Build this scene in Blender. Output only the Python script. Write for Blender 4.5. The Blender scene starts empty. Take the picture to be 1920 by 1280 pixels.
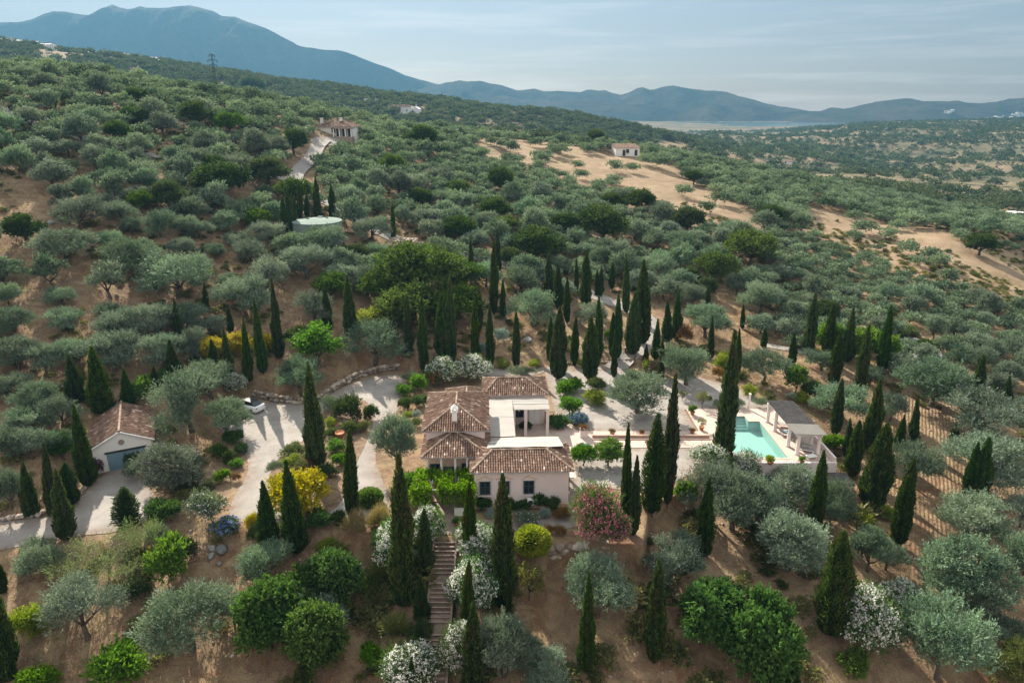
import bpy, bmesh, math, random
import numpy as np
from mathutils import Vector, Matrix, noise as mnoise
from mathutils.geometry import delaunay_2d_cdt
from mathutils.bvhtree import BVHTree
R = math.radians
SC = bpy.context.scene
COL = SC.collection
random.seed(7)

# ------------------------------------------------------------------ camera, sky, sun, exposure
CAM_H, FPX, PITCH = 36.0, 1280.0, R(19.0)
cam_data = bpy.data.cameras.new("camera")
cam = bpy.data.objects.new("camera", cam_data)
COL.objects.link(cam)
cam.location = (0, 0, CAM_H)
cam.rotation_euler = (R(90) - PITCH, 0, 0)
cam_data.sensor_width = 36
cam_data.lens = 24
cam_data.clip_start = 0.5
cam_data.clip_end = 30000
SC.camera = cam

SUN_EL, SUN_AZ = R(35), R(-25)          # azimuth from +Y, clockwise
world = bpy.data.worlds.new("World")
SC.world = world
world.use_nodes = True
wn = world.node_tree
for n in list(wn.nodes): wn.nodes.remove(n)
def W_(t, **k):
    n = wn.nodes.new(t)
    for a, b in k.items(): setattr(n, a, b)
    return n
sky = W_('ShaderNodeTexSky', sky_type='NISHITA', sun_disc=False)
sky.sun_elevation = SUN_EL
sky.sun_rotation = SUN_AZ
sky.altitude = 400; sky.air_density = 1.0; sky.dust_density = 1.2; sky.ozone_density = 4.0
bg = W_('ShaderNodeBackground'); bg.inputs['Strength'].default_value = 0.085
wo = W_('ShaderNodeOutputWorld')
geo = W_('ShaderNodeTexCoord')
mp = W_('ShaderNodeMapping'); mp.inputs['Scale'].default_value = (1.5, 1.5, 26.0)
nz = W_('ShaderNodeTexNoise'); nz.inputs['Scale'].default_value = 2.2; nz.inputs['Detail'].default_value = 7; nz.inputs['Roughness'].default_value = .6
cr = W_('ShaderNodeValToRGB'); cr.color_ramp.elements[0].position = .50; cr.color_ramp.elements[1].position = .74
mx = W_('ShaderNodeMix', data_type='RGBA', blend_type='MIX')
cm = W_('ShaderNodeMath', operation='MULTIPLY'); cm.inputs[1].default_value = .45
wn.links.new(geo.outputs['Generated'], mp.inputs['Vector'])
wn.links.new(mp.outputs[0], nz.inputs['Vector'])
wn.links.new(nz.outputs['Fac'], cr.inputs['Fac'])
wn.links.new(cr.outputs['Color'], cm.inputs[0])
wn.links.new(cm.outputs[0], mx.inputs['Factor'])
wn.links.new(sky.outputs[0], mx.inputs['A'])
mx.inputs['B'].default_value = (9.0, 7.9, 7.0, 1)
veil = W_('ShaderNodeMix', data_type='RGBA', blend_type='MIX'); veil.inputs['Factor'].default_value = .65
veil.inputs['B'].default_value = (4.1, 2.85, 1.95, 1)
wn.links.new(sky.outputs[0], veil.inputs['A'])
wn.links.new(veil.outputs['Result'], mx.inputs['A'])
# added fill light: the dome overhead, out of view, is made brighter and whiter
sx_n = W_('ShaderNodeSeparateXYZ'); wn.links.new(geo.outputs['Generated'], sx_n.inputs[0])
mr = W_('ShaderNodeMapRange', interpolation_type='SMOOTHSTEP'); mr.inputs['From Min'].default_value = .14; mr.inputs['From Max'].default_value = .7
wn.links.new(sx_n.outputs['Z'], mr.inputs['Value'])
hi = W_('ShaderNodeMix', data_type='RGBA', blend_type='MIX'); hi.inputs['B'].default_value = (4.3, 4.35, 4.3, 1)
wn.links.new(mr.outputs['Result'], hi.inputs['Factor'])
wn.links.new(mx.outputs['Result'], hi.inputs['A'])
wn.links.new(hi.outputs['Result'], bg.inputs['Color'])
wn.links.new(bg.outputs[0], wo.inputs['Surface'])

sd = bpy.data.lights.new("sun", 'SUN'); sd.energy = 4.9; sd.angle = R(0.5); sd.color = (1.0, .90, .77)
sun = bpy.data.objects.new("sun", sd); COL.objects.link(sun)
sdir = Vector((math.sin(SUN_AZ) * math.cos(SUN_EL), math.cos(SUN_AZ) * math.cos(SUN_EL), math.sin(SUN_EL)))
sun.rotation_euler = sdir.to_track_quat('Z', 'Y').to_euler()
sun.location = (-60, 120, 120)
SC.view_settings.view_transform = 'Standard'
SC.view_settings.look = 'None'
SC.view_settings.gamma = 1
SC.view_settings.use_curve_mapping = False
SC.view_settings.exposure = 1.68
SC.render.engine = 'CYCLES'
SC.cycles.use_denoising = True
SC.cycles.max_bounces = 6
SC.cycles.diffuse_bounces = 3
SC.cycles.transmission_bounces = 4
SC.cycles.volume_bounces = 0
SC.cycles.caustics_reflective = False
SC.cycles.caustics_refractive = False

# ------------------------------------------------------------------ picture to place
CP, SP = math.cos(PITCH), math.sin(PITCH)
def ray(px, py):
    u = (px - 960) / FPX; v = (640 - py) / FPX
    return np.array((u, CP + v * SP, -SP + v * CP))
def at_z(px, py, z=0.0):
    d = ray(px, py); t = (z - CAM_H) / d[2]
    return np.array((0, 0, CAM_H)) + t * d
def at_y(px, py, Y):
    d = ray(px, py); t = Y / d[1]
    return np.array((0, 0, CAM_H)) + t * d
def poly_px(pts, z=0.0):
    return np.array([at_z(a, b, z)[:2] for a, b in pts])

# ------------------------------------------------------------------ scene helpers
def tag(o, label=None, cat=None, group=None, kind=None):
    if label: o['label'] = label
    if cat: o['category'] = cat
    if group: o['group'] = group
    if kind: o['kind'] = kind
    return o
def empty(name, loc, rz=0, label=None, cat=None, group=None):
    o = bpy.data.objects.new(name, None); COL.objects.link(o)
    o.empty_display_size = .3
    o.location = loc; o.rotation_euler = (0, 0, rz)
    return tag(o, label, cat, group)
def link_mesh(name, me, parent=None, loc=None, rot=None, scale=None):
    o = bpy.data.objects.new(name, me); COL.objects.link(o)
    if parent: o.parent = parent
    if loc is not None: o.location = loc
    if rot is not None: o.rotation_euler = rot
    if scale is not None: o.scale = scale
    return o
def np_mesh(name, V, F, mat, tint=None, smooth=False, attrs=None):
    """V (n,3), F (m,k) numpy -> mesh with all faces of k corners; tint per face"""
    me = bpy.data.meshes.new(name)
    V = np.asarray(V, dtype=np.float32); F = np.asarray(F, dtype=np.int32)
    n, m, k = len(V), len(F), F.shape[1]
    me.vertices.add(n); me.vertices.foreach_set('co', V.ravel())
    me.loops.add(m * k); me.loops.foreach_set('vertex_index', F.ravel())
    me.polygons.add(m); me.polygons.foreach_set('loop_start', np.arange(0, m * k, k, dtype=np.int32))
    if smooth: me.polygons.foreach_set('use_smooth', np.ones(m, dtype=bool))
    me.update(calc_edges=True)
    if tint is not None:
        a = me.attributes.new('tint', 'FLOAT', 'FACE'); a.data.foreach_set('value', np.asarray(tint, dtype=np.float32))
    for nm, arr in (attrs or {}).items():
        a = me.attributes.new(nm, 'FLOAT', 'POINT'); a.data.foreach_set('value', np.asarray(arr, dtype=np.float32))
    if mat: me.materials.append(mat)
    return me

class MB:
    def __init__(s): s.v = []; s.f = []; s.t = []; s.M = Matrix()
    def add(s, vs, fs, t=.5):
        b = len(s.v)
        s.v += [tuple(s.M @ Vector(v)) for v in vs]
        s.f += [tuple(b + i for i in f) for f in fs]
        s.t += [t] * len(fs)
    def box(s, x0, x1, y0, y1, z0, z1, t=.5, rz=0, c=None):
        vs = [(x, y, z) for z in (z0, z1) for y in (y0, y1) for x in (x0, x1)]
        if rz:
            cx, cy = c or ((x0 + x1) / 2, (y0 + y1) / 2)
            vs = [(cx + (x - cx) * math.cos(rz) - (y - cy) * math.sin(rz), cy + (x - cx) * math.sin(rz) + (y - cy) * math.cos(rz), z) for x, y, z in vs]
        s.add(vs, [(0, 2, 3, 1), (4, 5, 7, 6), (0, 1, 5, 4), (2, 6, 7, 3), (0, 4, 6, 2), (1, 3, 7, 5)], t)
    def quad(s, a, b, c, d, t=.5): s.add([a, b, c, d], [(0, 1, 2, 3)], t)
    def poly(s, pts, t=.5): s.add(pts, [tuple(range(len(pts)))], t)
    def slab(s, pts, dz, t=.5):
        n = len(pts); lo = [(p[0], p[1], p[2] - dz) for p in pts]
        s.add(list(pts) + lo, [tuple(range(n)), tuple(range(2 * n - 1, n - 1, -1))] + [(i, n + i, n + (i + 1) % n, (i + 1) % n) for i in range(n)], t)
    def tube(s, pts, rad, n=6, t=.5, cap=True):
        pts = [Vector(p) for p in pts]
        rad = rad if isinstance(rad, (list, tuple)) else [rad] * len(pts)
        vs = []
        for i, p in enumerate(pts):
            d = (pts[min(i + 1, len(pts) - 1)] - pts[max(i - 1, 0)]).normalized()
            a = d.cross(Vector((0, 0, 1)) if abs(d.z) < .9 else Vector((1, 0, 0))).normalized(); b = d.cross(a)
            for k in range(n):
                an = 2 * math.pi * k / n
                vs.append(p + (a * math.cos(an) + b * math.sin(an)) * rad[i])
        fs = [(i * n + k, i * n + (k + 1) % n, (i + 1) * n + (k + 1) % n, (i + 1) * n + k) for i in range(len(pts) - 1) for k in range(n)]
        if cap: fs += [tuple(range(n))[::-1], tuple((len(pts) - 1) * n + k for k in range(n))]
        s.add(vs, fs, t)
    def lathe(s, prof, c=(0, 0, 0), n=14, t=.5):
        vs = [(c[0] + r * math.cos(2 * math.pi * k / n), c[1] + r * math.sin(2 * math.pi * k / n), c[2] + z) for r, z in prof for k in range(n)]
        fs = [(i * n + k, i * n + (k + 1) % n, (i + 1) * n + (k + 1) % n, (i + 1) * n + k) for i in range(len(prof) - 1) for k in range(n)]
        fs += [tuple(range(n))[::-1], tuple((len(prof) - 1) * n + k for k in range(n))]
        s.add(vs, fs, t)
    def rock(s, c, r, rng, t=None, sub=2, squash=.8):
        bm = bmesh.new(); bmesh.ops.create_icosphere(bm, subdivisions=sub, radius=1)
        off = Vector((rng.uniform(0, 99), rng.uniform(0, 99), rng.uniform(0, 99)))
        ax = Vector((rng.uniform(.8, 1.3), rng.uniform(.75, 1.1), squash * rng.uniform(.8, 1.1)))
        rz = rng.uniform(0, 6.28); M = Matrix.Rotation(rz, 3, 'Z')
        vs = []
        for v in bm.verts:
            p = v.co.copy(); k = 1 + .34 * mnoise.noise(p * 1.3 + off) + .14 * mnoise.noise(p * 3.1 + off)
            q = M @ Vector((p.x * ax.x, p.y * ax.y, p.z * ax.z)) * (r * k)
            vs.append((c[0] + q.x, c[1] + q.y, c[2] + q.z))
        bm.verts.index_update()
        fs = [tuple(v.index for v in f.verts) for f in bm.faces]
        bm.free(); s.add(vs, fs, rng.random() if t is None else t)
    def mesh(s, name, mat, smooth=False):
        me = bpy.data.meshes.new(name); me.from_pydata(s.v, [], s.f); me.materials.append(mat)
        a = me.attributes.new('tint', 'FLOAT', 'FACE'); a.data.foreach_set('value', np.array(s.t, dtype=np.float32))
        if smooth: me.polygons.foreach_set('use_smooth', np.ones(len(s.f), dtype=bool))
        me.update(); return me
    def build(s, name, mat, parent=None, smooth=False, loc=None, rz=None):
        o = link_mesh(name, s.mesh(name, mat, smooth), parent)
        if loc is not None: o.location = loc
        if rz is not None: o.rotation_euler = (0, 0, rz)
        return o

# ------------------------------------------------------------------ materials
class NT:
    def __init__(s, name):
        s.m = bpy.data.materials.new(name); s.m.use_nodes = True; s.t = s.m.node_tree
        for n in list(s.t.nodes): s.t.nodes.remove(n)
        s.out = s.n('ShaderNodeOutputMaterial')
    def n(s, typ, ins=None, **k):
        x = s.t.nodes.new(typ)
        for a, b in k.items(): setattr(x, a, b)
        for a, b in (ins or {}).items(): s.set(x.inputs[a], b)
        return x
    def set(s, sock, val):
        if isinstance(val, bpy.types.NodeSocket): s.t.links.new(val, sock)
        else:
            if isinstance(val, tuple) and len(val) == 3 and sock.type == 'RGBA': val = val + (1,)
            sock.default_value = val
    def attr(s, name): return s.n('ShaderNodeAttribute', attribute_name=name).outputs['Fac']
    def mix(s, f, a, b, mode='MIX'):
        x = s.n('ShaderNodeMix', data_type='RGBA', blend_type=mode)
        s.set(x.inputs['Factor'], f); s.set(x.inputs['A'], a); s.set(x.inputs['B'], b); return x.outputs['Result']
    def math(s, op, a, b=0.0, c=None):
        x = s.n('ShaderNodeMath', operation=op); s.set(x.inputs[0], a); s.set(x.inputs[1], b)
        if c is not None: s.set(x.inputs[2], c)
        return x.outputs[0]
    def noise(s, scale, detail=4, rough=.6, vec=None, dist=0):
        x = s.n('ShaderNodeTexNoise', {'Scale': scale, 'Detail': detail, 'Roughness': rough, 'Distortion': dist})
        if vec is not None: s.set(x.inputs['Vector'], vec)
        return x.outputs['Fac']
    def ramp(s, f, stops):
        x = s.n('ShaderNodeValToRGB'); e = x.color_ramp.elements
        while len(e) < len(stops): e.new(.5)
        for el, (p, c) in zip(e, stops):
            el.position = p; el.color = (c, c, c, 1) if isinstance(c, (int, float)) else tuple(c) + (1,)
        s.set(x.inputs['Fac'], f); return x.outputs['Color']
    def coord(s, w='Object'): return s.n('ShaderNodeTexCoord').outputs[w]
    def bump(s, h, strength=.3, dist=.1):
        return s.n('ShaderNodeBump', {'Height': h, 'Strength': strength, 'Distance': dist}).outputs[0]
    def bsdf(s, col, rough=.8, spec=.3, normal=None, **k):
        b = s.n('ShaderNodeBsdfPrincipled')
        s.set(b.inputs['Base Color'], col); s.set(b.inputs['Roughness'], rough); s.set(b.inputs['Specular IOR Level'], spec)
        if normal is not None: s.set(b.inputs['Normal'], normal)
        for a, v in k.items(): s.set(b.inputs[a.replace('_', ' ')], v)
        return b.outputs[0]
    def done(s, sh): s.set(s.out.inputs['Surface'], sh); return s.m

def m_leaf(name, c1, c2, trans=.3, rough=.55, spec=.25, vary=.25, tcol=None, patch=None, hue=.024):
    g = NT(name)
    tint = g.attr('tint')
    rnd = g.n('ShaderNodeObjectInfo').outputs['Random']
    col = g.mix(tint, c1, c2)
    if patch:
        pv_ = g.n('ShaderNodeVectorMath', {0: g.coord('Object'), 1: (1, 1, .45)}, operation='MULTIPLY').outputs[0]
        w4 = g.n('ShaderNodeTexNoise', {'Scale': .9, 'Detail': 3.0}, noise_dimensions='4D'); g.set(w4.inputs['Vector'], pv_); g.set(w4.inputs['W'], g.math('MULTIPLY', rnd, 40.0))
        col = g.mix(g.math('MULTIPLY', g.ramp(w4.outputs['Fac'], [(.56, 0.0), (.68, 1.0)]), .75), col, patch)
    hs = g.n('ShaderNodeHueSaturation', {'Color': col})
    g.set(hs.inputs['Value'], g.math('ADD', 1 - vary / 2, g.math('MULTIPLY', rnd, vary)))
    g.set(hs.inputs['Saturation'], g.math('ADD', 1 - vary * .5, g.math('MULTIPLY', g.math('FRACT', g.math('MULTIPLY', rnd, 7.3)), vary)))
    g.set(hs.inputs['Hue'], g.math('ADD', .5 - hue / 2, g.math('MULTIPLY', g.math('FRACT', g.math('MULTIPLY', rnd, 17.7)), hue)))
    c = hs.outputs[0]
    b = g.bsdf(c, rough, spec)
    tr = g.n('ShaderNodeBsdfTranslucent')
    g.set(tr.inputs['Color'], g.mix(1.0, c, tcol or (1.15, 1.25, .6), 'MULTIPLY'))
    mxs = g.n('ShaderNodeMixShader', {0: trans, 1: b, 2: tr.outputs[0]})
    return g.done(mxs.outputs[0])
def m_plain(name, c1, c2=None, rough=.8, spec=.3, scale=3.0, bump=.0, metal=0):
    g = NT(name)
    nzf = g.noise(scale, 6, .65, g.coord())
    c = g.mix(g.ramp(nzf, [(.3, 0.0), (.7, 1.0)]), c1, c2 or c1)
    nrm = g.bump(g.noise(scale * 8, 5, .7, g.coord()), bump, .05) if bump else None
    return g.done(g.bsdf(c, rough, spec, nrm, Metallic=metal))
def m_tint(name, stops, rough=.85, spec=.2, nscale=6.0, namt=.35, bump=.2):
    g = NT(name)
    c = g.ramp(g.attr('tint'), stops)
    nf = g.ramp(g.noise(nscale, 6, .7, g.coord()), [(.3, 1 - namt), (.7, 1 + namt * .4)])
    c = g.mix(1.0, c, nf, 'MULTIPLY')
    return g.done(g.bsdf(c, rough, spec, g.bump(g.noise(nscale * 5, 4, .7, g.coord()), bump, .05)))

M = {}
M['olive'] = m_leaf('olive_leaf', (.060, .098, .066), (.255, .33, .24), .26, .65, .1, .5, (1.1, 1.15, .75), None, .05)
M['cypress'] = m_leaf('cypress_leaf', (.014, .032, .009), (.085, .145, .030), .22, .6, .15, .4, None, (.085, .075, .030), .04)
M['broad'] = m_leaf('broad_leaf', (.030, .072, .020), (.115, .20, .055), .35, .6, .1, .3)
M['bright'] = m_leaf('bright_leaf', (.055, .12, .012), (.16, .29, .035), .4, .6, .1, .25)
M['oak'] = m_leaf('dark_oak_leaf', (.025, .048, .016), (.095, .14, .038), .25, .65, .06, .3)
M['yellow'] = m_leaf('yellow_leaf', (.22, .19, .012), (.58, .44, .020), .35, .5, .25, .2)
M['lime'] = m_leaf('lime_leaf', (.12, .17, .012), (.33, .36, .030), .4, .5, .25, .2)
M['grey'] = m_leaf('grey_leaf', (.07, .105, .07), (.21, .26, .18), .25, .6, .2, .2)
M['silver'] = m_leaf('silver_leaf', (.18, .25, .25), (.38, .47, .46), .2, .6, .2, .2)
M['rust'] = m_leaf('rust_leaf', (.10, .055, .018), (.27, .15, .04), .25, .6, .2, .2)
M['pinegreen'] = m_leaf('pine_leaf', (.06, .09, .02), (.20, .24, .05), .3, .6, .2, .2)
M['grass'] = m_leaf('dry_grass_blade', (.16, .12, .06), (.42, .33, .17), .3, .7, .15, .25)
M['white'] = m_leaf('white_petal', (.62, .64, .58), (.82, .82, .76), .3, .6, .2, .05, (1, 1, 1))
M['pink'] = m_leaf('pink_petal', (.40, .13, .18), (.64, .32, .37), .3, .6, .2, .1, (1, .7, .8))
M['blue'] = m_leaf('blue_petal', (.10, .15, .42), (.24, .32, .62), .3, .6, .2, .1, (.8, .9, 1))
M['red'] = m_leaf('red_petal', (.22, .05, .03), (.42, .12, .07), .3, .6, .2, .1, (1, .7, .6))
M['purple'] = m_leaf('purple_petal', (.10, .01, .07), (.24, .03, .16), .3, .6, .2, .1, (1, .5, .8))
M['bark'] = m_plain('bark', (.06, .048, .036), (.15, .125, .10), .9, .1, 4, .5)
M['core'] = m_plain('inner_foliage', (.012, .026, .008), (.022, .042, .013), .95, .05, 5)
M['plaster'] = m_plain('pink_plaster', (.68, .58, .555), (.75, .65, .625), .9, .15, .6, .08)
M['plaster_warm'] = m_plain('warm_plaster', (.60, .42, .33), (.68, .50, .41), .9, .15, .6, .08)
M['white_wall'] = m_plain('white_plaster', (.74, .73, .70), (.80, .79, .77), .9, .15, .5, .06)
M['tile'] = m_tint('roof_tile', [(0, (.08, .050, .037)), (.35, (.172, .106, .077)), (.7, (.265, .176, .132)), (.9, (.46, .36, .29)), (1, (.56, .47, .40))], .9, .15, 2.0, .45, .3)
M['tile_under'] = m_plain('roof_channel', (.05, .032, .025), (.09, .06, .045), .95, .1, 3)
M['ridge'] = m_tint('ridge_tile', [(0, (.22, .15, .11)), (1, (.42, .33, .26))], .9, .15, 3, .4, .3)
M['canvas'] = m_plain('cane_canopy', (.31, .295, .27), (.37, .35, .325), .9, .1, .5, .1)
M['reed'] = m_plain('dark_reed', (.075, .07, .068), (.15, .145, .14), .9, .1, 2, .3)
M['terracotta'] = m_plain('terracotta_paving', (.33, .22, .17), (.45, .33, .265), .85, .2, 1.5, .15)
M['pink_pave'] = m_plain('pink_paving', (.42, .325, .275), (.52, .42, .365), .85, .2, 1.2, .12)
M['pot'] = m_plain('terracotta_pot', (.36, .15, .07), (.48, .22, .11), .85, .2, 6, .1)
M['white_paint'] = m_plain('white_paint', (.78, .78, .76), (.82, .82, .80), .5, .4, 2)
M['blue_paint'] = m_plain('blue_paint', (.025, .06, .09), (.035, .08, .115), .5, .4, 3)
M['door_blue'] = m_plain('faded_blue_door', (.13, .22, .28), (.18, .28, .34), .6, .3, .8)
M['glass'] = m_plain('dark_window_glass', (.012, .018, .024), (.02, .028, .035), .08, .6, 2)
M['iron'] = m_plain('dark_iron', (.02, .02, .022), (.04, .04, .042), .6, .4, 5)
M['gutter'] = m_plain('grey_gutter', (.35, .35, .36), (.42, .42, .43), .5, .4, 3)
M['stone'] = m_tint('field_stone', [(0, (.20, .16, .13)), (.5, (.34, .28, .23)), (1, (.50, .44, .38))], .92, .15, 3, .5, .5)
M['greystone'] = m_tint('grey_rock', [(0, (.16, .16, .17)), (1, (.38, .37, .36))], .92, .15, 2, .5, .6)
M['tank'] = m_plain('pale_green_tank', (.17, .225, .198), (.215, .27, .24), .9, .08, .7)
M['step'] = m_plain('brick_step', (.19, .145, .12), (.30, .24, .205), .9, .15, 3, .3)
M['tread'] = m_tint('brick_tread', [(0, (.17, .125, .10)), (.8, (.28, .215, .18)), (.95, (.40, .29, .23)), (1, (.42, .31, .25))], .9, .15, 3, .4, .3)
M['car'] = m_plain('white_car_paint', (.78, .80, .83), (.80, .82, .85), .2, .6, 1)
M['tyre'] = m_plain('tyre_rubber', (.012, .012, .013), (.02, .02, .021), .9, .2, 5)
M['chrome'] = m_plain('alloy', (.45, .45, .46), (.5, .5, .5), .3, .5, 5, 0, .8)
M['lamp_red'] = m_plain('red_lens', (.30, .02, .02), (.36, .03, .03), .2, .6, 5)
M['pool_tile'] = m_plain('pool_tile', (.25, .41, .375), (.29, .45, .415), .5, .4, 4)
M['sand'] = m_plain('white_gravel', (.5, .47, .43), (.6, .57, .53), .95, .1, 3, .4)
# ------------------------------------------------------------------ terrain (heights from sight lines, one sheet)
K = 1.2857
CP_PX = []   # (px, py, D) : the ground seen at pixel is D*K metres ahead
for row in [
    (1280, [(-300, 30.6), (0, 30.9), (480, 31), (960, 31.3), (1440, 32.3), (1920, 33.4), (2200, 33.8)]),
    (1150, [(0, 34.9), (480, 35.3), (960, 36), (1440, 36.8), (1920, 37.7)]),
    (1050, [(0, 38.6), (300, 38.8), (480, 38.9), (960, 39.1), (1300, 40.4), (1600, 41.5), (1920, 42.4)]),
    (950, [(0, 43.3), (200, 43.6), (480, 43.9), (960, 43.8), (1300, 46.3), (1580, 48.3), (1900, 49)]),
    (850, [(0, 48.8), (300, 52.2), (600, 52), (960, 52), (1300, 52.6), (1700, 56.1), (1900, 57.2)]),
    (750, [(-200, 53.2), (0, 54.5), (300, 58.4), (600, 62.4), (960, 62.5), (1300, 63), (1600, 65.9), (1900, 67.7)]),
    (650, [(0, 61.2), (300, 65.8), (600, 71.8), (960, 76.6), (1300, 77.5), (1600, 79.3), (1900, 82.7)]),
    (550, [(-200, 67), (0, 69.3), (300, 75.4), (600, 83), (960, 90.7), (1300, 95), (1600, 101.6), (1900, 105.8)]),
    (450, [(0, 79), (300, 87), (600, 98), (960, 110), (1300, 120), (1600, 132), (1900, 139)]),
    (350, [(0, 91.6), (300, 102), (600, 120), (960, 150), (1300, 167), (1500, 183)]),
    (280, [(0, 103), (300, 117), (600, 144), (960, 192), (1170, 217)]),
    (200, [(0, 118), (300, 138), (500, 165)])]:
    for px, D in row[1]: CP_PX.append((px, row[0], D))
CP_PX += [(-250, 118, 146), (0, 134, 148), (200, 152, 158), (400, 181, 170), (600, 216, 186), (750, 244, 200), (900, 256, 212),
          (1320, 308, 212), (1500, 345, 195), (1700, 408, 165), (1920, 486, 136)]
# the wooded ridge beyond the crest
CP_PX += [(-250, 55, 600), (0, 80, 600), (200, 106, 600), (400, 132, 600), (600, 162, 600), (800, 187, 590), (1000, 212, 560), (1200, 246, 520), (1400, 282, 470), (1600, 332, 380), (1800, 372, 300), (1920, 400, 270)]
# far hills beyond the valley
CP_PX += [(1380, 266, 1050), (1550, 244, 1050), (1700, 242, 980), (1800, 247, 950), (1920, 238, 900), (2200, 232, 900), (1500, 285, 690), (1700, 300, 640), (1900, 290, 620), (1620, 335, 440), (1820, 350, 410), (2100, 360, 380)]
CP_Z = [  # (px, D28, z in metres)
    (-250, 225, 42), (0, 230, 38), (400, 240, 26), (800, 275, 16), (1200, 285, 6), (1500, 250, 1), (1900, 185, -5),
    (0, 390, 44), (500, 390, 26), (1000, 390, 4), (1400, 370, -12), (1880, 230, -12),
    (-200, 1000, 40), (300, 1000, 0), (800, 950, -20), (1150, 900, -26),
    (-300, 2000, -20), (0, 2000, -24), (500, 2000, -26), (1000, 2000, -22), (1300, 2300, -30), (1700, 2000, -26), (2200, 2000, -20),
    (-300, 6500, -30), (500, 6500, -30), (1000, 6500, -30), (1500, 6500, -30), (2200, 6500, -30),
    (-300, 20, -6), (500, 20, -7.5), (1000, 20, -8.5), (1500, 20, -10), (2200, 20, -11)]
pts_u, pts_L, pts_s = [], [], []
for px, py, D in CP_PX:
    d = ray(px, py); Y = D * K
    pts_u.append(d[0] / d[1]); pts_L.append(math.log(Y)); pts_s.append(d[2] / d[1])
for px, D, z in CP_Z:
    Y = D * K; u = (px - 960) / FPX * (1.03 if D > 100 else .95)
    pts_u.append(u); pts_L.append(math.log(Y)); pts_s.append((z - CAM_H) / Y)
A = np.stack([np.array(pts_u) * 1.6, np.array(pts_L)], 1); sv = np.array(pts_s)
def tps(r2): return np.where(r2 > 1e-12, .5 * r2 * np.log(np.maximum(r2, 1e-12)), 0)
n_ = len(A)
Km = tps(((A[:, None] - A[None]) ** 2).sum(-1)) + np.eye(n_) * 2e-3
P_ = np.concatenate([np.ones((n_, 1)), A], 1)
S_ = np.block([[Km, P_], [P_.T, np.zeros((3, 3))]])
wts = np.linalg.solve(S_, np.concatenate([sv, np.zeros(3)]))
NU, NL = 620, 640
UU = np.linspace(-1.25, 1.25, NU)
LL = np.linspace(math.log(15), math.log(8200), NL)
# finer rows where the garden is
q = np.linspace(0, 1, NL); f_ = np.interp(q, [0, .06, .50, .78, 1], [math.log(15), math.log(36), math.log(105), math.log(420), math.log(8200)]); LL = f_
ug, lg = np.meshgrid(UU, LL)
Q = np.stack([ug.ravel() * 1.6, lg.ravel()], 1)
s_out = np.empty(len(Q))
for i in range(0, len(Q), 20000):
    q_ = Q[i:i + 20000]
    s_out[i:i + 20000] = tps(((q_[:, None] - A[None]) ** 2).sum(-1)) @ wts[:n_] + wts[n_] + q_ @ wts[n_ + 1:]
YG = np.exp(lg); XG = ug * YG
ZG = CAM_H + s_out.reshape(NL, NU) * YG

def poly_sd(px_, py_, poly):
    """signed distance, negative inside; arrays"""
    poly = np.asarray(poly); n = len(poly)
    d2 = np.full(px_.shape, 1e18); inside = np.zeros(px_.shape, bool)
    for i in range(n):
        a = poly[i]; b = poly[(i + 1) % n]; e = b - a
        wx = px_ - a[0]; wy = py_ - a[1]
        t = np.clip((wx * e[0] + wy * e[1]) / max(e @ e, 1e-9), 0, 1)
        d2 = np.minimum(d2, (wx - e[0] * t) ** 2 + (wy - e[1] * t) ** 2)
        c = ((a[1] <= py_) & (b[1] > py_)) | ((b[1] <= py_) & (a[1] > py_))
        xi = a[0] + (py_ - a[1]) / (b[1] - a[1] if abs(b[1] - a[1]) > 1e-9 else 1e-9) * e[0]
        inside ^= c & (px_ < xi)
    d = np.sqrt(d2)
    return np.where(inside, -d, d)
def sstep(x): x = np.clip(x, 0, 1); return x * x * (3 - 2 * x)

def fbm(x, y, s, o=4, seed=0):
    r = np.random.default_rng(seed); out = np.zeros_like(x); amp = 1; tot = 0
    for k in range(o):
        for _ in range(3):
            a = r.uniform(0, 6.28); p = r.uniform(0, 6.28); f = s * 2 ** k * r.uniform(.8, 1.3)
            out += amp * np.sin((x * math.cos(a) + y * math.sin(a)) * f + p + 1.3 * np.sin((x * math.cos(a + 1.7) + y * math.sin(a + 1.7)) * f * .7 + p * 2))
        tot += amp * 1.7; amp *= .5
    return out / tot
# gentle natural relief, more with distance
ZG += fbm(XG, YG, .22, 3, 1) * np.clip((YG - 40) / 400, .12, .5)
ZG += fbm(XG, YG, .03, 4, 2) * np.clip((YG - 130) / 300, 0, 3.0)
ZG += fbm(XG, YG, .006, 4, 3) * np.clip((YG - 800) / 900, 0, 9) * np.where(YG > 2600, .6, 1)
ZG += fbm(XG, YG, .0075, 4, 14) * 12 * sstep((YG - 420) / 250) * sstep((1500 - YG) / 500) * sstep((ug - .12) / .2)
# reservoir bed
WATER_Z = -29.0
inl = (np.abs(ug * YG - 1080 - 120 * fbm(XG, YG, .004, 3, 5)) < 215 + (YG - 2100) * .12) & (YG > 1980 + 160 * fbm(XG, YG, .006, 3, 6)) & (YG < 3150)
ZG = np.where(inl, np.minimum(ZG, WATER_Z - 4), ZG)
ZG = np.where((~inl) & (YG > 1500) & (YG < 4000), np.maximum(ZG, WATER_Z + 1.2), ZG)

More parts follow.
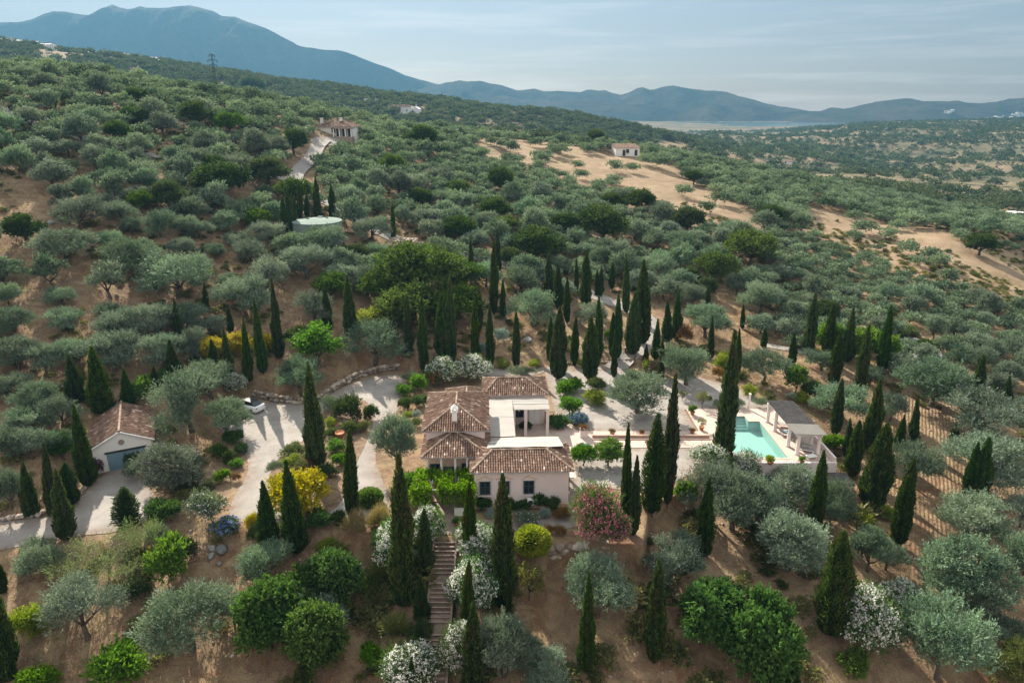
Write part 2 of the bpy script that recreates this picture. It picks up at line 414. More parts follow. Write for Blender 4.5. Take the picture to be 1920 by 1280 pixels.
# level garden platforms
PLAT = poly_px([(392, 962), (470, 985), (640, 985), (740, 1004), (830, 1016), (1000, 1016), (1205, 1020), (1215, 955), (1300, 905), (1330, 872)]) 
PLAT = np.concatenate([PLAT, [[20, 65.3], [34.4, 65.3], [34.4, 78.4]], poly_px([(1440, 755), (1400, 735), (1300, 700), (1230, 688), (1140, 686), (1000, 688), (880, 690), (765, 697), (690, 700), (640, 722), (560, 757), (470, 745), (425, 775), (400, 800), (435, 845), (400, 900)])])
sd_ = poly_sd(XG, YG, PLAT)
soft = np.where(XG > 18, .55, np.where((XG > 3) & (YG < 58), .7, np.where(YG < 58, 2.2, 3.0)))
w_ = 1 - sstep(sd_ / soft)
ZG = ZG * (1 - w_)
GAR = poly_px([(-60, 1000), (-60, 1045), (140, 1012), (230, 1003), (310, 975), (310, 930), (270, 860), (150, 880), (130, 950), (90, 975)], -.5)
w_ = 1 - sstep(poly_sd(XG, YG, GAR) / 2.5)
ZG = ZG * (1 - w_) + (-.5) * w_
POOL = (24.4, 29.85, 65.75, 74.75)
STEPA = (25.2, 28.5, 74.75, 76.2)
for x0, x1, y0, y1 in (POOL, STEPA):
    w_ = 1 - sstep(poly_sd(XG, YG, [(x0, y0), (x1, y0), (x1, y1), (x0, y1)]) / .5)
    ZG = ZG * (1 - w_) - 2.4 * w_
# stair cutting
STX0, STX1, STY0, STY1, STZ = -6.75, -4.95, 39.5, 51.0, -5.3
onst = (XG > STX0 - .4) & (XG < STX1 + .4) & (YG < 51.2) & (YG > 36)
zst = STZ * np.clip((51.0 - YG) / 11.5, 0, 1.4) - .45
ZG = np.where(onst, np.minimum(ZG, zst), ZG)
near_st = sstep(1 - np.clip((np.maximum(STX0 - .4 - XG, XG - STX1 - .4)) / 3.5, 0, 1)) * (YG < 51.5) * (YG > 36) * (~onst)
ZG = ZG * (1 - near_st) + (zst + .30) * near_st

def tz(x, y):
    """ground height at x, y (scalars or arrays)"""
    x = np.asarray(x, float); y = np.maximum(np.asarray(y, float), 15.1)
    u = np.clip((x / y - UU[0]) / (UU[1] - UU[0]), 0, NU - 1.001)
    li = np.interp(np.log(y), LL, np.arange(NL)); li = np.clip(li, 0, NL - 1.001)
    i = u.astype(int); j = li.astype(int); a = u - i; b = li - j
    return (ZG[j, i] * (1 - a) * (1 - b) + ZG[j, i + 1] * a * (1 - b) + ZG[j + 1, i] * (1 - a) * b + ZG[j + 1, i + 1] * a * b)
YS = np.exp(np.linspace(math.log(30), math.log(2500), 5000))
def hit(px, py, ymin=30):
    """first ground point seen at a pixel"""
    d = ray(px, py); u = d[0] / d[1]; s = d[2] / d[1]
    z = tz(u * YS, YS); line = CAM_H + s * YS
    below = np.nonzero((line <= z) & (YS >= ymin))[0]
    j = below[0] if len(below) else int(np.argmin(np.where(YS < 400, line - z, 1e9)))
    Y = YS[j]
    return np.array((u * Y, Y, float(tz(u * Y, Y))))
def depth(p): return p[1] * CP + (CAM_H - p[2]) * SP
def project(x, y, z):
    dep = y * CP + (CAM_H - z) * SP; up = y * SP + (z - CAM_H) * CP
    return 960 + FPX * x / dep, 640 - FPX * up / dep

# surface marks carried by the ground: dry golden field, far farmland
def hit_poly(pts): return np.array([hit(a, b)[:2] for a, b in pts])
DRY1 = hit_poly([(880, 250), (960, 258), (1040, 272), (1110, 284), (1150, 296), (1230, 300), (1265, 318), (1290, 340), (1400, 395), (1440, 430), (1340, 415), (1230, 378), (1160, 352), (1085, 335), (1000, 322), (940, 300)])
DRY2 = hit_poly([(1500, 388), (1580, 402), (1680, 424), (1800, 456), (1940, 492), (1940, 565), (1830, 535), (1700, 500), (1600, 462), (1535, 430)])
DRY3 = hit_poly([(-40, 330), (60, 350), (120, 365), (110, 415), (60, 440), (-40, 480)])
dry = np.zeros_like(ZG)
for pl, sf in ((DRY1, 6), (DRY2, 5)):
    dry = np.maximum(dry, 1 - sstep((poly_sd(XG, YG, pl) + 2 * fbm(XG, YG, .2, 3, 9)) / sf))
dry = np.where((YG > 900) & (fbm(XG, YG, .012, 4, 12) > .42), .8, dry)
tan_ = hit(1800, 252)[:2]
PL_TAN = np.array([at_y(px, py, 1180)[:2] for px, py in ((1735, 250), (1745, 238), (1840, 236), (1850, 250), (1790, 262))])
far = sstep((YG - 240) / 200)
TILL = hit_poly([(1650, 700), (1760, 740), (1930, 900), (1930, 1100), (1760, 1090), (1640, 960), (1690, 860)])
till = 1 - sstep((poly_sd(XG, YG, TILL) + 1.5 * fbm(XG, YG, .3, 3, 19)) / 5)
V = np.stack([XG.ravel(), YG.ravel(), ZG.ravel()], 1)
idx = np.arange(NU * NL).reshape(NL, NU)
F = np.stack([idx[:-1, :-1].ravel(), idx[:-1, 1:].ravel(), idx[1:, 1:].ravel(), idx[1:, :-1].ravel()], 1)

g = NT('hillside_soil')
co = g.coord()
n1 = g.noise(.055, 6, .65, co); n2 = g.noise(.6, 6, .7, co, .6); n3 = g.noise(5.0, 6, .75, co); n4 = g.noise(.22, 5, .6, co)
soil = g.mix(g.ramp(n1, [(.35, 0.0), (.65, 1.0)]), (.185, .118, .077), (.27, .19, .13))
soil = g.mix(g.ramp(n4, [(.48, 0.0), (.62, 1.0)]), soil, (.215, .122, .074))
straw = g.mix(n3, (.26, .185, .105), (.44, .335, .205))
soil = g.mix(g.math('MULTIPLY', g.ramp(n2, [(.42, 0.0), (.60, 1.0)]), .85), soil, straw)
weeds = g.mix(n3, (.05, .065, .025), (.13, .13, .055))
soil = g.mix(g.math('MULTIPLY', g.ramp(g.noise(.35, 6, .7, co, 1.0), [(.56, 0.0), (.7, 1.0)]), .5), soil, weeds)
gold = g.mix(g.ramp(g.noise(.25, 6, .7, co), [(.3, 0.0), (.7, 1.0)]), (.25, .18, .115), (.37, .28, .185))
soil = g.mix(g.attr('dry'), soil, gold)
farc = g.mix(g.ramp(g.noise(.02, 8, .7, co), [(.40, 0.0), (.62, 1.0)]), (.085, .095, .055), (.27, .20, .125))
soil = g.mix(g.math('MULTIPLY', g.attr('far'), g.math('SUBTRACT', 1.0, g.math('MULTIPLY', g.attr('dry'), .7))), soil, farc)
soil = g.mix(1.0, soil, g.ramp(g.noise(9.0, 4, .8, co), [(.25, .62), (.75, 1.2)]), 'MULTIPLY')
wv_ = g.n('ShaderNodeTexWave', {'Scale': .8, 'Distortion': 3.0, 'Detail': 2.0, 'Detail Scale': .25, 'Vector': g.n('ShaderNodeMapping', {'Vector': co, 'Rotation': (0, 0, .5)}).outputs[0]}, wave_type='BANDS', bands_direction='X').outputs['Fac']
tl_ = g.attr('till')
soil = g.mix(g.math('MULTIPLY', tl_, g.math('MULTIPLY', wv_, g.math('MULTIPLY', n2, .22))), soil, (.36, .22, .14))
hgt = g.math('ADD', g.math('MULTIPLY', n2, .6), g.math('MULTIPLY', n3, .35))
hgt = g.math('ADD', hgt, g.math('MULTIPLY', tl_, g.math('MULTIPLY', wv_, g.math('MULTIPLY', n2, .35))))
M['soil'] = g.done(g.bsdf(soil, .95, .1, g.bump(hgt, .9, .5)))
gm = np_mesh('ground', V, F, M['soil'], smooth=True, attrs={'dry': dry.ravel(), 'far': far.ravel(), 'till': till.ravel()})
tag(link_mesh('ground', gm), 'reddish dry soil of the olive hillside sloping into the valley', 'ground', kind='structure')

# reservoir
mb = MB(); g = NT('reservoir_water')
M['lake'] = g.done(g.bsdf((.10, .17, .20), .12, .5, g.bump(g.noise(.05, 3, .6, g.coord()), .05, 1)))
mb.poly([(200, 1850, WATER_Z), (2600, 1850, WATER_Z), (3300, 3250, WATER_Z), (200, 3250, WATER_Z)])
tag(mb.build('reservoir_water', M['lake']), 'pale reservoir lying in the far valley below blue mountains', 'water', kind='structure')

# ------------------------------------------------------------------ mountains as real relief
g = NT('mountain_scrub')
co = g.coord()
M['mount'] = g.done(g.bsdf(g.mix(g.ramp(g.noise(.004, 9, .7, co), [(.4, 0.0), (.62, 1.0)]), (.050, .062, .042), (.15, .125, .085)), .95, .05, g.bump(g.noise(.007, 9, .78, co), 1.0, 110)))
HILLS = []
def mountain(name, prof, D, wid, label, seed, amp, pw=1.25, nx=460, ny=65):
    px = np.array([p[0] for p in prof], float); py = np.array([p[1] for p in prof], float)
    dd = [ray(a, b) for a, b in zip(px, py)]
    us = np.array([d[0] / d[1] for d in dd]); ss = np.array([d[2] / d[1] for d in dd])
    x = np.linspace(us[0] * D, us[-1] * D, nx)
    crest = CAM_H + np.interp(x, us * D, ss * D)
    crest += fbm(x, x * 0, .013, 5, seed) * 7 - 3
    ty = np.linspace(-1, 1, ny)
    Xm, Tm = np.meshgrid(x, ty)
    wob = 1 + .25 * fbm(Xm, Tm * 100, .004, 3, seed + 1)
    Ym = D + Tm * wid * wob
    base = -48.0
    prf = np.clip(1 - np.abs(Tm) ** pw, 0, 1)
    H = base + (crest[None] - base) * prf
    rg = np.zeros_like(H)
    for i in range(ny):
        for j in range(nx):
            p = Vector((Xm[i, j] / 520, Ym[i, j] / 900, seed * 3.1))
            rg[i, j] = 1 - abs(mnoise.fractal(p, .9, 2.1, 5)) * 2
    edge = np.clip(np.abs(Tm) * 3.2, 0, 1) * np.clip((1 - np.abs(Tm)) * 4, 0, 1)
    H += (rg - .9) * amp * edge * np.clip((crest[None] - base) / 300, .25, 1.2)
    Vm = np.stack([Xm.ravel(), Ym.ravel(), H.ravel()], 1)
    ii = np.arange(nx * ny).reshape(ny, nx)
    Fm = np.stack([ii[:-1, :-1].ravel(), ii[:-1, 1:].ravel(), ii[1:, 1:].ravel(), ii[1:, :-1].ravel()], 1)
    HILLS.append(BVHTree.FromPolygons([tuple(v) for v in Vm], [tuple(int(i) for i in f) for f in Fm]))
    tag(link_mesh(name, np_mesh(name, Vm, Fm, M['mount'], smooth=True)), label, 'mountains', kind='structure')
mountain('mountains', [(-420, 70), (-200, 48), (0, 41), (30, 38), (60, 34), (100, 22), (120, 20), (145, 25), (165, 28), (190, 18), (210, 9), (225, 14), (240, 15), (252, 13), (262, 11), (275, 14), (310, 14), (330, 12), (355, 9), (375, 12), (400, 21), (415, 30), (440, 29), (470, 41), (500, 54), (540, 75), (560, 85), (580, 88), (610, 93), (640, 95), (665, 102), (700, 117), (760, 139), (800, 152), (830, 160), (900, 178), (960, 196), (1060, 225), (1200, 250)],
         4000, 900, 'high blue massif with a long falling ridge', 3, 230)
mountain('hills', [(640, 230), (740, 180), (820, 158), (838, 152), (862, 149), (880, 152), (900, 151), (925, 158), (945, 161), (970, 169), (985, 167), (1000, 164), (1020, 168), (1045, 167), (1070, 171), (1088, 173), (1100, 169), (1120, 170), (1135, 169), (1150, 174), (1165, 177), (1180, 174), (1195, 165), (1205, 163), (1218, 167), (1228, 166), (1240, 162), (1262, 159), (1280, 163), (1300, 167), (1325, 170), (1340, 168), (1360, 171), (1380, 179), (1410, 185), (1440, 193), (1470, 199), (1500, 205), (1560, 212), (1680, 235)],
         3800, 600, 'chain of small pointed blue hills beyond the reservoir', 5, 90)
mountain('hills', [(1380, 226), (1430, 215), (1480, 208), (1505, 207), (1540, 207), (1562, 201), (1580, 203), (1600, 199), (1625, 192), (1645, 188), (1670, 185), (1693, 183), (1710, 185), (1730, 189), (1755, 188), (1775, 189), (1795, 188), (1815, 191), (1845, 190), (1870, 187), (1895, 182), (1915, 182), (1960, 184), (2100, 172), (2400, 190)],
         3350, 480, 'rounded dark blue hills behind the white villages', 8, 80)
mountain('hills', [(560, 250), (760, 205), (860, 185), (940, 180), (1000, 188), (1060, 184), (1110, 187), (1150, 196), (1215, 192), (1260, 200), (1330, 205), (1400, 214), (1470, 222), (1560, 232)],
         3400, 360, 'lower hazy foothills in front of the pointed hills', 11, 45)
# ------------------------------------------------------------------ plants: growth
def unit(v): return v / np.maximum(np.linalg.norm(v, axis=-1, keepdims=True), 1e-9)
def rdir(rng, n, zmin=-1):
    z = rng.uniform(zmin, 1, n); a = rng.uniform(0, 2 * np.pi, n); r = np.sqrt(np.maximum(0, 1 - z * z))
    return np.stack([r * np.cos(a), r * np.sin(a), z], 1)
def blades(P, D, L, Wd, rng):
    """rhombus leaves: base P, direction D, length L, width Wd -> V,F"""
    n = len(P); side = unit(np.cross(D, rdir(rng, n)))
    L = np.broadcast_to(np.asarray(L, float), (n,))[:, None]; Wd = np.broadcast_to(np.asarray(Wd, float), (n,))[:, None]
    V = np.stack([P, P + D * L * .55 + side * Wd / 2, P + D * L, P + D * L * .45 - side * Wd / 2], 1).reshape(-1, 3)
    return V, np.arange(4 * n).reshape(n, 4)
def lobe_centres(rng, n, a, b, z0, z1, keep=.35):
    """lobe centres spread over a squashed crown"""
    out = []
    tries = 0
    while len(out) < n and tries < 4000:
        tries += 1
        d = rdir(rng, 1, -.7)[0]; r = rng.uniform(.55, 1) ** .6
        p = np.array((d[0] * a * r, d[1] * a * r, (z0 + z1) / 2 + d[2] * (z1 - z0) / 2 * r))
        if all(np.linalg.norm((p - q) / (a, a, b)) > keep for q in out): out.append(p)
    return np.array(out)
def spray_crown(seed, a, z0, z1, nl, lr, shoots, leaves, ll, lw, slen, up=.5, keep=.42, centre=True):
    """crown of lobes, each lobe a burst of leafy shoots; gaps stay between lobes"""
    rng = np.random.default_rng(seed)
    C = lobe_centres(rng, nl, a, (z1 - z0) / 2, z0, z1, keep)
    if centre: C = np.concatenate([C, [[0, 0, (z0 + z1) / 2]]])
    Ps, Ds, Ts = [], [], []
    for c in C:
        r = lr * rng.uniform(.55, 1.5); lt = rng.uniform(-.22, .22)
        ns = int(shoots * r / lr)
        d = rdir(rng, ns, -.55)
        st = c + d * (r * rng.uniform(.25, .95, (ns, 1))) * (1, 1, .85)
        sdir = unit(d + np.array((0, 0, up)) + .35 * rdir(rng, ns) + .25 * unit(c - np.array((0, 0, z0))))
        L = slen * rng.uniform(.6, 1.3, ns)
        stint = rng.uniform(-.18, .18, ns) + lt
        for k in range(leaves):
            f = (k + .5) / leaves
            Ps.append(st + sdir * (L * f)[:, None] + .03 * rdir(rng, ns))
            Ds.append(unit(sdir * .8 + .75 * rdir(rng, ns)))
            Ts.append(np.clip(.45 + stint + rng.normal(0, .16, ns), 0, 1))
    P = np.concatenate(Ps); D = np.concatenate(Ds); T = np.concatenate(Ts)
    n = len(P)
    V, F = blades(P, D, ll * rng.uniform(.7, 1.3, n), lw * rng.uniform(.8, 1.2, n), rng)
    return V, F, T, C
def trunk_mesh(name, seed, C, h0, r0, nlimb=5, lean=.25):
    rng = np.random.default_rng(seed + 900); mb = MB()
    top = np.array((rng.uniform(-lean, lean), rng.uniform(-lean, lean), h0))
    mb.tube([(0, 0, -.5), (0, 0, 0), tuple(top * (.4, .4, .5)), tuple(top)], [r0 * 1.5, r0 * 1.25, r0 * .9, r0 * .85], 8)
    idx = rng.permutation(len(C))[:nlimb]
    for i in idx:
        c = C[i]; m = top + (c - top) * .5 + rng.normal(0, .15, 3)
        mb.tube([tuple(top - (0, 0, .1)), tuple(m), tuple(top + (c - top) * .95)], [r0 * .6, r0 * .38, r0 * .14], 6)
        for k in rng.permutation(len(C))[:2]:
            c2 = m + (C[k] - m) * .7
            if np.linalg.norm(C[k] - m) < 2.4: mb.tube([tuple(m), tuple(c2)], [r0 * .26, r0 * .08], 5)
    return mb.mesh(name, M['bark'], True)

PROTO = {}     # kind -> list of [(part name, mesh)], with its natural size (diameter, height)
SIZE = {}
def proto(kind, parts, dia, h):
    PROTO.setdefault(kind, []).append(parts); SIZE[kind] = (dia, h)

for s in range(5):     # olive trees, fine
    V, F, T, C = spray_crown(10 + s, (2.5, 2.8, 2.3, 2.7, 2.6)[s], (.9, .7, 1.0, .8, 1.2)[s], (5.0, 4.6, 5.3, 4.8, 5.0)[s], (15, 11, 12, 9, 13)[s], (1.0, 1.05, 1.0, 1.1, .95)[s], 125, 9, .28, .08, (.8, .95, .9, 1.0, .85)[s], (.7, .9, 1.0, .8, .9)[s], .46)
    proto('olive', [('crown', np_mesh('olive_crown', V, F, M['olive'], T)), ('trunk', trunk_mesh('olive_trunk', s, C, 1.3, .24))], 7.0, 5.9)
for s in range(2):     # two-headed loose olives
    V, F, T, C = spray_crown(30 + s, 2.7, 1.0, 4.7, 12, .95, 110, 9, .30, .08, .95, .8, .48)
    proto('loose', [('crown', np_mesh('loose_olive_crown', V, F, M['olive'], T)), ('trunk', trunk_mesh('loose_olive_trunk', 40 + s, C, 1.2, .22))], 7.2, 5.8)
for s in range(7):     # olives for the middle distance
    V, F, T, C = spray_crown(50 + s, (2.5, 2.3, 2.8, 2.0, 2.6, 2.4, 2.7)[s], (.9, .8, 1.1, .7, .9, 1.3, .8)[s], (4.7, 5.2, 4.2, 4.9, 4.6, 5.0, 3.9)[s], (16, 15, 15, 10, 18, 9, 13)[s], (1.05, 1.0, .95, 1.0, .9, .95, 1.1)[s], 62, 6, .42, .15, .8, (.6, .9, .4, .8, .6, 1.0, .5)[s], .40)
    proto('grove', [('crown', np_mesh('grove_olive_crown', V, F, M['olive'], T)), ('trunk', trunk_mesh('grove_olive_trunk', 60 + s, C, 1.2, .24, 4))], 7.0, 5.6)
for s in range(2):
    V, F, T, C = spray_crown(70 + s, 3.1, 1.6, 6.0, 20, 1.25, 120, 7, .34, .19, .65, .3, .38)
    proto('oak', [('crown', np_mesh('oak_crown', V, F, M['oak'], T)), ('trunk', trunk_mesh('oak_trunk', 80 + s, C, 1.6, .34, 6))], 8.4, 7.2)
for s in range(2):
    V, F, T, C = spray_crown(90 + s, 2.4, .9, 4.6, 22, .85, 120, 7, .27, .19, .5, .3, .36)
    proto('fig', [('crown', np_mesh('fig_crown', V, F, M['broad'], T)), ('trunk', trunk_mesh('fig_trunk', 95 + s, C, .9, .20, 6))], 6.6, 5.6)
for s in range(2):
    V, F, T, C = spray_crown(100 + s, 1.5, 1.0, 4.2, 11, .85, 80, 7, .30, .17, .6, .4, .4)
    proto('bright_tree', [('crown', np_mesh('bright_tree_crown', V, F, M['bright'], T)), ('trunk', trunk_mesh('bright_tree_trunk', 105 + s, C, 1.0, .13, 5))], 4.6, 5.3)
V, F, T, C = spray_crown(110, 2.6, 1.5, 4.8, 16, 1.1, 90, 6, .3, .17, .6, .3, .4)
proto('green_tree', [('crown', np_mesh('green_tree_crown', V, F, m_leaf('green_tree_leaf', (.035, .07, .014), (.12, .18, .035), .35, .65, .06), T)), ('trunk', trunk_mesh('green_tree_trunk', 111, C, 1.3, .2, 6))], 7.0, 5.8)
V, F, T, C = spray_crown(113, 2.6, 1.2, 4.6, 9, .8, 34, 7, .30, .06, 1.2, .6, .5)
proto('sparse_tree', [('crown', np_mesh('sparse_tree_crown', V, F, m_leaf('feathery_leaf', (.09, .13, .06), (.22, .27, .13), .35), T)), ('trunk', trunk_mesh('sparse_tree_trunk', 114, C, 1.0, .13, 9))], 7.2, 5.8)
V, F, T, C = spray_crown(117, 1.3, .9, 2.9, 8, .45, 34, 5, .18, .12, .4, .3, .4)
proto('small_tree', [('crown', np_mesh('small_tree_crown', V, F, m_leaf('small_tree_leaf', (.09, .11, .02), (.24, .25, .06), .35), T)), ('trunk', trunk_mesh('small_tree_trunk', 118, C, .8, .07, 8))], 3.4, 3.4)
V, F, T, C = spray_crown(119, 2.2, .8, 3.6, 12, .8, 90, 7, .4, .06, .6, .4, .4)
proto('pine', [('crown', np_mesh('pine_crown', V, F, M['pinegreen'], T)), ('trunk', trunk_mesh('pine_trunk', 120, C, .8, .16, 5))], 5.4, 4.4)

def shrub(kind, seed, mat, a, h, nl, lr, shoots, leaves, ll, lw, slen, up, blossoms=None, bl_n=0, bl_s=.16, name=None):
    V, F, T, C = spray_crown(seed, a, h * .18, h * .8, nl, lr, shoots, leaves, ll, lw, slen, up, .4)
    V[:, 2] = np.where(V[:, 2] < 0, np.abs(V[:, 2]) * .3, V[:, 2])
    nm = name or kind
    parts = [('foliage', np_mesh(nm + '_foliage', V, F, mat, T))]
    if blossoms:
        rng = np.random.default_rng(seed + 5); Ps = []
        for c in C:
            n = bl_n; d = rdir(rng, n, -.15)
            Ps.append(c + d * lr * rng.uniform(.95, 1.35, (n, 1)) * (1, 1, .95))
        P = np.concatenate(Ps)
        P = np.repeat(P, 4, 0) + rng.normal(0, bl_s * .55, (len(P) * 4, 3))
        V2, F2 = blades(P, rdir(rng, len(P), -.2), bl_s * rng.uniform(.8, 1.5, len(P)), bl_s * 1.1, rng)
        parts.append(('blossoms', np_mesh(nm + '_blossoms', V2, F2, blossoms, rng.uniform(0, 1, len(P)))))
    proto(kind, parts, 2 * (a + lr), h * .98 + .1)
shrub('oleander', 200, M['broad'], 1.3, 3.3, 13, .75, 85, 7, .26, .06, .55, .6, M['white'], 120, .10)
shrub('oleander', 201, M['broad'], 1.3, 3.2, 12, .75, 85, 7, .26, .06, .55, .6, M['white'], 105, .10)
shrub('pink_oleander', 203, M['broad'], 1.4, 3.3, 14, .8, 80, 7, .26, .06, .55, .5, M['pink'], 90, .10)
shrub('red_shrub', 205, M['broad'], .9, 2.0, 9, .5, 60, 6, .2, .07, .4, .4, M['red'], 30, .1)
shrub('blue_shrub', 207, M['broad'], .8, 1.7, 9, .5, 60, 6, .18, .08, .3, .4, M['blue'], 50, .09)
shrub('bougainvillea', 209, M['broad'], .7, 2.4, 9, .5, 30, 6, .18, .1, .3, .4, M['purple'], 70, .1)
shrub('mound', 211, m_leaf('mound_leaf', (.035, .065, .018), (.13, .17, .045), .3), .8, 1.3, 10, .42, 80, 6, .14, .07, .3, .5)
shrub('mound', 212, m_leaf('mound_leaf_two', (.06, .085, .025), (.17, .20, .06), .3), .8, 1.2, 9, .42, 75, 6, .14, .07, .3, .5)
shrub('dark_mound', 213, M['oak'], .8, 1.3, 10, .42, 80, 6, .14, .08, .3, .4)
shrub('bright_shrub', 215, M['bright'], .75, 1.5, 9, .42, 60, 6, .22, .10, .35, .5)
shrub('lime_shrub', 217, M['lime'], .8, 1.5, 9, .45, 65, 6, .18, .07, .35, .5)
shrub('yellow_shrub', 219, M['yellow'], 1.5, 3.0, 15, .8, 95, 7, .22, .12, .5, .4)
shrub('rosemary', 221, M['grey'], .8, 1.4, 9, .42, 75, 7, .16, .035, .5, 1.0)
shrub('silver_shrub', 223, M['silver'], .7, 1.0, 8, .38, 60, 5, .16, .05, .25, .5)
shrub('rust_shrub', 225, M['rust'], .7, 1.0, 8, .38, 70, 5, .14, .05, .3, .7)
shrub('green_bush', 227, M['broad'], .9, 1.9, 10, .5, 75, 6, .2, .12, .35, .4)
shrub('variegated', 229, M['grey'], .95, 1.8, 10, .5, 75, 6, .18, .07, .4, .5, M['white'], 10, .07)
# clipped ball
def ball(kind, seed, mat, r, n, ll, lw, squash=.9):
    rng = np.random.default_rng(seed); d = rdir(rng, n, -.8)
    P = d * r * rng.uniform(.82, 1.0, (n, 1)) * (1, 1, squash) + (0, 0, r * squash * .92)
    V, F = blades(P, unit(d + .5 * rdir(rng, n)), ll * rng.uniform(.7, 1.3, n), lw, rng)
    T = np.clip(.5 + .25 * np.sin(d[:, 0] * 5 + d[:, 2] * 4) + rng.normal(0, .2, n), 0, 1)
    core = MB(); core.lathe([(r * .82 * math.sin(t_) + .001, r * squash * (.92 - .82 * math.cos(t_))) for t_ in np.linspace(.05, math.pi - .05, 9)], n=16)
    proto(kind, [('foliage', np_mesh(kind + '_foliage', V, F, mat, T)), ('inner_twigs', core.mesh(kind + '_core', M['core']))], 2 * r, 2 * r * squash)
ball('lime_ball', 240, M['lime'], 1.0, 4600, .26, .10)
ball('green_ball', 241, M['bright'], 1.0, 4600, .22, .11, .8)
ball('olive_ball', 242, m_leaf('ball_leaf', (.09, .10, .06), (.17, .18, .11), .2), .7, 4200, .08, .04, .85)
# feather grass tussock
def tussock(kind, seed, n, L, mat, spread=.8):
    rng = np.random.default_rng(seed)
    P = np.concatenate([rng.normal(0, .25, (n, 2)), np.zeros((n, 1))], 1)
    D = unit(np.concatenate([P[:, :2] * 1.6 + rng.normal(0, spread * .4, (n, 2)), np.ones((n, 1))], 1))
    l = L * rng.uniform(.5, 1, n)
    V1, F1 = blades(P, D, l, .022, rng)
    D2 = unit(D + np.concatenate([D[:, :2] * .9, -np.ones((n, 1)) * .25], 1))
    V2, F2 = blades(P + D * (l * .8)[:, None], D2, l * .6, .03, rng)
    V = np.concatenate([V1, V2]); F = np.concatenate([F1, F2 + len(V1)])
    proto(kind, [('blades', np_mesh(kind, V, F, mat, rng.uniform(0, 1, len(F))))], 2.2 * L * .6, L)
shrub('feather_grass', 250, M['grass'], .8, 1.5, 9, .5, 150, 4, .40, .022, .6, 1.3)
tussock('green_tussock', 251, 1200, 1.0, m_leaf('tussock_blade', (.12, .15, .04), (.30, .31, .12), .35))
# agave
rng = np.random.default_rng(260); mb = MB()
for i in range(34):
    a = i * 2.4; el = .25 + 1.2 * (i / 34); L = 1.0 - .25 * i / 34
    d = Vector((math.cos(a) * math.cos(el), math.sin(a) * math.cos(el), math.sin(el))); s_ = Vector((-math.sin(a), math.cos(a), 0)); up = Vector((0, 0, .12))
    p = [Vector((0, 0, .1)), Vector((0, 0, .1)) + d * L * .45 + up * .3, Vector((0, 0, .1)) + d * L]
    mb.add([p[0] - s_ * .05, p[0] + s_ * .05, p[1] + s_ * .085, p[1] - s_ * .085, p[2], p[1] - up * .5], [(0, 1, 2, 5), (0, 5, 3), (3, 5, 4), (5, 2, 4)], rng.random())
proto('agave', [('leaves', mb.mesh('agave_leaves', m_leaf('agave_leaf', (.10, .15, .14), (.22, .30, .28), .05)))], 2.0, 1.1)

# cypress: flame-shaped column of upright sprays over dark inner growth
def cypress(kind, seed, prof, n, loose=0.0, wid=1.0):
    """prof: (t, radius) for a tree 10 m tall"""
    rng = np.random.default_rng(seed)
    pt = np.array([p[0] for p in prof]); pr = np.array([p[1] for p in prof]) * wid
    ang_ph = rng.uniform(0, 6.28, 6)
    def rad(t, a):
        k = 1 + .13 * np.sin(3 * a + ang_ph[0] + t * 9) + .09 * np.sin(5 * a + ang_ph[1] - t * 17) + .09 * np.sin(2 * a + ang_ph[2] + t * 23) + .08 * np.sin(a + ang_ph[4] + t * 14)
        return np.interp(t, pt, pr) * k
    t = rng.uniform(0, 1, n * 3); keep = rng.uniform(0, pr.max(), n * 3) < np.interp(t, pt, pr) + .12
    t = t[keep][:n]; n = len(t)
    a = rng.uniform(0, 2 * np.pi, n)
    r = rad(t, a) * rng.uniform(.76, 1.04 + loose, n) * np.where(rng.random(n) < .05, 1.18, 1)
    out = np.stack([np.cos(a), np.sin(a), np.zeros(n)], 1)
    P = out * r[:, None]; P[:, 2] = .12 + t * 9.7
    D = unit(out * (.28 + loose)[..., None] if False else out * (.28 + loose) + np.array((0, 0, 1.0)) + .28 * rdir(rng, n))
    L = rng.uniform(.28, .62, n) * (1 - .35 * t)
    V, F = blades(P, D, L, rng.uniform(.07, .14, n), rng)
    V[:, 2] = np.minimum(V[:, 2], 10.05)
    T = np.clip(.42 + .22 * np.sin(a * 7 + t * 5 + ang_ph[3]) + .12 * np.sin(a * 3 - t * 40) + rng.normal(0, .2, n), 0, 1)
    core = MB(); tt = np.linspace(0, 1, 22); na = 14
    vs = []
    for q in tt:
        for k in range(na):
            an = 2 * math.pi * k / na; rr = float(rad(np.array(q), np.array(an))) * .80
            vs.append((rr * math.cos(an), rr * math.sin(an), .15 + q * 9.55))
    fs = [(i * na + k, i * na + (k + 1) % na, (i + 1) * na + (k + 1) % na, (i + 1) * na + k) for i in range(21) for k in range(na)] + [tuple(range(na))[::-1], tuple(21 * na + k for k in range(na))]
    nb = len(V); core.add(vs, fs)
    c = np_mesh(kind + '_crown', V, F, M['cypress'], T)
    tr = MB(); tr.tube([(0, 0, -.5), (0, 0, .4), (0, 0, 3)], [.16, .14, .1], 7)
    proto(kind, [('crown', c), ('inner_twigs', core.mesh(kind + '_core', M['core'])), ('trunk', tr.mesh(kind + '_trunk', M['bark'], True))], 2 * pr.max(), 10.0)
TALL = [(0, .38), (.06, .62), (.18, .76), (.35, .78), (.55, .68), (.75, .46), (.9, .22), (1, .02)]
CONE = [(0, .62), (.06, .86), (.15, .95), (.3, .88), (.5, .68), (.7, .46), (.88, .2), (1, .02)]
STOUT = [(0, .55), (.05, .85), (.15, 1.0), (.35, 1.0), (.55, .86), (.75, .60), (.9, .3), (1, .02)]
for s in range(3): cypress('cypress_tall', 300 + s, TALL, 5200)
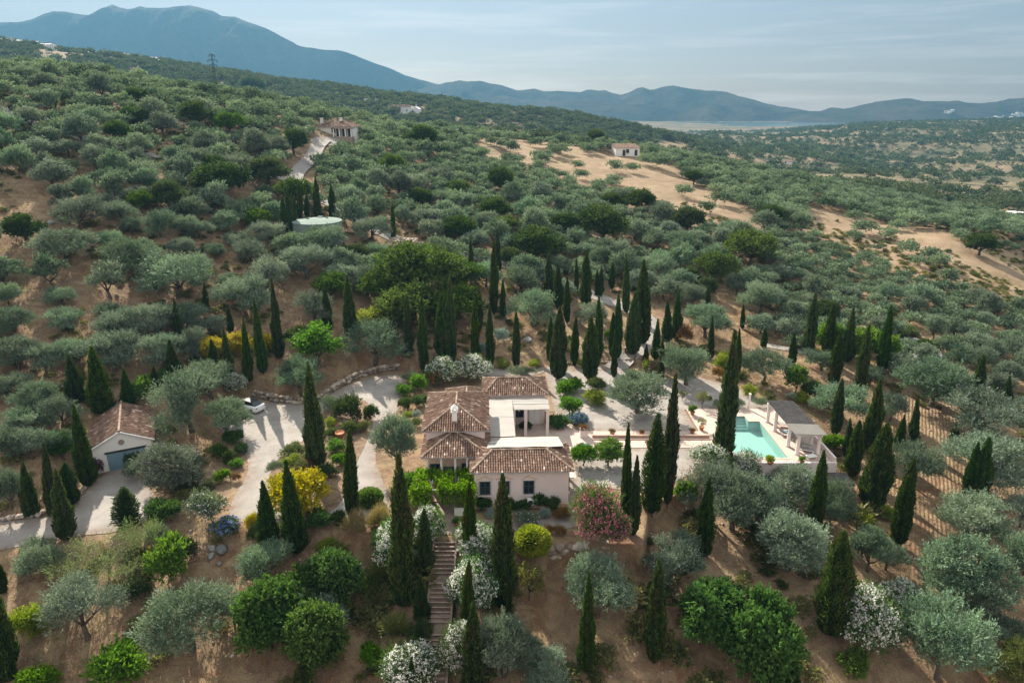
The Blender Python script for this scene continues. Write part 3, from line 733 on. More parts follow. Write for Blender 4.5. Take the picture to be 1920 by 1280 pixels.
cypress('cypress_tall', 304, [(0, .25), (.05, .5), (.2, .80), (.4, .74), (.5, .70), (.62, .62), (.8, .36), (.92, .2), (1, .02)], 5200)
cypress('cypress_tall', 305, [(0, .5), (.06, .74), (.2, .72), (.35, .60), (.45, .64), (.6, .58), (.75, .40), (.9, .16), (1, .02)], 5200, .08)
for s in range(2): cypress('cypress_cone', 310 + s, CONE, 5600, .06 * s)
cypress('cypress_cone', 313, [(0, .5), (.06, .80), (.15, .92), (.3, .82), (.42, .80), (.55, .58), (.7, .5), (.85, .24), (1, .02)], 5400, .1)
for s in range(2): cypress('cypress_stout', 320 + s, STOUT, 6400)
cypress('cypress_loose', 330, TALL, 4600, .38)

# ------------------------------------------------------------------ plants: planting
NAME = {}
prng = random.Random(11)
def plant(kind, loc, sc, rz, name, label, cat, group=None, variant=None, sink=.0):
    """one plant = an Empty at its foot that parents its parts"""
    v = PROTO[kind][variant % len(PROTO[kind]) if variant is not None else prng.randrange(len(PROTO[kind]))]
    e = empty(name, (loc[0], loc[1], loc[2] - sink), rz, label, cat, group)
    e.scale = sc if isinstance(sc, tuple) else (sc, sc, sc)
    for pn, me in v:
        o = link_mesh(pn, me, e)
    return e
PLANTED = []       # x, y, radius of everything planted by hand
def by_box(kind, cx, yt, yb, w, name, label, cat, group=None, hk=1.0, variant=None, rz=None, base=None, z=None):
    """plant whose crown fills the box (centre x, top, bottom, width) of the photograph; it stands on the ground there"""
    f = .17 if kind in ('olive', 'loose', 'grove', 'oak', 'fig', 'green_tree', 'sparse_tree', 'bright_tree', 'pine') else .22
    by = base if base else yb - f * min(w, yb - yt)
    p = hit(cx, by) if z is None else at_z(cx, by, z)
    dep = depth(p); dia = w * dep / FPX
    d0, h0 = SIZE[kind]
    s = dia / d0
    th = math.atan2(CAM_H - p[2], p[1])
    # height so that the crown's top meets the box top
    top = at_y(cx, yt, p[1] + .15 * dia)[2] - p[2]
    sh = min(max(top / h0, s * .80), s * 1.5) * hk
    PLANTED.append((p[0], p[1], dia / 2))
    return plant(kind, p, (s, s, sh), prng.uniform(0, 6.28) if rz is None else rz, name, label, cat, group, variant)
def cyp(kind, tx, ty, bx, by, w, label, group=None, base_z=None):
    """cypress from its tip and its foot in the photograph, w = widest crown in pixels"""
    p = hit(bx, by) if base_z is None else at_z(bx, by, base_z)
    dep = depth(p); h = at_y(tx, ty, p[1])[2] - p[2]
    r = .9 * w * dep / FPX / SIZE[kind][0]
    PLANTED.append((p[0], p[1], .8))
    e = plant(kind, p, (r, r, h / 10.0), prng.uniform(0, 6.28), 'cypress_tree', label, 'cypress', group)
    tip = at_y(tx, ty, p[1]); lean = (tip[0] - p[0]) / max(h, 1)
    e.rotation_euler = (prng.uniform(-.01, .01), max(-.09, min(.09, lean)), e.rotation_euler[2]); e.rotation_mode = 'ZYX'
    return e
# ------------------------------------------------------------------ drives, paths, terraces
def sheet(name, poly, mat, dz, label, step=1.5, cat='paving', z=None, hole=None):
    """polygon draped on the ground, dz above it"""
    poly = [tuple(p) for p in poly]; n = len(poly)
    dens = []
    for i in range(n):
        a = np.array(poly[i]); b = np.array(poly[(i + 1) % n]); k = max(1, int(np.linalg.norm(b - a) / step))
        dens += [tuple(a + (b - a) * j / k) for j in range(k)]
    P = np.array(dens); x0, y0 = P.min(0); x1, y1 = P.max(0)
    gx, gy = np.meshgrid(np.arange(x0, x1, step), np.arange(y0, y1, step)); gx = gx.ravel() + .013; gy = gy.ravel() + .017
    ins = poly_sd(gx, gy, P) < -step * .4
    pts = [Vector(p) for p in dens] + [Vector((a, b)) for a, b in zip(gx[ins], gy[ins])]
    nb = len(dens); edges = [(i, (i + 1) % nb) for i in range(nb)]
    co, _, fs, *_r = delaunay_2d_cdt(pts, edges, [], 1, 1e-4)
    xs = np.array([c.x for c in co]); ys = np.array([c.y for c in co])
    zs = tz(xs, ys) + dz if z is None else np.full(len(xs), z)
    me = bpy.data.meshes.new(name); me.from_pydata([tuple(v) for v in np.stack([xs, ys, zs], 1)], [], [tuple(f) for f in fs]); me.materials.append(mat)
    ea = me.attributes.new('edge', 'FLOAT', 'POINT'); ea.data.foreach_set('value', np.clip(1 + poly_sd(xs, ys, np.array(poly)) / 1.6, 0, 1).astype(np.float32))
    me.polygons.foreach_set('use_smooth', np.ones(len(me.polygons), dtype=bool))
    bm = bmesh.new(); bm.from_mesh(me)
    for f in bm.faces:
        if f.normal.z < 0: f.normal_flip()
    bm.to_mesh(me); bm.free(); me.update()
    return tag(link_mesh(name, me), label, cat, kind='structure')
def smooth_poly(pts, k=3):
    """round a closed outline"""
    P = np.array(pts, float)
    for _ in range(k - 1):
        Q = np.roll(P, -1, 0); P = np.stack([P * .75 + Q * .25, P * .25 + Q * .75], 1).reshape(-1, 2)
    return P
g = NT('gravel'); co = g.coord()
gc = g.mix(g.ramp(g.noise(.35, 6, .7, co), [(.35, 0.0), (.68, 1.0)]), (.265, .245, .225), (.38, .355, .325))
gc = g.mix(g.math('MULTIPLY', g.ramp(g.noise(.9, 6, .75, co, 1.2), [(.55, 0.0), (.75, 1.0)]), .55), gc, (.23, .17, .125))
gc = g.mix(g.math('MULTIPLY', g.attr('edge'), g.ramp(g.noise(1.4, 5, .75, co), [(.38, 0.0), (.62, 1.0)])), gc, (.20, .135, .09))
gc = g.mix(g.math('MULTIPLY', g.ramp(g.noise(.18, 5, .7, co, 2.0), [(.5, 0.0), (.7, 1.0)]), .35), gc, (.17, .15, .135))
gc = g.mix(1.0, gc, g.ramp(g.noise(14, 4, .85, co), [(.25, .72), (.75, 1.15)]), 'MULTIPLY')
M['gravel'] = g.done(g.bsdf(gc, .95, .1, g.bump(g.noise(9, 5, .8, co), .6, .08)))
g = NT('bed_soil'); co = g.coord()
M['bed'] = g.done(g.bsdf(g.mix(g.ramp(g.noise(1.2, 6, .75, co), [(.35, 0.0), (.65, 1.0)]), (.11, .075, .05), (.27, .19, .13)), .95, .1, g.bump(g.noise(5, 5, .8, co), .8, .1)))
g = NT('tar_track'); co = g.coord()
M['track'] = g.done(g.bsdf(g.mix(g.noise(.5, 6, .7, co), (.22, .21, .20), (.36, .335, .31)), .95, .1, g.bump(g.noise(6, 5, .8, co), .5, .06)))

DRIVE = smooth_poly(poly_px([(425, 972), (438, 930), (468, 885), (462, 850), (425, 820), (400, 790), (430, 762), (470, 748), (520, 757), (590, 757), (650, 722), (700, 705), (765, 700), (757, 738), (748, 770), (722, 800), (700, 850), (716, 900), (735, 940), (720, 975), (660, 975), (560, 985), (480, 985)]), 3)
sheet('driveway', DRIVE, M['gravel'], .04, 'pale gravel driveway looping round the planted island', 1.2, 'driveway')
ISLAND = smooth_poly(poly_px([(500, 895), (527, 852), (575, 824), (597, 778), (640, 748), (684, 746), (706, 780), (684, 837), (667, 870), (650, 925), (625, 962), (560, 975), (508, 950)]), 3)
sheet('planted_island', ISLAND, M['bed'], .075, 'planted island bed inside the gravel driveway', 1.0, 'flower bed')
APRON = smooth_poly(poly_px([(-70, 985), (20, 980), (100, 968), (142, 950), (160, 921), (192, 890), (236, 876), (270, 900), (298, 938), (281, 975), (225, 998), (140, 1005), (0, 1032), (-70, 1045)], -.5), 2)
sheet('driveway', APRON, M['gravel'], .05, 'gravel forecourt in front of the blue garage door', 1.2, 'driveway')
GARDEN = poly_px([(1022, 697), (1100, 694), (1165, 692), (1240, 712), (1300, 705), (1360, 720), (1405, 738), (1445, 757)])
GARDEN = np.concatenate([GARDEN, [[33.8, 78.5], [21.6, 78.2], [21.7, 72.25], [7.6, 72.25], [7.3, 74.2], [5.4, 76.5], [5.2, 80]]])
sheet('gravel_garden', GARDEN, M['gravel'], .04, 'gravel garden with round shrubs and an old olive beside the house', 1.2, 'garden')
PATHB = poly_px([(850, 694), (940, 689), (1022, 689), (1165, 684), (1165, 692), (1100, 694), (1022, 697), (1000, 705), (900, 706)])
sheet('path', PATHB, M['gravel'], .045, 'gravel path running behind the tiled house', 1.2, 'path')
SOUTHG = np.concatenate([[[6.6, 68.0], [21.6, 68.0], [20.8, 66]], poly_px([(1305, 885), (1262, 905), (1215, 925), (1165, 918), (1120, 915), (1095, 945), (1072, 966)]), [[5.3, 57], [5.9, 61], [6.3, 64]]])
sheet('gravel_garden', SOUTHG, M['gravel'], .04, 'lower gravel yard between front wing and pool', 1.2, 'garden')
FRONTP = poly_px([(862, 972), (960, 976), (1072, 968), (1090, 985), (1060, 992), (960, 995), (862, 1003)])
sheet('path', FRONTP, M['gravel'], .045, 'narrow gravel path below the front windows', 1.0, 'path')
# paved terrace with sunken rill
sheet('terrace', [(.2, 61.5), (6.6, 61.5), (6.6, 68.1), (21.9, 68.1), (21.9, 72.2), (7.6, 72.2), (7.2, 74), (.2, 74)], M['pink_pave'], .055, 'pink paved terrace leading from courtyard to pool', 1.5, 'terrace')
mb = MB(); mb.box(9.2, 22.6, 70.35, 70.6, .02, .42); mb.box(9.2, 22.6, 69.9, 70.35, .02, .14)
tag(mb.build('rill_wall', M['terracotta']), 'low terracotta rill wall along the terrace to the pool', 'garden wall')
mb = MB(); mb.box(5.0, 6.3, 61.6, 67.6, .03, .12)
tag(mb.build('paved_strip', M['white_wall']), 'white paved strip at open side of the courtyard', 'paving')
# the road climbing past the cypresses, hillside lanes
def lane(pts, wid, mat, dz, name, label, cat='road'):
    P = np.array([hit(a, b)[:2] for a, b in pts]); out = []
    d = np.concatenate([[0], np.cumsum(np.linalg.norm(np.diff(P, axis=0), axis=1))])
    n = max(4, int(d[-1] / 1.6)); s = np.linspace(0, d[-1], n)
    C = np.stack([np.interp(s, d, P[:, 0]), np.interp(s, d, P[:, 1])], 1)
    for _ in range(6): C[1:-1] = (C[:-2] + 2 * C[1:-1] + C[2:]) / 4
    T = np.gradient(C, axis=0); T /= np.linalg.norm(T, axis=1, keepdims=True) + 1e-9; N = np.stack([-T[:, 1], T[:, 0]], 1)
    offs = np.linspace(-.5, .5, 5) * wid
    X = C[:, None, 0] + N[:, None, 0] * offs; Y = C[:, None, 1] + N[:, None, 1] * offs
    Z = np.maximum(tz(X, Y), tz(C[:, 0], C[:, 1])[:, None] - .25) + dz
    V = np.stack([X.ravel(), Y.ravel(), Z.ravel()], 1); ii = np.arange(n * 5).reshape(n, 5)
    F = np.stack([ii[:-1, :-1].ravel(), ii[:-1, 1:].ravel(), ii[1:, 1:].ravel(), ii[1:, :-1].ravel()], 1)
    tag(link_mesh(name, np_mesh(name, V, F, mat, smooth=True)), label, cat, kind='structure'); return C
LANES = []
LANES.append((lane([(1150, 690), (1185, 672), (1207, 650), (1218, 622), (1222, 600), (1205, 586), (1165, 575), (1120, 556), (1075, 540), (1040, 526), (985, 508), (930, 492), (880, 478), (800, 462), (745, 452), (690, 425), (640, 392)], 3.0, M['gravel'], .10, 'road', 'pale gravel road climbing between the cypresses'), 1.2))
LANES.append((lane([(640, 392), (610, 378), (572, 358), (548, 340), (556, 325), (578, 306), (590, 290), (598, 272), (610, 262)], 3.3, M['track'], .14, 'road', 'grey lane bending up to the white hill house'), 2.0))
LANES.append((lane([(-30, 190), (10, 210), (70, 236), (110, 248), (155, 262), (230, 280), (310, 298), (390, 309), (450, 318), (548, 340)], 2.0, M['track'], .16, 'path', 'pale track crossing the upper olive slope'), .3))
LANES.append((lane([(1436, 648), (1470, 652), (1510, 660), (1545, 669)], 1.6, M['track'], .10, 'path', 'gravel track behind the cypresses above the pool'), .2))
sheet('forecourt', smooth_poly([hit(*p)[:2] for p in ((575, 262), (600, 256), (680, 258), (690, 268), (640, 274), (590, 275))], 2), M['gravel'], .15, 'pale forecourt of the white hill house', 2.0, 'yard')

# ------------------------------------------------------------------ tiled roofs
trng = random.Random(3)
def tiles(mb_t, mb_u, A, B, C, D, pitch=.23, course=.36):
    """roof plane: eave A (left) to B (right) seen from outside, ridge D (left) to C (right)"""
    A, B, C, D = map(Vector, (A, B, C, D))
    eu = (B - A).normalized(); nrm = eu.cross(D - A).normalized() if (D - A).length > .01 else eu.cross(C - A).normalized()
    ev = nrm.cross(eu)
    Wd = (B - A).length
    uD, vD, uC, vC = (D - A).dot(eu), (D - A).dot(ev), (C - A).dot(eu), (C - A).dot(ev)
    mb_u.poly([A, B, C] + ([D] if (D - C).length > .01 else []))
    n = int(Wd / pitch); off = (Wd - n * pitch) / 2
    for i in range(n):
        uc = off + (i + .5) * pitch
        if uc < uD: top = vD * uc / max(uD, 1e-6)
        elif uc <= uC: top = vD + (vC - vD) * (uc - uD) / max(uC - uD, 1e-6)
        else: top = vC * (Wd - uc) / max(Wd - uC, 1e-6)
        j = 0; ph = trng.uniform(0, .14)
        while j * course < top - .08:
            v0 = j * course - .05 - (ph if j else ph * .25); v1 = min(v0 + course + .05 + ph * .5, top + .06)
            r0, r1 = .092, .080
            vs = []
            jit = trng.uniform(-.012, .012)
            for v, r, h in ((v0, r0, .022), (v1, r1, .004)):
                for k in range(5):
                    an = math.pi * k / 4
                    vs.append(A + eu * (uc + jit - r * math.cos(an)) + ev * v + nrm * (h + r * math.sin(an) * .95))
            t = min(1, max(0, trng.gauss(.5, .17)))
            if trng.random() < .02: t = 1.0
            mb_t.add(vs, [(k, k + 1, 6 + k, 5 + k) for k in range(4)] + [(4, 3, 2, 1, 0)], t)
            j += 1
def ridge(mb, a, b, r=.11):
    a, b = Vector(a), Vector(b); n = max(1, int((b - a).length / .4))
    for i in range(n):
        p, q_ = a.lerp(b, i / n), a.lerp(b, (i + 1.1) / n)
        mb.tube([p + Vector((0, 0, .06)), q_ + Vector((0, 0, .05))], [r * 1.05, r * .9], 7, trng.random())
def hip_roof(parent, x0, x1, y0, y1, z, h, rx0, rx1, ry0=None, ry1=None, name='roof', sides='fblr'):
    """hipped roof over eave rectangle; ridge from (rx0, ry0) to (rx1, ry1) at z + h"""
    ym = (y0 + y1) / 2; ry0 = ym if ry0 is None else ry0; ry1 = ym if ry1 is None else ry1
    P, Q_ = (rx0, ry0, z + h), (rx1, ry1, z + h)
    a, b, c, d = (x0, y0, z), (x1, y0, z), (x1, y1, z), (x0, y1, z)
    t, u, r = MB(), MB(), MB()
    if ry0 == ry1:
        if 'f' in sides: tiles(t, u, a, b, Q_, P)
        if 'r' in sides: tiles(t, u, b, c, Q_, Q_)
        if 'b' in sides: tiles(t, u, c, d, P, Q_)
        if 'l' in sides: tiles(t, u, d, a, P, P)
        hips = [(a, P), (b, Q_), (c, Q_), (d, P)]
    else:
        if 'f' in sides: tiles(t, u, a, b, P, P)
        if 'r' in sides: tiles(t, u, b, c, Q_, P)
        if 'b' in sides: tiles(t, u, c, d, Q_, Q_)
        if 'l' in sides: tiles(t, u, d, a, P, Q_)
        hips = [(a, P), (b, P), (c, Q_), (d, Q_)]
    for m_, n_e in hips: ridge(r, m_, n_e)
    if (Vector(P) - Vector(Q_)).length > .2: ridge(r, P, Q_)
    o = t.build(name, M['tile'], parent)
    u.build('tile_bed', M['tile_under'], o); r.build('ridge_tiles', M['ridge'], o)
    e = MB()   # gutter along the eaves
    for i, (m_, n_e) in enumerate(((a, b), (b, c), (c, d), (d, a))):
        e.tube([Vector(m_) + Vector((0, 0, -.05)), Vector(n_e) + Vector((0, 0, -.05))], .06, 6)
    s = MB(); s.slab([(x0 + .04, y0 + .04, z - .06), (x1 - .04, y0 + .04, z - .06), (x1 - .04, y1 - .04, z - .06), (x0 + .04, y1 - .04, z - .06)], .06)
    s.build('soffit', M['white_wall'], o)
    e.build('gutter', M['gutter'], o)
    return o
def window(parent, x, y, z, w, h, face='f', grille=True, pediment=True, mat='blue_paint', plaster='plaster'):
    """window in a wall facing front (f, -y), right (r, +x), left (l, -x)"""
    def tr(mb): mb.M = Matrix.Translation((x, y, z)) @ Matrix.Rotation({'f': 0, 'r': R(90), 'l': R(-90), 'b': R(180)}[face], 4, 'Z')
    f = MB(); tr(f)
    for a, b in ((-w / 2, -w / 2 + .09), (-.04, .04), (w / 2 - .09, w / 2)): f.box(a, b, -.055, .0, 0, h)
    f.box(-w / 2 + .09, -.04, -.052, -.002, 0, .09); f.box(.04, w / 2 - .09, -.052, -.002, 0, .09)
    for zz in (h * .55, h - .09):
        f.box(-w / 2 + .09, -.04, -.052, -.002, zz, zz + .08); f.box(.04, w / 2 - .09, -.052, -.002, zz, zz + .08)
    fo = f.build('window', M[mat], parent)
    p = MB(); tr(p); p.box(-w / 2 + .02, w / 2 - .02, -.03, -.004, .02, h - .02); p.build('pane', M['glass'], fo)
    s = MB(); tr(s); s.box(-w / 2 - .16, w / 2 + .16, -.22, 0, -.14, -.03); s.build('sill', M[plaster], fo)
    if grille:
        q_ = MB(); tr(q_)
        for k in range(6):
            xx = -w / 2 - .06 + k * (w + .12) / 5; q_.tube([(xx, -.17, -.03), (xx, -.17, h + .08)], .012, 4)
        for zz in (.0, h * .5, h + .05): q_.tube([(-w / 2 - .08, -.17, zz), (w / 2 + .08, -.17, zz)], .012, 4)
        for sx in (-1, 1):
            for zz in (.0, h + .05): q_.tube([(sx * (w / 2 + .08), -.17, zz), (sx * (w / 2 + .08), .0, zz)], .012, 4)
        q_.build('grille', M['iron'], fo)
    if pediment:
        m_ = MB(); tr(m_)
        pts = [(-w / 2 - .28, h + .2), (-w / 2 - .10, h + .22), (-w / 4, h + .36), (0, h + .52), (w / 4, h + .36), (w / 2 + .10, h + .22), (w / 2 + .28, h + .2)]
        for (ax, az), (bx, bz) in zip(pts, pts[1:]):
            m_.add([(ax, -.09, az), (bx, -.09, bz), (bx, -.09, bz + .09), (ax, -.09, az + .09), (ax, 0, az), (bx, 0, bz), (bx, 0, bz + .09), (ax, 0, az + .09)], [(0, 1, 2, 3), (0, 4, 5, 1), (3, 2, 6, 7), (0, 3, 7, 4), (1, 5, 6, 2)])
        m_.build('moulding', M['plaster_warm'], fo)
    return fo
def door(parent, x, y, z, w, h, face='f', mat='blue_paint', leaves=2):
    def tr(mb): mb.M = Matrix.Translation((x, y, z)) @ Matrix.Rotation({'f': 0, 'r': R(90), 'l': R(-90), 'b': R(180)}[face], 4, 'Z')
    d = MB(); tr(d)
    d.box(-w / 2 - .08, -w / 2, -.07, 0, 0, h + .08); d.box(w / 2, w / 2 + .08, -.07, 0, 0, h + .08); d.box(-w / 2, w / 2, -.07, 0, h, h + .08)
    for k in range(leaves):
        a = -w / 2 + k * w / leaves; b = a + w / leaves
        d.box(a + .01, b - .01, -.045, -.003, .0, h - .01)
        for zz in (.25, .25 + h * .42): d.box(a + .1, b - .1, -.06, -.045, zz, zz + h * .34)
    o = d.build('door', M[mat], parent)
    k_ = MB(); tr(k_); k_.lathe([(.015, 0), (.03, .02), (.03, .05), (.01, .06)], (.06, -.09, h * .48), 8); k_.build('handle', M['chrome'], o)
    return o

# ------------------------------------------------------------------ the house
PIV = Vector((-2.0, 62.0, 0))
villa = empty('villa', PIV, R(2.2), 'pink plastered villa with hipped terracotta roofs round a courtyard', 'house')
HP = empty('x', (0, 0, 0)); bpy.data.objects.remove(HP)
def H(*v): return tuple(Vector(v) - PIV)
def wallblock(name, x0, x1, y0, y1, z1, mat='plaster', z0=-.4):
    mb = MB(); mb.box(x0 - PIV.x, x1 - PIV.x, y0 - PIV.y, y1 - PIV.y, z0, z1); return mb.build(name, M[mat], villa)
def hr(x0, x1, y0, y1, z, h, rx0, rx1, ry0=None, ry1=None, **k):
    return hip_roof(villa, x0 - PIV.x, x1 - PIV.x, y0 - PIV.y, y1 - PIV.y, z, h, rx0 - PIV.x, rx1 - PIV.x, None if ry0 is None else ry0 - PIV.y, None if ry1 is None else ry1 - PIV.y, **k)
# front wing
wallblock('wall', -3.75, 5.1, 56.0, 60.75, 4.08)
hr(-4.1, 5.5, 55.55, 61.0, 4.1, .85, -2.05, 3.1)
mb = MB(); mb.box(-3.8 - PIV.x, 5.16 - PIV.x, 55.94 - PIV.y, 60.7 - PIV.y, -.4, .42); mb.build('plinth', M['plaster_warm'], villa)
for wx in (-2.75, -.95, 1.35): window(villa, *H(wx, 56.0, 1.55), .98, 1.38)
window(villa, *H(5.1, 57.3, 1.2), 1.0, 1.9, 'r', pediment=False)
door(villa, *H(5.1, 59.4, .42), 1.0, 2.1, 'r')
mb = MB(); mb.box(5.17 - PIV.x, 6.0 - PIV.x, 56.6 - PIV.y, 60.2 - PIV.y, -.1, .16); mb.build('step', M['step'], villa)
ac = MB(); ac.box(1.2 - PIV.x, 2.1 - PIV.x, 55.62 - PIV.y, 55.97 - PIV.y, .5, 1.12); aco = ac.build('air_conditioner', M['white_paint'], villa)
ac = MB(); ac.M = Matrix.Translation(H(1.5, 55.60, .8)) @ Matrix.Rotation(R(90), 4, 'X'); ac.lathe([(.24, 0), (.24, .02), (.05, .03)], n=14); ac.build('fan_grille', M['iron'], aco)
# tall middle block
wallblock('wall', -8.55, -2.75, 61.45, 70.2, 5.62)
hr(-8.95, -2.35, 61.0, 70.6, 5.66, 1.45, -5.65, -5.65, 64.35, 67.3)
ch = MB(); ch.box(-5.98 - PIV.x, -5.48 - PIV.x, 62.15 - PIV.y, 62.65 - PIV.y, 5.6, 7.15); cho = ch.build('chimney', M['white_wall'], villa)
ch = MB(); ch.box(-6.07 - PIV.x, -5.39 - PIV.x, 62.06 - PIV.y, 62.74 - PIV.y, 7.15, 7.25)
for dx, dy in ((-.22, -.22), (.22, -.22), (-.22, .22), (.22, .22)): ch.box(-5.73 + dx - .07 - PIV.x, -5.73 + dx + .07 - PIV.x, 62.4 + dy - .07 - PIV.y, 62.4 + dy + .07 - PIV.y, 7.25, 7.5)
c0 = [( -6.1, 62.03), (-5.36, 62.03), (-5.36, 62.77), (-6.1, 62.77)]
b_ = len(ch.v); ch.add([(x - PIV.x, y - PIV.y, 7.5) for x, y in c0] + [(-5.73 - PIV.x, 62.4 - PIV.y, 8.0)], [(3, 2, 1, 0), (0, 1, 4), (1, 2, 4), (2, 3, 4), (3, 0, 4)])
ch.build('chimney_cap', M['white_wall'], cho)
# low front block with porch
wallblock('wall', -8.35, -2.5, 59.6, 61.45, 4.28, 'plaster_warm')
hr(-8.85, -2.25, 58.2, 64.4, 4.3, 1.15, -5.95, -5.6, 61.32, 61.32, sides='flr')
for px_ in (-8.3, -6.95, -5.6, -4.45):
    mb = MB(); mb.lathe([(.17, -.2), (.17, .1), (.12, .16), (.11, 3.9), (.17, 4.0), (.17, 4.2)], H(px_, 58.5, 0), 10); mb.build('porch_column', M['white_wall'], villa)
mb = MB(); mb.box(-8.6 - PIV.x, -3.76 - PIV.x, 57.2 - PIV.y, 59.6 - PIV.y, -.3, .16); mb.build('porch_floor', M['terracotta'], villa)
window(villa, *H(-7.6, 59.6, 1.0), 1.1, 1.9, 'f', False, False); window(villa, *H(-4.6, 59.6, 1.0), .9, 1.9, 'f', False, False)
door(villa, *H(-6.1, 59.6, .16), 1.3, 2.3)
window(villa, *H(-8.35, 60.5, 1.5), .9, 1.4, 'l', True, False)
window(villa, *H(-8.55, 64.0, 1.5), .9, 1.4, 'l', True, False); window(villa, *H(-8.55, 67.6, 1.5), .9, 1.4, 'l', True, False)
# back wing
wallblock('wall', -2.6, 4.35, 73.85, 78.4, 4.02)
hr(-3.0, 4.7, 73.4, 78.85, 4.05, 1.1, -1.2, 2.15)
wallblock('wall', -7.2, -2.62, 70.25, 76.0, 3.6)
hr(-7.5, -2.2, 70.5, 76.4, 3.62, .95, -4.85, -4.85, 72.2, 74.8)
window(villa, *H(1.2, 73.85, 1.0), 1.3, 1.5, 'f', False, False); door(villa, *H(3.1, 73.85, .1), 1.1, 2.2, 'f', 'white_paint'); window(villa, *H(-1.2, 73.85, 1.0), .9, 1.4, 'f', False, False)
window(villa, *H(4.35, 76, 1.3), .9, 1.3, 'r', True, False)
# courtyard canopies of pale cane on beams
def canopy(x0, x1, y0, y1, z0, z1, axis='y'):
    mb = MB(); n = 60
    w = (y1 - y0) if axis == 'y' else (x1 - x0)
    vs = []; nx, ny = 24, 24
    for j in range(ny + 1):
        for i in range(nx + 1):
            x = x0 + (x1 - x0) * i / nx; y = y0 + (y1 - y0) * j / ny
            f = j / ny if axis == 'y' else i / nx
            z = z0 + (z1 - z0) * f + .02 * math.sin(x * 2.1 + y * .7) + .018 * math.sin(y * 3.3)
            vs.append((x - PIV.x, y - PIV.y, z))
    for (i0, s_) in ((0, 1),):
        mb.add(vs, [(j * (nx + 1) + i, j * (nx + 1) + i + 1, (j + 1) * (nx + 1) + i + 1, (j + 1) * (nx + 1) + i) for j in range(ny) for i in range(nx)])
        lo = [(a, b, c - .06) for a, b, c in vs]
        mb.add(lo, [(j * (nx + 1) + i, (j + 1) * (nx + 1) + i, (j + 1) * (nx + 1) + i + 1, j * (nx + 1) + i + 1) for j in range(ny) for i in range(nx)])
    for k in range(5):
        y = y0 + (y1 - y0) * k / 4
    o = mb.build('canopy', M['canvas'], villa, True)
    s = MB()
    if axis == 'y':
        for k in range(7):
            x = x0 + (x1 - x0) * k / 6; s.tube([(x - PIV.x, y0 - PIV.y, z0 - .14), (x - PIV.x, y1 - PIV.y, z1 - .14)], .06, 4)
    s.build('beam', M['white_wall'], o) if s.v else None
    # seams and weathered tears of the covering
    q_ = MB()
    zm = (z0 + z1) / 2 + .045
    q_.box(x0 - PIV.x, x1 - PIV.x, (y0 + y1) / 2 - .03 - PIV.y, (y0 + y1) / 2 + .03 - PIV.y, zm - .015, zm + .015)
    q_.build('batten', M['white_wall'], o)
    return o
canopy(-2.5, .42, 63.52, 73.3, 3.72, 3.72, 'x')
canopy(.44, 4.6, 70.6, 73.3, 3.45, 3.78)
canopy(-2.45, 4.85, 58.75, 63.5, 5.02, 3.62)
for x, y in ((.55, 70.75), (1.9, 70.75), (4.4, 70.75), (.5, 63.4), (2.6, 63.4), (4.7, 63.35)):
    mb = MB(); mb.box(x - .17 - PIV.x, x + .17 - PIV.x, y - .17 - PIV.y, y + .17 - PIV.y, 0, 3.42); mb.build('pillar', M['plaster'], villa)
mb = MB(); mb.box(-2.7 - PIV.x, .3 - PIV.x, 61.5 - PIV.y, 73.8 - PIV.y, -.3, .1); mb.build('courtyard_floor', M['terracotta'], villa)

# entry court: low white walls, gate posts, vine pergola
mb = MB(); mb.box(-8.7, -7.35, 54.75, 55.0, -.5, .75); mb.box(-5.35, -3.95, 54.75, 55.0, -.5, .75); mb.box(-8.72, -8.5, 55.0, 58.0, -.5, .75)
tag(mb.build('garden_wall', M['white_wall']), 'low white wall either side of the entrance steps', 'garden wall')
pg = empty('pergola', (-6.3, 56.4, 0), 0, 'slim white entrance pergola under the grapevine', 'pergola')
for sx in (-2.2, 2.2):
    for sy in (-1.3, 1.3):
        mb = MB(); mb.tube([(sx, sy, -.2), (sx, sy, 2.6)], .06, 8); mb.build('post', M['white_paint'], pg)
mb = MB()
for k in range(9): mb.tube([(-2.4 + k * .6, -1.6, 2.62), (-2.4 + k * .6, 1.6, 2.62)], .03, 6)
for sy in (-1.3, 1.3): mb.tube([(-2.6, sy, 2.56), (2.6, sy, 2.56)], .04, 6)
mb.build('rafters', M['white_paint'], pg)
sheet('path', [(-7.3, 51.0), (-4.6, 51.0), (-5.4, 57.2), (-7.3, 57.2)], M['step'], .06, 'brick path from stairs to the entrance pergola', 1.0, 'path')

# brick garden stairs going down the slope
st = empty('garden_stairs', (0, 0, 0), 0, 'long brick stairs descending between white oleanders', 'stairs')
mb = MB(); nst = 30; rise = -STZ / nst; y = 51.0; z = .02
runs = [(8, .36), (1, 1.1), (8, .36), (1, 1.2), (8, .36), (1, 1.0), (8, .36)]
for cnt, run in runs:
    for k in range(cnt):
        mb.box(STX0, STX1, y - run, y, z - .9, z, trng.uniform(0, .8))
        mb.box(STX0 + .02, STX1 - .02, y - run - .03, y - run + .07, z - .05, z + .006, 1.0)
        y -= run; z -= rise if cnt > 1 or True else 0
mb.build('steps', M['tread'], st)
for sx in (STX0 - .16, STX1):
    w = MB(); a = [(sx, 51.0, .12), (sx + .16, 51.0, .12), (sx + .16, y, z + .45), (sx, y, z + .45)]
    w.slab([(p[0], p[1], p[2]) for p in a][::-1], 1.2); w.build('side_wall', M['step'], st)

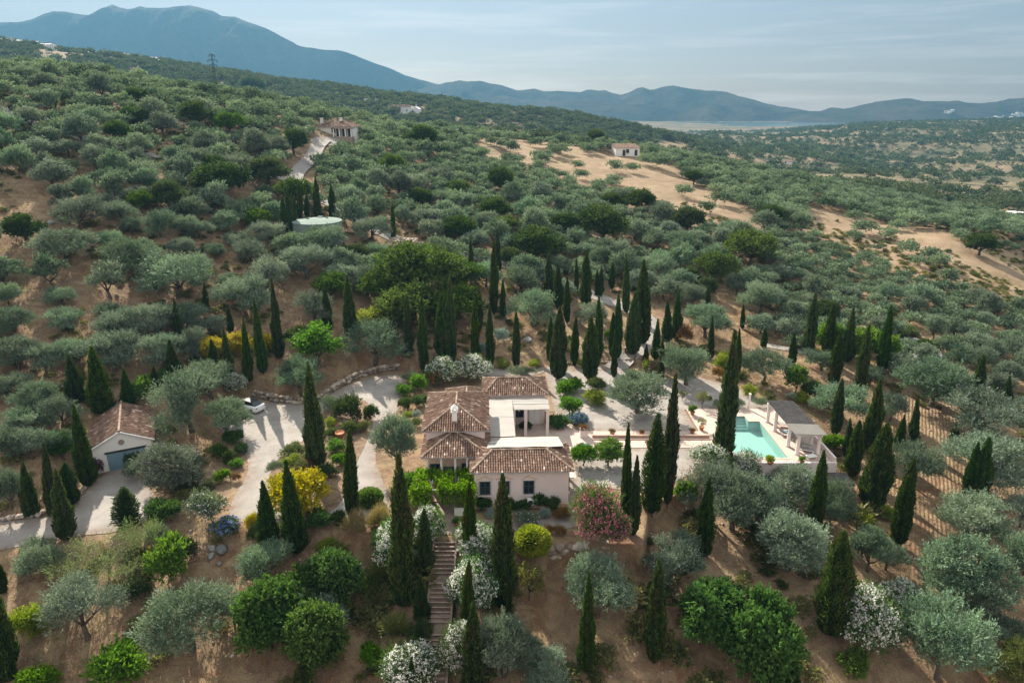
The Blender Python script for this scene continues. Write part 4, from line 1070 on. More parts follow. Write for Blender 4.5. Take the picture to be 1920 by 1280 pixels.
# ------------------------------------------------------------------ pool terrace
g = NT('pool_water'); co = g.coord()
nb_ = g.bump(g.noise(1.6, 4, .6, co, .5), .25, .08)
tb_ = g.n('ShaderNodeBsdfTransparent', {'Color': (.84, .965, .945, 1)}); gl_ = g.n('ShaderNodeBsdfGlossy', {'Roughness': .05, 'Normal': nb_})
fr_ = g.n('ShaderNodeFresnel', {'IOR': 1.33, 'Normal': nb_})
M['water'] = g.done(g.n('ShaderNodeMixShader', {0: g.math('MULTIPLY', fr_.outputs[0], g.math('SUBTRACT', 1.0, g.n('ShaderNodeNewGeometry').outputs['Backfacing'])), 1: tb_.outputs[0], 2: gl_.outputs[0]}).outputs[0])
pool = empty('swimming_pool', (27, 70, 0), 0, 'turquoise swimming pool with corner steps in pink terrace', 'pool')
def PL(mb): mb.M = Matrix.Translation((-27, -70, 0)); return mb
x0, x1, y0, y1 = POOL; sx0, sx1, sy0, sy1 = STEPA
mb = PL(MB()); zb, zt = -1.2, .02
mb.quad((x0, y0, zb), (x1, y0, zb), (x1, y1, zb), (x0, y1, zb))
for a, b in (((x0, y0), (x1, y0)), ((x1, y0), (x1, y1)), ((x1, y1), (sx1, y1)), ((sx0, y1), (x0, y1)), ((x0, y1), (x0, y0)), ((sx1, y1), (sx1, sy1)), ((sx1, sy1), (sx0, sy1)), ((sx0, sy1), (sx0, y1))):
    mb.quad((a[0], a[1], zb), (b[0], b[1], zb), (b[0], b[1], zt), (a[0], a[1], zt))
mb.build('basin', M['pool_tile'], pool)
mb = PL(MB())
for k in range(4): mb.box(sx0 + .01, sx1 - .01, sy1 - .36 * (k + 1), sy1 - .36 * k - .004, -1.19, -.26 - .22 * k)
mb.build('steps', M['pool_tile'], pool)
mb = PL(MB()); zw = -.10
mb.poly([(x0, y0, zw), (x1, y0, zw), (x1, y1, zw), (sx1, y1, zw), (sx1, sy1, zw), (sx0, sy1, zw), (sx0, y1, zw), (x0, y1, zw)])
mb.build('water', M['water'], pool)
mb = PL(MB()); c_ = .32
def rim(ax, bx, ay, by): mb.box(ax, bx, ay, by, -.02, .085)
rim(x0 - c_, x0, y0 - c_, y1 + c_); rim(x1, x1 + c_, y0 - c_, y1 + c_); rim(x0, x1, y0 - c_, y0); rim(x0, sx0 - c_, y1, y1 + c_); rim(sx1 + c_, x1, y1, y1 + c_)
rim(sx0 - c_, sx0, y1, sy1 + c_); rim(sx1, sx1 + c_, y1, sy1 + c_); rim(sx0, sx1, sy1, sy1 + c_)
mb.build('coping', M['pink_pave'], pool)
# deck (slab pieces around the pool)
DX0, DX1, DY0, DY1 = 21.9, 34.6, 64.75, 78.4
dk = MB(); zd = .06
for a, b, c, d in ((DX0, x0 - c_, DY0 + .5, DY1), (x1 + c_, DX1 - .25, DY0 + .25, DY1), (x0 - c_, x1 + c_, sy1 + c_, DY1), (x0 - c_, sx0 - c_, y1 + c_, sy1 + c_), (sx1 + c_, x1 + c_, y1 + c_, sy1 + c_), (DX0, x1 + c_, DY0 + .25, y0 - c_)):
    dk.box(a + .002, b - .002, c + .002, d - .002, -.3, zd)
tag(dk.build('pool_deck', M['pink_pave']), 'pink tiled deck around the turquoise pool', 'terrace', kind='structure')
pw = empty('pool_house', (27, 64.7, 0), 0, 'plastered lower storey under the pool terrace with blue openings', 'building')
mb = MB(); mb.M = Matrix.Translation((-27, -64.7, 0)); mb.box(19.5, DX1, 64.45, 64.75, -5, .17); mb.box(DX1 - .25, DX1, 64.75, 70.0, -4.6, .62); mb.box(DX1 - .25, DX1, 70.0, 78.4, -3, .2); mb.box(19.5, 19.8, 64.75, 68.0, -3, .0)
mb.build('wall', M['plaster'], pw)
window(pw, 0.6, -.25, -2.6, 1.2, 1.3, 'f', True, False, 'door_blue'); door(pw, 3.2, -.25, -3.4, 1.0, 2.1, 'f'); window(pw, 5.6, -.25, -2.6, 1.0, 1.3, 'f', True, False, 'door_blue')
lm = MB(); lm.lathe([(.08, 0), (.12, .08), (.12, .3), (.03, .42)], (2.2, -.42, -1.7), 8); lm.box(2.17, 2.23, -.4, -.25, -1.55, -1.5); lm.build('wall_lamp', M['iron'], pw)
# lower porch
lp = empty('porch', (33.6, 63.4, 0), 0, 'reed-roofed lower porch on pink pillars under the pool wall', 'porch')
mb = MB()
for k in range(34):
    x = -2.0 + k * .12; mb.tube([(x, -1.15, -1.10), (x, 1.03, -1.02)], .062, 6, trng.random())
mb.build('reed_roof', M['reed'], lp)
mb = MB(); mb.box(-2.1, 2.1, -1.2, -1.02, -1.34, -1.17); mb.box(-2.1, 2.1, .2, .3, -1.28, -1.13); mb.build('beam', M['reed'], lp)
for x in (1.55, -1.6):
    mb = MB(); mb.box(x - .2, x + .2, -1.15, -.75, -4.4, -1.35); mb.box(x - .3, x + .3, -1.25, -.65, -4.5, -3.5); mb.build('pillar', M['plaster'], lp)
# pool pergola
pp = empty('pergola', (32.1, 70.5, 0), 0, 'poolside pergola on round pink columns with reed roof', 'pergola')
mb = MB()
for k in range(54):
    y = -1.85 + k * .117; mb.tube([(-1.65, y, 2.74 + .01 * (k % 2)), (1.6, y, 2.62)], .06, 5, trng.random())
mb.build('reed_roof', M['reed'], pp)
mb = MB()
for k in range(22):
    y = -4.45 + k * .118; mb.tube([(-1.7 + .05 * math.sin(k * 2.3), y, 2.75), (1.75 + .06 * math.sin(k * 1.7), y, 2.64)], .058, 5)
mb.build('white_cane_roof', M['canvas'], pp)
mb = MB()
for x in (-1.35, 1.3): mb.box(x - .08, x + .08, -4.35, 4.4, 2.44, 2.6)
mb.box(-1.3, 1.25, -4.2, -4.05, 2.45, 2.56); mb.build('beam', M['white_wall'], pp)
for x, y in ((-1.35, 4.1), (-1.35, 1.7), (-1.25, -2.1), (-1.0, -4.0), (1.3, -3.9), (1.3, -2.0), (1.3, 1.6), (1.3, 4.0)):
    mb = MB(); mb.lathe([(.27, 0), (.27, .1), (.21, .16), (.19, 2.2), (.24, 2.3), (.26, 2.44)], (x, y, .06), 14); mb.build('column', M['plaster'], pp, True)
mb = MB(); mb.lathe([(.16, 0), (.13, 2.0), (.17, 2.1), (.17, 2.2)], n=10)
o = mb.build('garden_post', M['plaster']); o.location = at_z(1403, 768, .0); tag(o, 'single pink post at the far edge of the pool deck', 'post')

# sun loungers
def lounger(loc, rz, label, back=38, towel=None):
    t = empty('sun_lounger', loc, rz, label, 'sun lounger', 'white loungers by the pool')
    f = MB()
    for sx in (-.33, .33):
        f.tube([(sx, -.95, .34), (sx, .95, .34)], .03, 6)
    f.build('frame', M['white_paint'], t)
    for sx in (-.33, .33):
        for sy in (-.8, .75):
            l = MB(); l.tube([(sx, sy - .12, 0), (sx, sy, .34)], .028, 6); l.tube([(sx, sy + .12, 0), (sx, sy, .34)], .028, 6); l.build('leg', M['white_paint'], t)
    s = MB()
    for k in range(11): s.box(-.31, .31, -.95 + k * .115, -.95 + k * .115 + .10, .36, .385)
    s.build('seat', M['canvas'], t)
    b = MB(); b.M = Matrix.Translation((0, .32, .37)) @ Matrix.Rotation(R(back), 4, 'X')
    for k in range(6): b.box(-.31, .31, k * .115, k * .115 + .10, 0, .025)
    b.tube([(-.31, 0, 0), (-.31, .72, 0)], .025, 6); b.tube([(.31, 0, 0), (.31, .72, 0)], .025, 6)
    b.build('backrest', M['canvas'], t)
    return t
lounger((32.3, 67.15, .06), R(62), 'white lounger nearest the deck front with raised back', 42)
lounger((32.5, 68.2, .06), R(62), 'white lounger second from deck front, half shaded', 45)
lounger((31.9, 71.0, .06), R(75), 'white lounger lying flat under the middle of the pergola', 8)
lounger((32.0, 73.4, .06), R(75), 'white lounger at the far end of the pergola', 30)
tb = empty('low_table', (32.3, 65.6, .06), .3, 'low white table at the front edge of the pool deck', 'table')
mb = MB(); mb.box(-.55, .55, -.32, .32, .30, .35); mb.build('tabletop', M['white_paint'], tb)
for sx in (-.45, .45):
    for sy in (-.24, .24):
        mb = MB(); mb.tube([(sx, sy, 0), (sx, sy, .3)], .025, 6); mb.build('leg', M['white_paint'], tb)
tw = MB()
vs = [(-.4 + .8 * i / 8, -.9 + 1.8 * j / 16, .02 * math.sin(i * 1.1 + j * .6)) for j in range(17) for i in range(9)]
tw.add(vs, [(j * 9 + i, j * 9 + i + 1, (j + 1) * 9 + i + 1, (j + 1) * 9 + i) for j in range(16) for i in range(8)])
o = tw.build('beach_towel', M['door_blue'], None, True); o.location = (31.9, 71.0, .50); o.rotation_euler = (0, 0, R(75)); tag(o, 'blue towel spread on the flat lounger', 'towel')

# pots
def pot(px, py, r, h, label, kind=None, mat='pot', z=.06, square=False, ps=1.0):
    p = at_z(px, py, z); t = empty('plant_pot', tuple(p), 0, label, 'plant pot')
    mb = MB()
    if square: mb.box(-r, r, -r, r, 0, h); mb.box(-r - .04, r + .04, -r - .04, r + .04, h - .1, h + .002)
    else: mb.lathe([(r * .65, 0), (r * .95, h * .8), (r * 1.08, h * .82), (r * 1.08, h), (r * .9, h), (r * .88, h * .9)], n=16)
    mb.build('pot', M[mat], t, not square)
    if kind:
        for pn, me in PROTO[kind][0]:
            if pn == 'inner_twigs' : continue
            o = link_mesh(pn, me, t, (0, 0, h * .85)); o.scale = (ps, ps, ps)
    return t
POTS = [(1298, 777, .30, .45, 'terracotta pot with a small leafy shrub at the deck corner', 'bright_shrub', .62),
        (1315, 806, .30, .5, 'tall terracotta pot with a little tree beside the pool', 'small_tree', .42),
        (1298, 812, .26, .3, 'low terracotta bowl near the rill by the pool', 'rust_shrub', .45),
        (1203, 815, .26, .3, 'terracotta bowl halfway along the rill wall', 'rust_shrub', .4),
        (1148, 815, .28, .35, 'terracotta bowl at the house end of the rill', 'rust_shrub', .5),
        (1216, 838, .28, .4, 'terracotta pot on the near side of the rill', 'rust_shrub', .5)]
for px_, py_, r_, h_, lb, kd, ps in POTS: pot(px_, py_, r_, h_, lb, kd, ps=ps * .8)
pot(1094, 817, .42, .85, 'square pink planter with brown succulent beside the blue shrub', 'rust_shrub', 'plaster', square=True, ps=.6)
pot(1444, 870, .3, .25, 'flat bowl with yellowish plant on the pool parapet', 'lime_shrub', z=.18, ps=.45)
pot(1503, 868, .25, .3, 'small pot with leafy plant on the pool parapet', 'bright_shrub', z=.18, ps=.32)
pot(812, 965, .45, .55, 'terracotta pot with succulents beside the entrance steps', 'bright_shrub', ps=.4)
pot(856, 985, .25, .3, 'small green pot on the brick path', 'bright_shrub', ps=.35)
pot(638, 822, .5, .8, 'round terracotta jar standing in the island bed')

# ------------------------------------------------------------------ garage
p0 = at_y(178.6, 890, 63.3); gx, gy = -41.2, 64.6
ga = empty('garage', (gx, gy, -.55), R(27), 'white gabled garage with faded blue door and tiled roof', 'garage')
W2, GD, GE, GH = 2.75, 8.0, 2.95, 4.35
mb = MB()
mb.box(-W2, W2, .0, GD, -.6, GE - .02)
mb.add([(-W2, 0, GE - .02), (W2, 0, GE - .02), (0, 0, GH), (-W2, GD, GE - .02), (W2, GD, GE - .02), (0, GD, GH)], [(0, 1, 2), (3, 5, 4), (0, 2, 5, 3), (1, 4, 5, 2)])
mb.build('wall', M['white_wall'], ga)
t, u, r = MB(), MB(), MB(); ov = .35; dz_ = (GH - GE) / W2
ez = GE + .10 - ov * dz_
tiles(t, u, (W2 + ov, -.3, ez), (W2 + ov, GD + .3, ez), (0, GD + .3, GH + .1), (0, -.3, GH + .1))
tiles(t, u, (-W2 - ov, GD + .3, ez), (-W2 - ov, -.3, ez), (0, -.3, GH + .1), (0, GD + .3, GH + .1))
ridge(r, (0, -.35, GH + .1), (0, GD + .3, GH + .1), .13)
ro = t.build('roof', M['tile'], ga); u.build('tile_bed', M['tile_under'], ro); r.build('ridge_tiles', M['ridge'], ro)
vr = MB()
for sx in (-1, 1): vr.tube([(sx * (W2 + ov), -.30, ez - .05), (0, -.30, GH + .04)], .07, 6)
vr.build('verge', M['white_wall'], ro)
dr = MB(); dr.box(-1.55, 2.0, -.06, -.003, -.55, 2.05)
for k in range(5): dr.box(-1.5, 1.95, -.085, -.06, -.5 + k * .51, -.5 + k * .51 + .46)
do = dr.build('garage_door', M['door_blue'], ga)
hd = MB(); hd.box(.15, .35, -.12, -.085, .55, .62); hd.build('handle', M['chrome'], do)
fr = MB(); fr.box(-1.7, 2.15, -.12, -.003, 2.06, 2.24); fr.build('lintel', M['iron'], ga)
vt = MB(); vt.M = Matrix.Translation((0, -.02, 3.1)) @ Matrix.Rotation(R(90), 4, 'X'); vt.lathe([(.30, 0), (.30, .05), (.22, .06)], n=18); vo = vt.build('round_vent', M['stone'], ga)

# ------------------------------------------------------------------ car
cp = at_z(478, 772, .04)
car = empty('car', (cp[0] - 1.0, cp[1] + .75, .05), R(152), 'white car parked beside the big olive on the gravel drive', 'car')
def loft(mb, secs, cap=True):
    n = len(secs[0]); vs = [p for s in secs for p in s]
    mb.add(vs, [(i * n + k, (i + 1) * n + k, (i + 1) * n + (k + 1) % n, i * n + (k + 1) % n) for i in range(len(secs) - 1) for k in range(n)] + ([tuple(range(n)), tuple((len(secs) - 1) * n + k for k in range(n))[::-1]] if cap else []))
def csec(x, w, z0, z1, zt, wt):
    return [(x, -w * .92, z0), (x, -w, z0 + .18), (x, -w, z1 - .12), (x, -wt, zt), (x, wt, zt), (x, w, z1 - .12), (x, w, z0 + .18), (x, w * .92, z0)]
mb = MB()
loft(mb, [csec(-2.2, .68, .36, .80, .78, .55), csec(-2.1, .82, .26, .98, .98, .70), csec(-1.6, .89, .22, 1.02, 1.03, .76), csec(-.6, .90, .20, 1.0, .98, .78), csec(.6, .90, .20, .98, .96, .78), csec(1.3, .89, .20, .93, .93, .74), csec(1.9, .83, .24, .80, .80, .66), csec(2.2, .66, .32, .66, .64, .5)])
body = mb.build('body', M['car'], car, True)
mb = MB()
def cab(x, w, zt): return [(x, -w, zt), (x, w, zt)]
A1 = [(-1.95, -.70, .98), (-1.95, .70, .98), (1.05, .74, .95), (1.05, -.74, .95)]
T1 = [(-1.25, -.56, 1.40), (-1.25, .56, 1.40), (.25, .58, 1.44), (.25, -.58, 1.44)]
mb.add(A1 + T1, [(0, 1, 5, 4), (1, 2, 6, 5), (2, 3, 7, 6), (3, 0, 4, 7)]); mb.build('window', M['glass'], car)
mb = MB(); mb.slab([(-1.3, -.57, 1.43), (.3, -.59, 1.47), (.3, .59, 1.47), (-1.3, .57, 1.43)], .05); mb.build('roof_panel', M['iron'], car)
for x in (-1.35, 1.35):
    for sy in (-.82, .82):
        t = MB(); t.M = Matrix.Translation((x, sy, .33)) @ Matrix.Rotation(R(90), 4, 'X'); t.lathe([(.2, -.11), (.33, -.11), (.34, 0), (.33, .11), (.2, .11)], n=20); wo_ = t.build('wheel', M['tyre'], car, True)
        t = MB(); t.M = Matrix.Translation((x, sy, .33)) @ Matrix.Rotation(R(90), 4, 'X'); t.lathe([(.21, -.112), (.21, .112)], n=14); t.build('rim', M['chrome'], wo_)
for sy in (-.6, .6):
    t = MB(); t.box(-2.19, -2.08, sy - .17, sy + .17, .72, .86); t.build('tail_light', M['lamp_red'], car)
    t = MB(); t.box(2.02, 2.14, sy - .16, sy + .16, .56, .68); t.build('headlight', M['chrome'], car)
    t = MB(); t.box(.7, .9, sy * 1.55 - .08, sy * 1.55 + .08, .95, 1.07); t.build('mirror', M['car'], car)

# ------------------------------------------------------------------ tank, sheds, hill houses, pylon
tp = hit(598, 449); td = 89 * depth(tp) / FPX
tk = empty('water_tank', tuple(tp), 0, 'round pale green water tank among cypresses and olives', 'water tank')
th_ = at_y(598, 421, tp[1] - td / 2)[2] - tp[2]
mb = MB(); rr = td / 2
mb.lathe([(rr, -1.5), (rr, th_ - .15), (rr * 1.015, th_ - .15), (rr * 1.015, th_), (rr * .99, th_ + .02), (rr * .5, th_ + .25), (.05, th_ + .35)], n=48); mb.build('shell', M['tank'], tk, False)
mb = MB(); mb.box(-.4, .4, -.4 + rr * .5, .4 + rr * .5, th_ + .1, th_ + .45); mb.build('hatch', M['tank'], tk)
sp = hit(755, 474)
sh = empty('stone_hut', tuple(sp), R(-8), 'small flat-topped stone hut beside the road below a lone cypress', 'hut')
mb = MB(); mb.box(-2.6, 2.4, -1.2, 2.2, -1, 2.3); mb.build('wall', M['plaster_warm'], sh)
rg_ = random.Random(5); mb = MB()
mb.box(-2.7, 2.5, -1.3, 2.3, 2.3, 2.42)
for k in range(40): mb.rock((rg_.uniform(-2.4, 2.2), rg_.uniform(-1, 2), 2.46), rg_.uniform(.15, .3), rg_, None, 1)
mb.build('roof', M['stone'], sh)

def hill_house(px, py, wpx, dpt, h, rz, label, roof='hip', name='house', porch=False, wallm='white_wall', win=2, dz=0):
    p = hit(px, py); dep = depth(p); w = wpx * dep / FPX
    e = empty(name, (p[0], p[1] + dpt * .3, p[2] + dz), rz, label, 'house')
    mb = MB(); mb.box(-w / 2, w / 2, -dpt / 2, dpt / 2, -2, h); mb.build('wall', M[wallm], e)
    if roof == 'hip':
        t = hip_roof(e, -w / 2 - .4, w / 2 + .4, -dpt / 2 - .4, dpt / 2 + .4, h + .07, dpt * .19, -w / 2 + dpt / 2, w / 2 - dpt / 2) if w > dpt + .5 else hip_roof(e, -w / 2 - .4, w / 2 + .4, -dpt / 2 - .4, dpt / 2 + .4, h + .07, w * .24, -.01, .01)
    elif roof == 'mono':
        t, u = MB(), MB(); tiles(t, u, (-w / 2 - .3, -dpt / 2 - .3, h + .05), (w / 2 + .3, -dpt / 2 - .3, h + .05), (w / 2 + .3, dpt / 2, h + 1.2), (-w / 2 - .3, dpt / 2, h + 1.2)); o = t.build('roof', M['tile'], e); u.build('tile_bed', M['tile_under'], o)
        mb = MB(); mb.add([(-w / 2, -dpt / 2, h), (-w / 2, dpt / 2, h), (-w / 2, dpt / 2, h + 1.1), (w / 2, -dpt / 2, h), (w / 2, dpt / 2, h), (w / 2, dpt / 2, h + 1.1)], [(0, 1, 2), (3, 5, 4), (1, 4, 5, 2)]); mb.build('gable', M[wallm], e)
    else:
        mb = MB(); mb.box(-w / 2 - .1, w / 2 + .1, -dpt / 2 - .1, dpt / 2 + .1, h, h + .25); mb.build('roof', M[wallm], e)
    for k in range(win):
        x = -w / 2 + w * (k + .6) / (win + (1.2 if porch else .2))
        window(e, x, -dpt / 2, 1.0, 1.1, 1.3, 'f', False, False, 'iron')
    return e, w
e, w = hill_house(631, 252, 72, 8.0, 2.5, R(-6), 'white hill house with hipped tile roof and pillared porch', win=1, dz=-.5)
pr_ = MB(); pr_.box(.4, w / 2 + .6, -6.2, -4.3, 2.1, 2.25); pr_.build('porch_roof', M['tile'], e)
for k in range(4):
    mb = MB(); x = .7 + k * (w / 2 - .4) / 3; mb.box(x - .12, x + .12, -6.1, -5.8, -.02, 2.1); mb.build('porch_pillar', M['white_wall'], e)
mb = MB(); mb.box(.4, w / 2 + .6, -6.2, -4.27, -2.5, -.02); mb.build('porch_floor', M['stone'], e)
for k in range(3): door(e, 1.5 + k * 1.7, -4.25, 0, .9, 2.1, 'f', 'iron', 1)
mb = MB(); mb.box(-w / 2 - .1, w / 2 + .1, -4.4, -4.253, -2, -.2); mb.build('plinth', M['stone'], e)
for x in (-w / 2 + .8, 1.0):
    mb = MB(); mb.box(x - .35, x + .35, -.35, .35, 2.9, 4.8); mb.box(x - .45, x + .45, -.45, .45, 4.8, 4.95); mb.build('chimney', M['white_wall'], e)
e, w = hill_house(1173, 292, 46, 5.5, 2.7, R(10), 'small white cottage on the dry golden field', 'mono', win=1)
door(e, -w * .15, -2.75, 0, .9, 2.0, 'f', 'iron', 1); door(e, w * .36, -2.75, 0, .9, 2.0, 'f', 'iron', 1)
e, w = hill_house(752, 215, 46, 7, 4.6, R(-14), 'long farmhouse with tiled roof on the hill crest', win=3, dz=1.6)
mb = MB(); mb.box(w / 2 + .1, w / 2 + 6.5, -3.2, 3.2, -2, 2.8); mb.add([(w / 2 + .1, -3.2, 2.8), (w / 2 + 6.5, -3.2, 2.8), (w / 2 + .1, 3.2, 2.8), (w / 2 + 6.5, 3.2, 2.8), (w / 2 + 3.3, -3.2, 4.6), (w / 2 + 3.3, 3.2, 4.6)], [(0, 1, 4), (2, 5, 3), (0, 4, 5, 2), (1, 3, 5, 4)]); mb.build('annexe', M['white_wall'], e)
mb = MB(); mb.box(w / 2 + 3.0, w / 2 + 3.6, -.3, .3, 4.3, 6.3); mb.build('chimney', M['white_wall'], e)
hill_house(695, 196, 22, 6, 3.0, R(-10), 'flat white house on the crest left of the farmhouse', 'flat', win=2, dz=1.5)
hill_house(333, 156, 22, 6, 2.6, R(-8), 'low tiled white house half sunk in upper olives', win=1)
hill_house(563, 183, 26, 6, 2.6, R(-8), 'low roof peeping over the olive crest near the pylon', win=1)
hill_house(1765, 377, 22, 7, 3.6, R(20), 'pale tiled house among olives near the valley floor', win=2)
hill_house(1912, 412, 26, 7, 3.0, R(12), 'white house at the very edge of the lower slope', 'flat', win=2)
hill_house(1472, 308, 26, 5, 2.4, R(-5), 'low pinkish farm shed in the trees past the cottage', 'mono', win=1)
p = at_y(405, 165, 205.); p = np.array((p[0], 205., float(tz(p[0], 205.))))
py_ = empty('power_pylon', tuple(p), R(20), 'lattice power pylon with three crossarms on the olive crest', 'pylon')
hp = at_y(404, 102, 205.)[2] - p[2]
mb = MB()
for sx, sy in ((-1, -1), (1, -1), (1, 1), (-1, 1)): mb.tube([(sx * .5, sy * .5, -1), (sx * .14, sy * .14, hp)], .05, 5)
for k in range(12):
    z0, z1 = hp * k / 12, hp * (k + 1) / 12; w0, w1 = .5 - .36 * k / 12, .5 - .36 * (k + 1) / 12
    for s in (-1, 1):
        mb.tube([(-w0, s * w0, z0), (w1, s * w1, z1)], .025, 4); mb.tube([(w0, s * w0, z0), (-w1, s * w1, z1)], .025, 4)
        mb.tube([(s * w0, -w0, z0), (s * w1, w1, z1)], .025, 4)
mb.build('mast', M['iron'], py_)
for k, L in ((.98, .8), (.87, 1.3), (.76, 1.1)):
    mb = MB(); mb.tube([(-L, 0, hp * k), (L, 0, hp * k)], .06, 5); mb.tube([(-L, 0, hp * k), (0, 0, hp * k + .35)], .04, 4); mb.tube([(L, 0, hp * k), (0, 0, hp * k + .35)], .04, 4); a = mb.build('crossarm', M['iron'], py_)
    mb = MB()
    for s in (-1, 1): mb.lathe([(.08, -.5), (.10, -.3), (.06, 0)], (s * L * .92, 0, hp * k), 7)
    mb.build('insulator', M['glass'], a)

# far villages, each house a few pixels
vr_ = random.Random(21)
def village(pts, n, w0, w1, label, group, D=None):
    protos = []
    for k in range(4):
        mb = MB(); w, d, h = vr_.uniform(7, 12), vr_.uniform(6, 8), vr_.uniform(4, 7)
        mb.box(-w / 2, w / 2, -d / 2, d / 2, -4, h); protos.append((mb.mesh('village_house', M['white_wall']), w, d, h))
    for i in range(n):
        f = vr_.random(); k = f * (len(pts) - 1); j = int(k); k -= j
        px = pts[j][0] + (pts[min(j + 1, len(pts) - 1)][0] - pts[j][0]) * k; py = pts[j][1] + (pts[min(j + 1, len(pts) - 1)][1] - pts[j][1]) * k + vr_.uniform(-2.5, 3.0)
        if D:
            hs_ = [h_.ray_cast(Vector((0, 0, CAM_H)), Vector(ray(px, py)).normalized()) for h_ in HILLS]; hs_ = [h_ for h_ in hs_ if h_[0] is not None]
            if not hs_: continue
            q_ = min(hs_, key=lambda h_: h_[3])[0]; loc = (q_[0], q_[1], q_[2] - 1)
        else:
            q_ = at_y(px, py, 770 + vr_.uniform(-30, 10)); loc = (q_[0], q_[1], float(tz(q_[0], q_[1])) + 1.5)
        me, w, d, h = protos[vr_.randrange(4)]
        s = vr_.uniform(w0, w1)
        o = link_mesh('village_house', me); o.location = loc; o.rotation_euler = (0, 0, vr_.uniform(-.6, .6)); o.scale = (s, s, s * vr_.uniform(.8, 1.1))
        tag(o, label, 'house', group)
        rm = MB(); rm.add([(-w / 2 - .3, -d / 2 - .3, h), (w / 2 + .3, -d / 2 - .3, h), (w / 2 + .3, d / 2 + .3, h), (-w / 2 - .3, d / 2 + .3, h), (-w / 2 - .3, 0, h + 1.6), (w / 2 + .3, 0, h + 1.6)], [(0, 1, 5, 4), (2, 3, 4, 5), (0, 4, 3), (1, 2, 5)])
        rm.build('roof', M['tile'] if vr_.random() < .3 else M['white_wall'], o)
village([(0, 82), (40, 80), (75, 84), (105, 90)], 24, .38, .65, 'tiny white house in the ridge village above the olive slope', 'ridge village houses')
village([(168, 100), (200, 103), (240, 108), (272, 113), (300, 118)], 32, .35, .62, 'small white house on the ridge before the massif', 'ridge hamlet houses')
village([(1770, 212), (1790, 208)], 9, .9, 1.6, 'speck of a white house on the far blue hills', 'far hill houses', 3150)
village([(1845, 225), (1880, 220), (1918, 217)], 22, .9, 1.7, 'white house of the distant town under the blue hills', 'distant town houses', 3050)

# dry stone walls
rw = random.Random(9)
def rubble(pts, h, label, r=.42, rows=2, name='rubble_wall', mat='stone'):
    """pts: world xy line; stones piled in rows along it"""
    mb = MB(); P = [np.array(p, float) for p in pts]
    for a, b in zip(P, P[1:]):
        L = np.linalg.norm(b - a); n = max(1, int(L / (r * 1.35)))
        for k in range(n):
            for q_ in range(rows):
                f = (k + rw.random() * .6) / n; c = a + (b - a) * f
                z = float(tz(c[0], c[1])) if h is None else h[0]
                zz = z + r * .5 + q_ * r * 1.25 if h is None else h[0] + (h[1] - h[0]) * (q_ + .4) / rows
                mb.rock((c[0] + rw.uniform(-.12, .12), c[1] + rw.uniform(-.15, .15), zz), r * rw.uniform(.75, 1.25), rw, None, 2, .75)
    return tag(mb.build(name, M[mat], None, True), label, 'stone wall')
y_ = 50.62
rubble([(1.6, y_), (4, y_ + .05), (7, y_ + .2), (10.3, y_ + .3)], (-1.45, -.12), 'boulder retaining wall below the pink oleander', .46, 3)
rubble([(-3.2, y_ + .1), (-1.2, y_), (1.4, y_)], (-1.3, -.15), 'boulder retaining wall behind the white oleanders by the stairs', .42, 3)
ed = [hit(*p)[:2] for p in ((478, 742), (520, 752), (565, 757), (598, 752), (632, 728), (668, 708), (706, 697), (752, 692))]
rubble(ed, None, 'low dry stone wall along the uphill edge of the driveway', .36, 2)
ed = [hit(*p)[:2] for p in ((0, 975), (60, 968), (100, 962), (140, 945), (158, 915), (180, 895))]
rubble(ed, None, 'row of rough stones edging the garage forecourt', .28, 1)
ed = [hit(*p)[:2] for p in ((1030, 682), (1110, 682), (1165, 676), (1190, 668))]
rubble(ed, None, 'row of small stones edging the path under stout cypresses', .18, 1)
ed = [hit(*p)[:2] for p in ((1172, 660), (1196, 640), (1206, 620))]
rubble(ed, None, 'stone verge of the climbing road beside the cypress pair', .3, 2)
def boulder(px, py, wpx, label, mat='greystone'):
    p = hit(px, py); r = wpx * depth(p) / FPX / 2
    mb = MB(); mb.rock((0, 0, r * .35), r, rw, None, 3); o = mb.build('boulder', M[mat], None, True); o.location = tuple(p)
    return tag(o, label, 'rock')
for px, py, w, lb in ((1712, 648, 26, 'broad grey rock at the head of the outcrop'), (1735, 660, 30, 'largest grey rock in the outcrop under dark bushes'), (1700, 640, 14, 'small pale rock at the outcrop tip'), (1757, 672, 24, 'grey rock low in the outcrop'), (1722, 675, 22, 'flat grey rock before the largest outcrop rock'), (1680, 636, 12, 'stone lying uphill of the outcrop'),
                      (398, 1030, 14, 'pale blue-grey stone on bare soil below the blue shrub'), (416, 1034, 22, 'largest grey stone on bare soil below the blue shrub'), (396, 1044, 13, 'dark stone beside the largest stone on bare soil'), (412, 1058, 10, 'small stone alone below the stone cluster'), (444, 1064, 9, 'tiny stone right of the stone cluster'),
                      (55, 434, 16, 'dark boulder on bare slope by the small round olive'), (96, 420, 11, 'dark boulder at the foot of the broad dark olive'), (196, 386, 16, 'blue-grey boulder between two olives on the upper slope'), (70, 512, 8, 'pale stone on the bare slope'), (219, 556, 8, 'white stone on rust-coloured bare soil'), (1150, 425, 16, 'pale boulder near the big dark oak'), (1180, 380, 18, 'tall pale boulder among grove olives'), (1020, 295, 10, 'stone on the dry field edge'), (990, 640, 14, 'grey rock beside the blue agave'), (1702, 990, 12, 'pale stone at the foot of the leaning cypress')):
    boulder(px, py, w, lb)
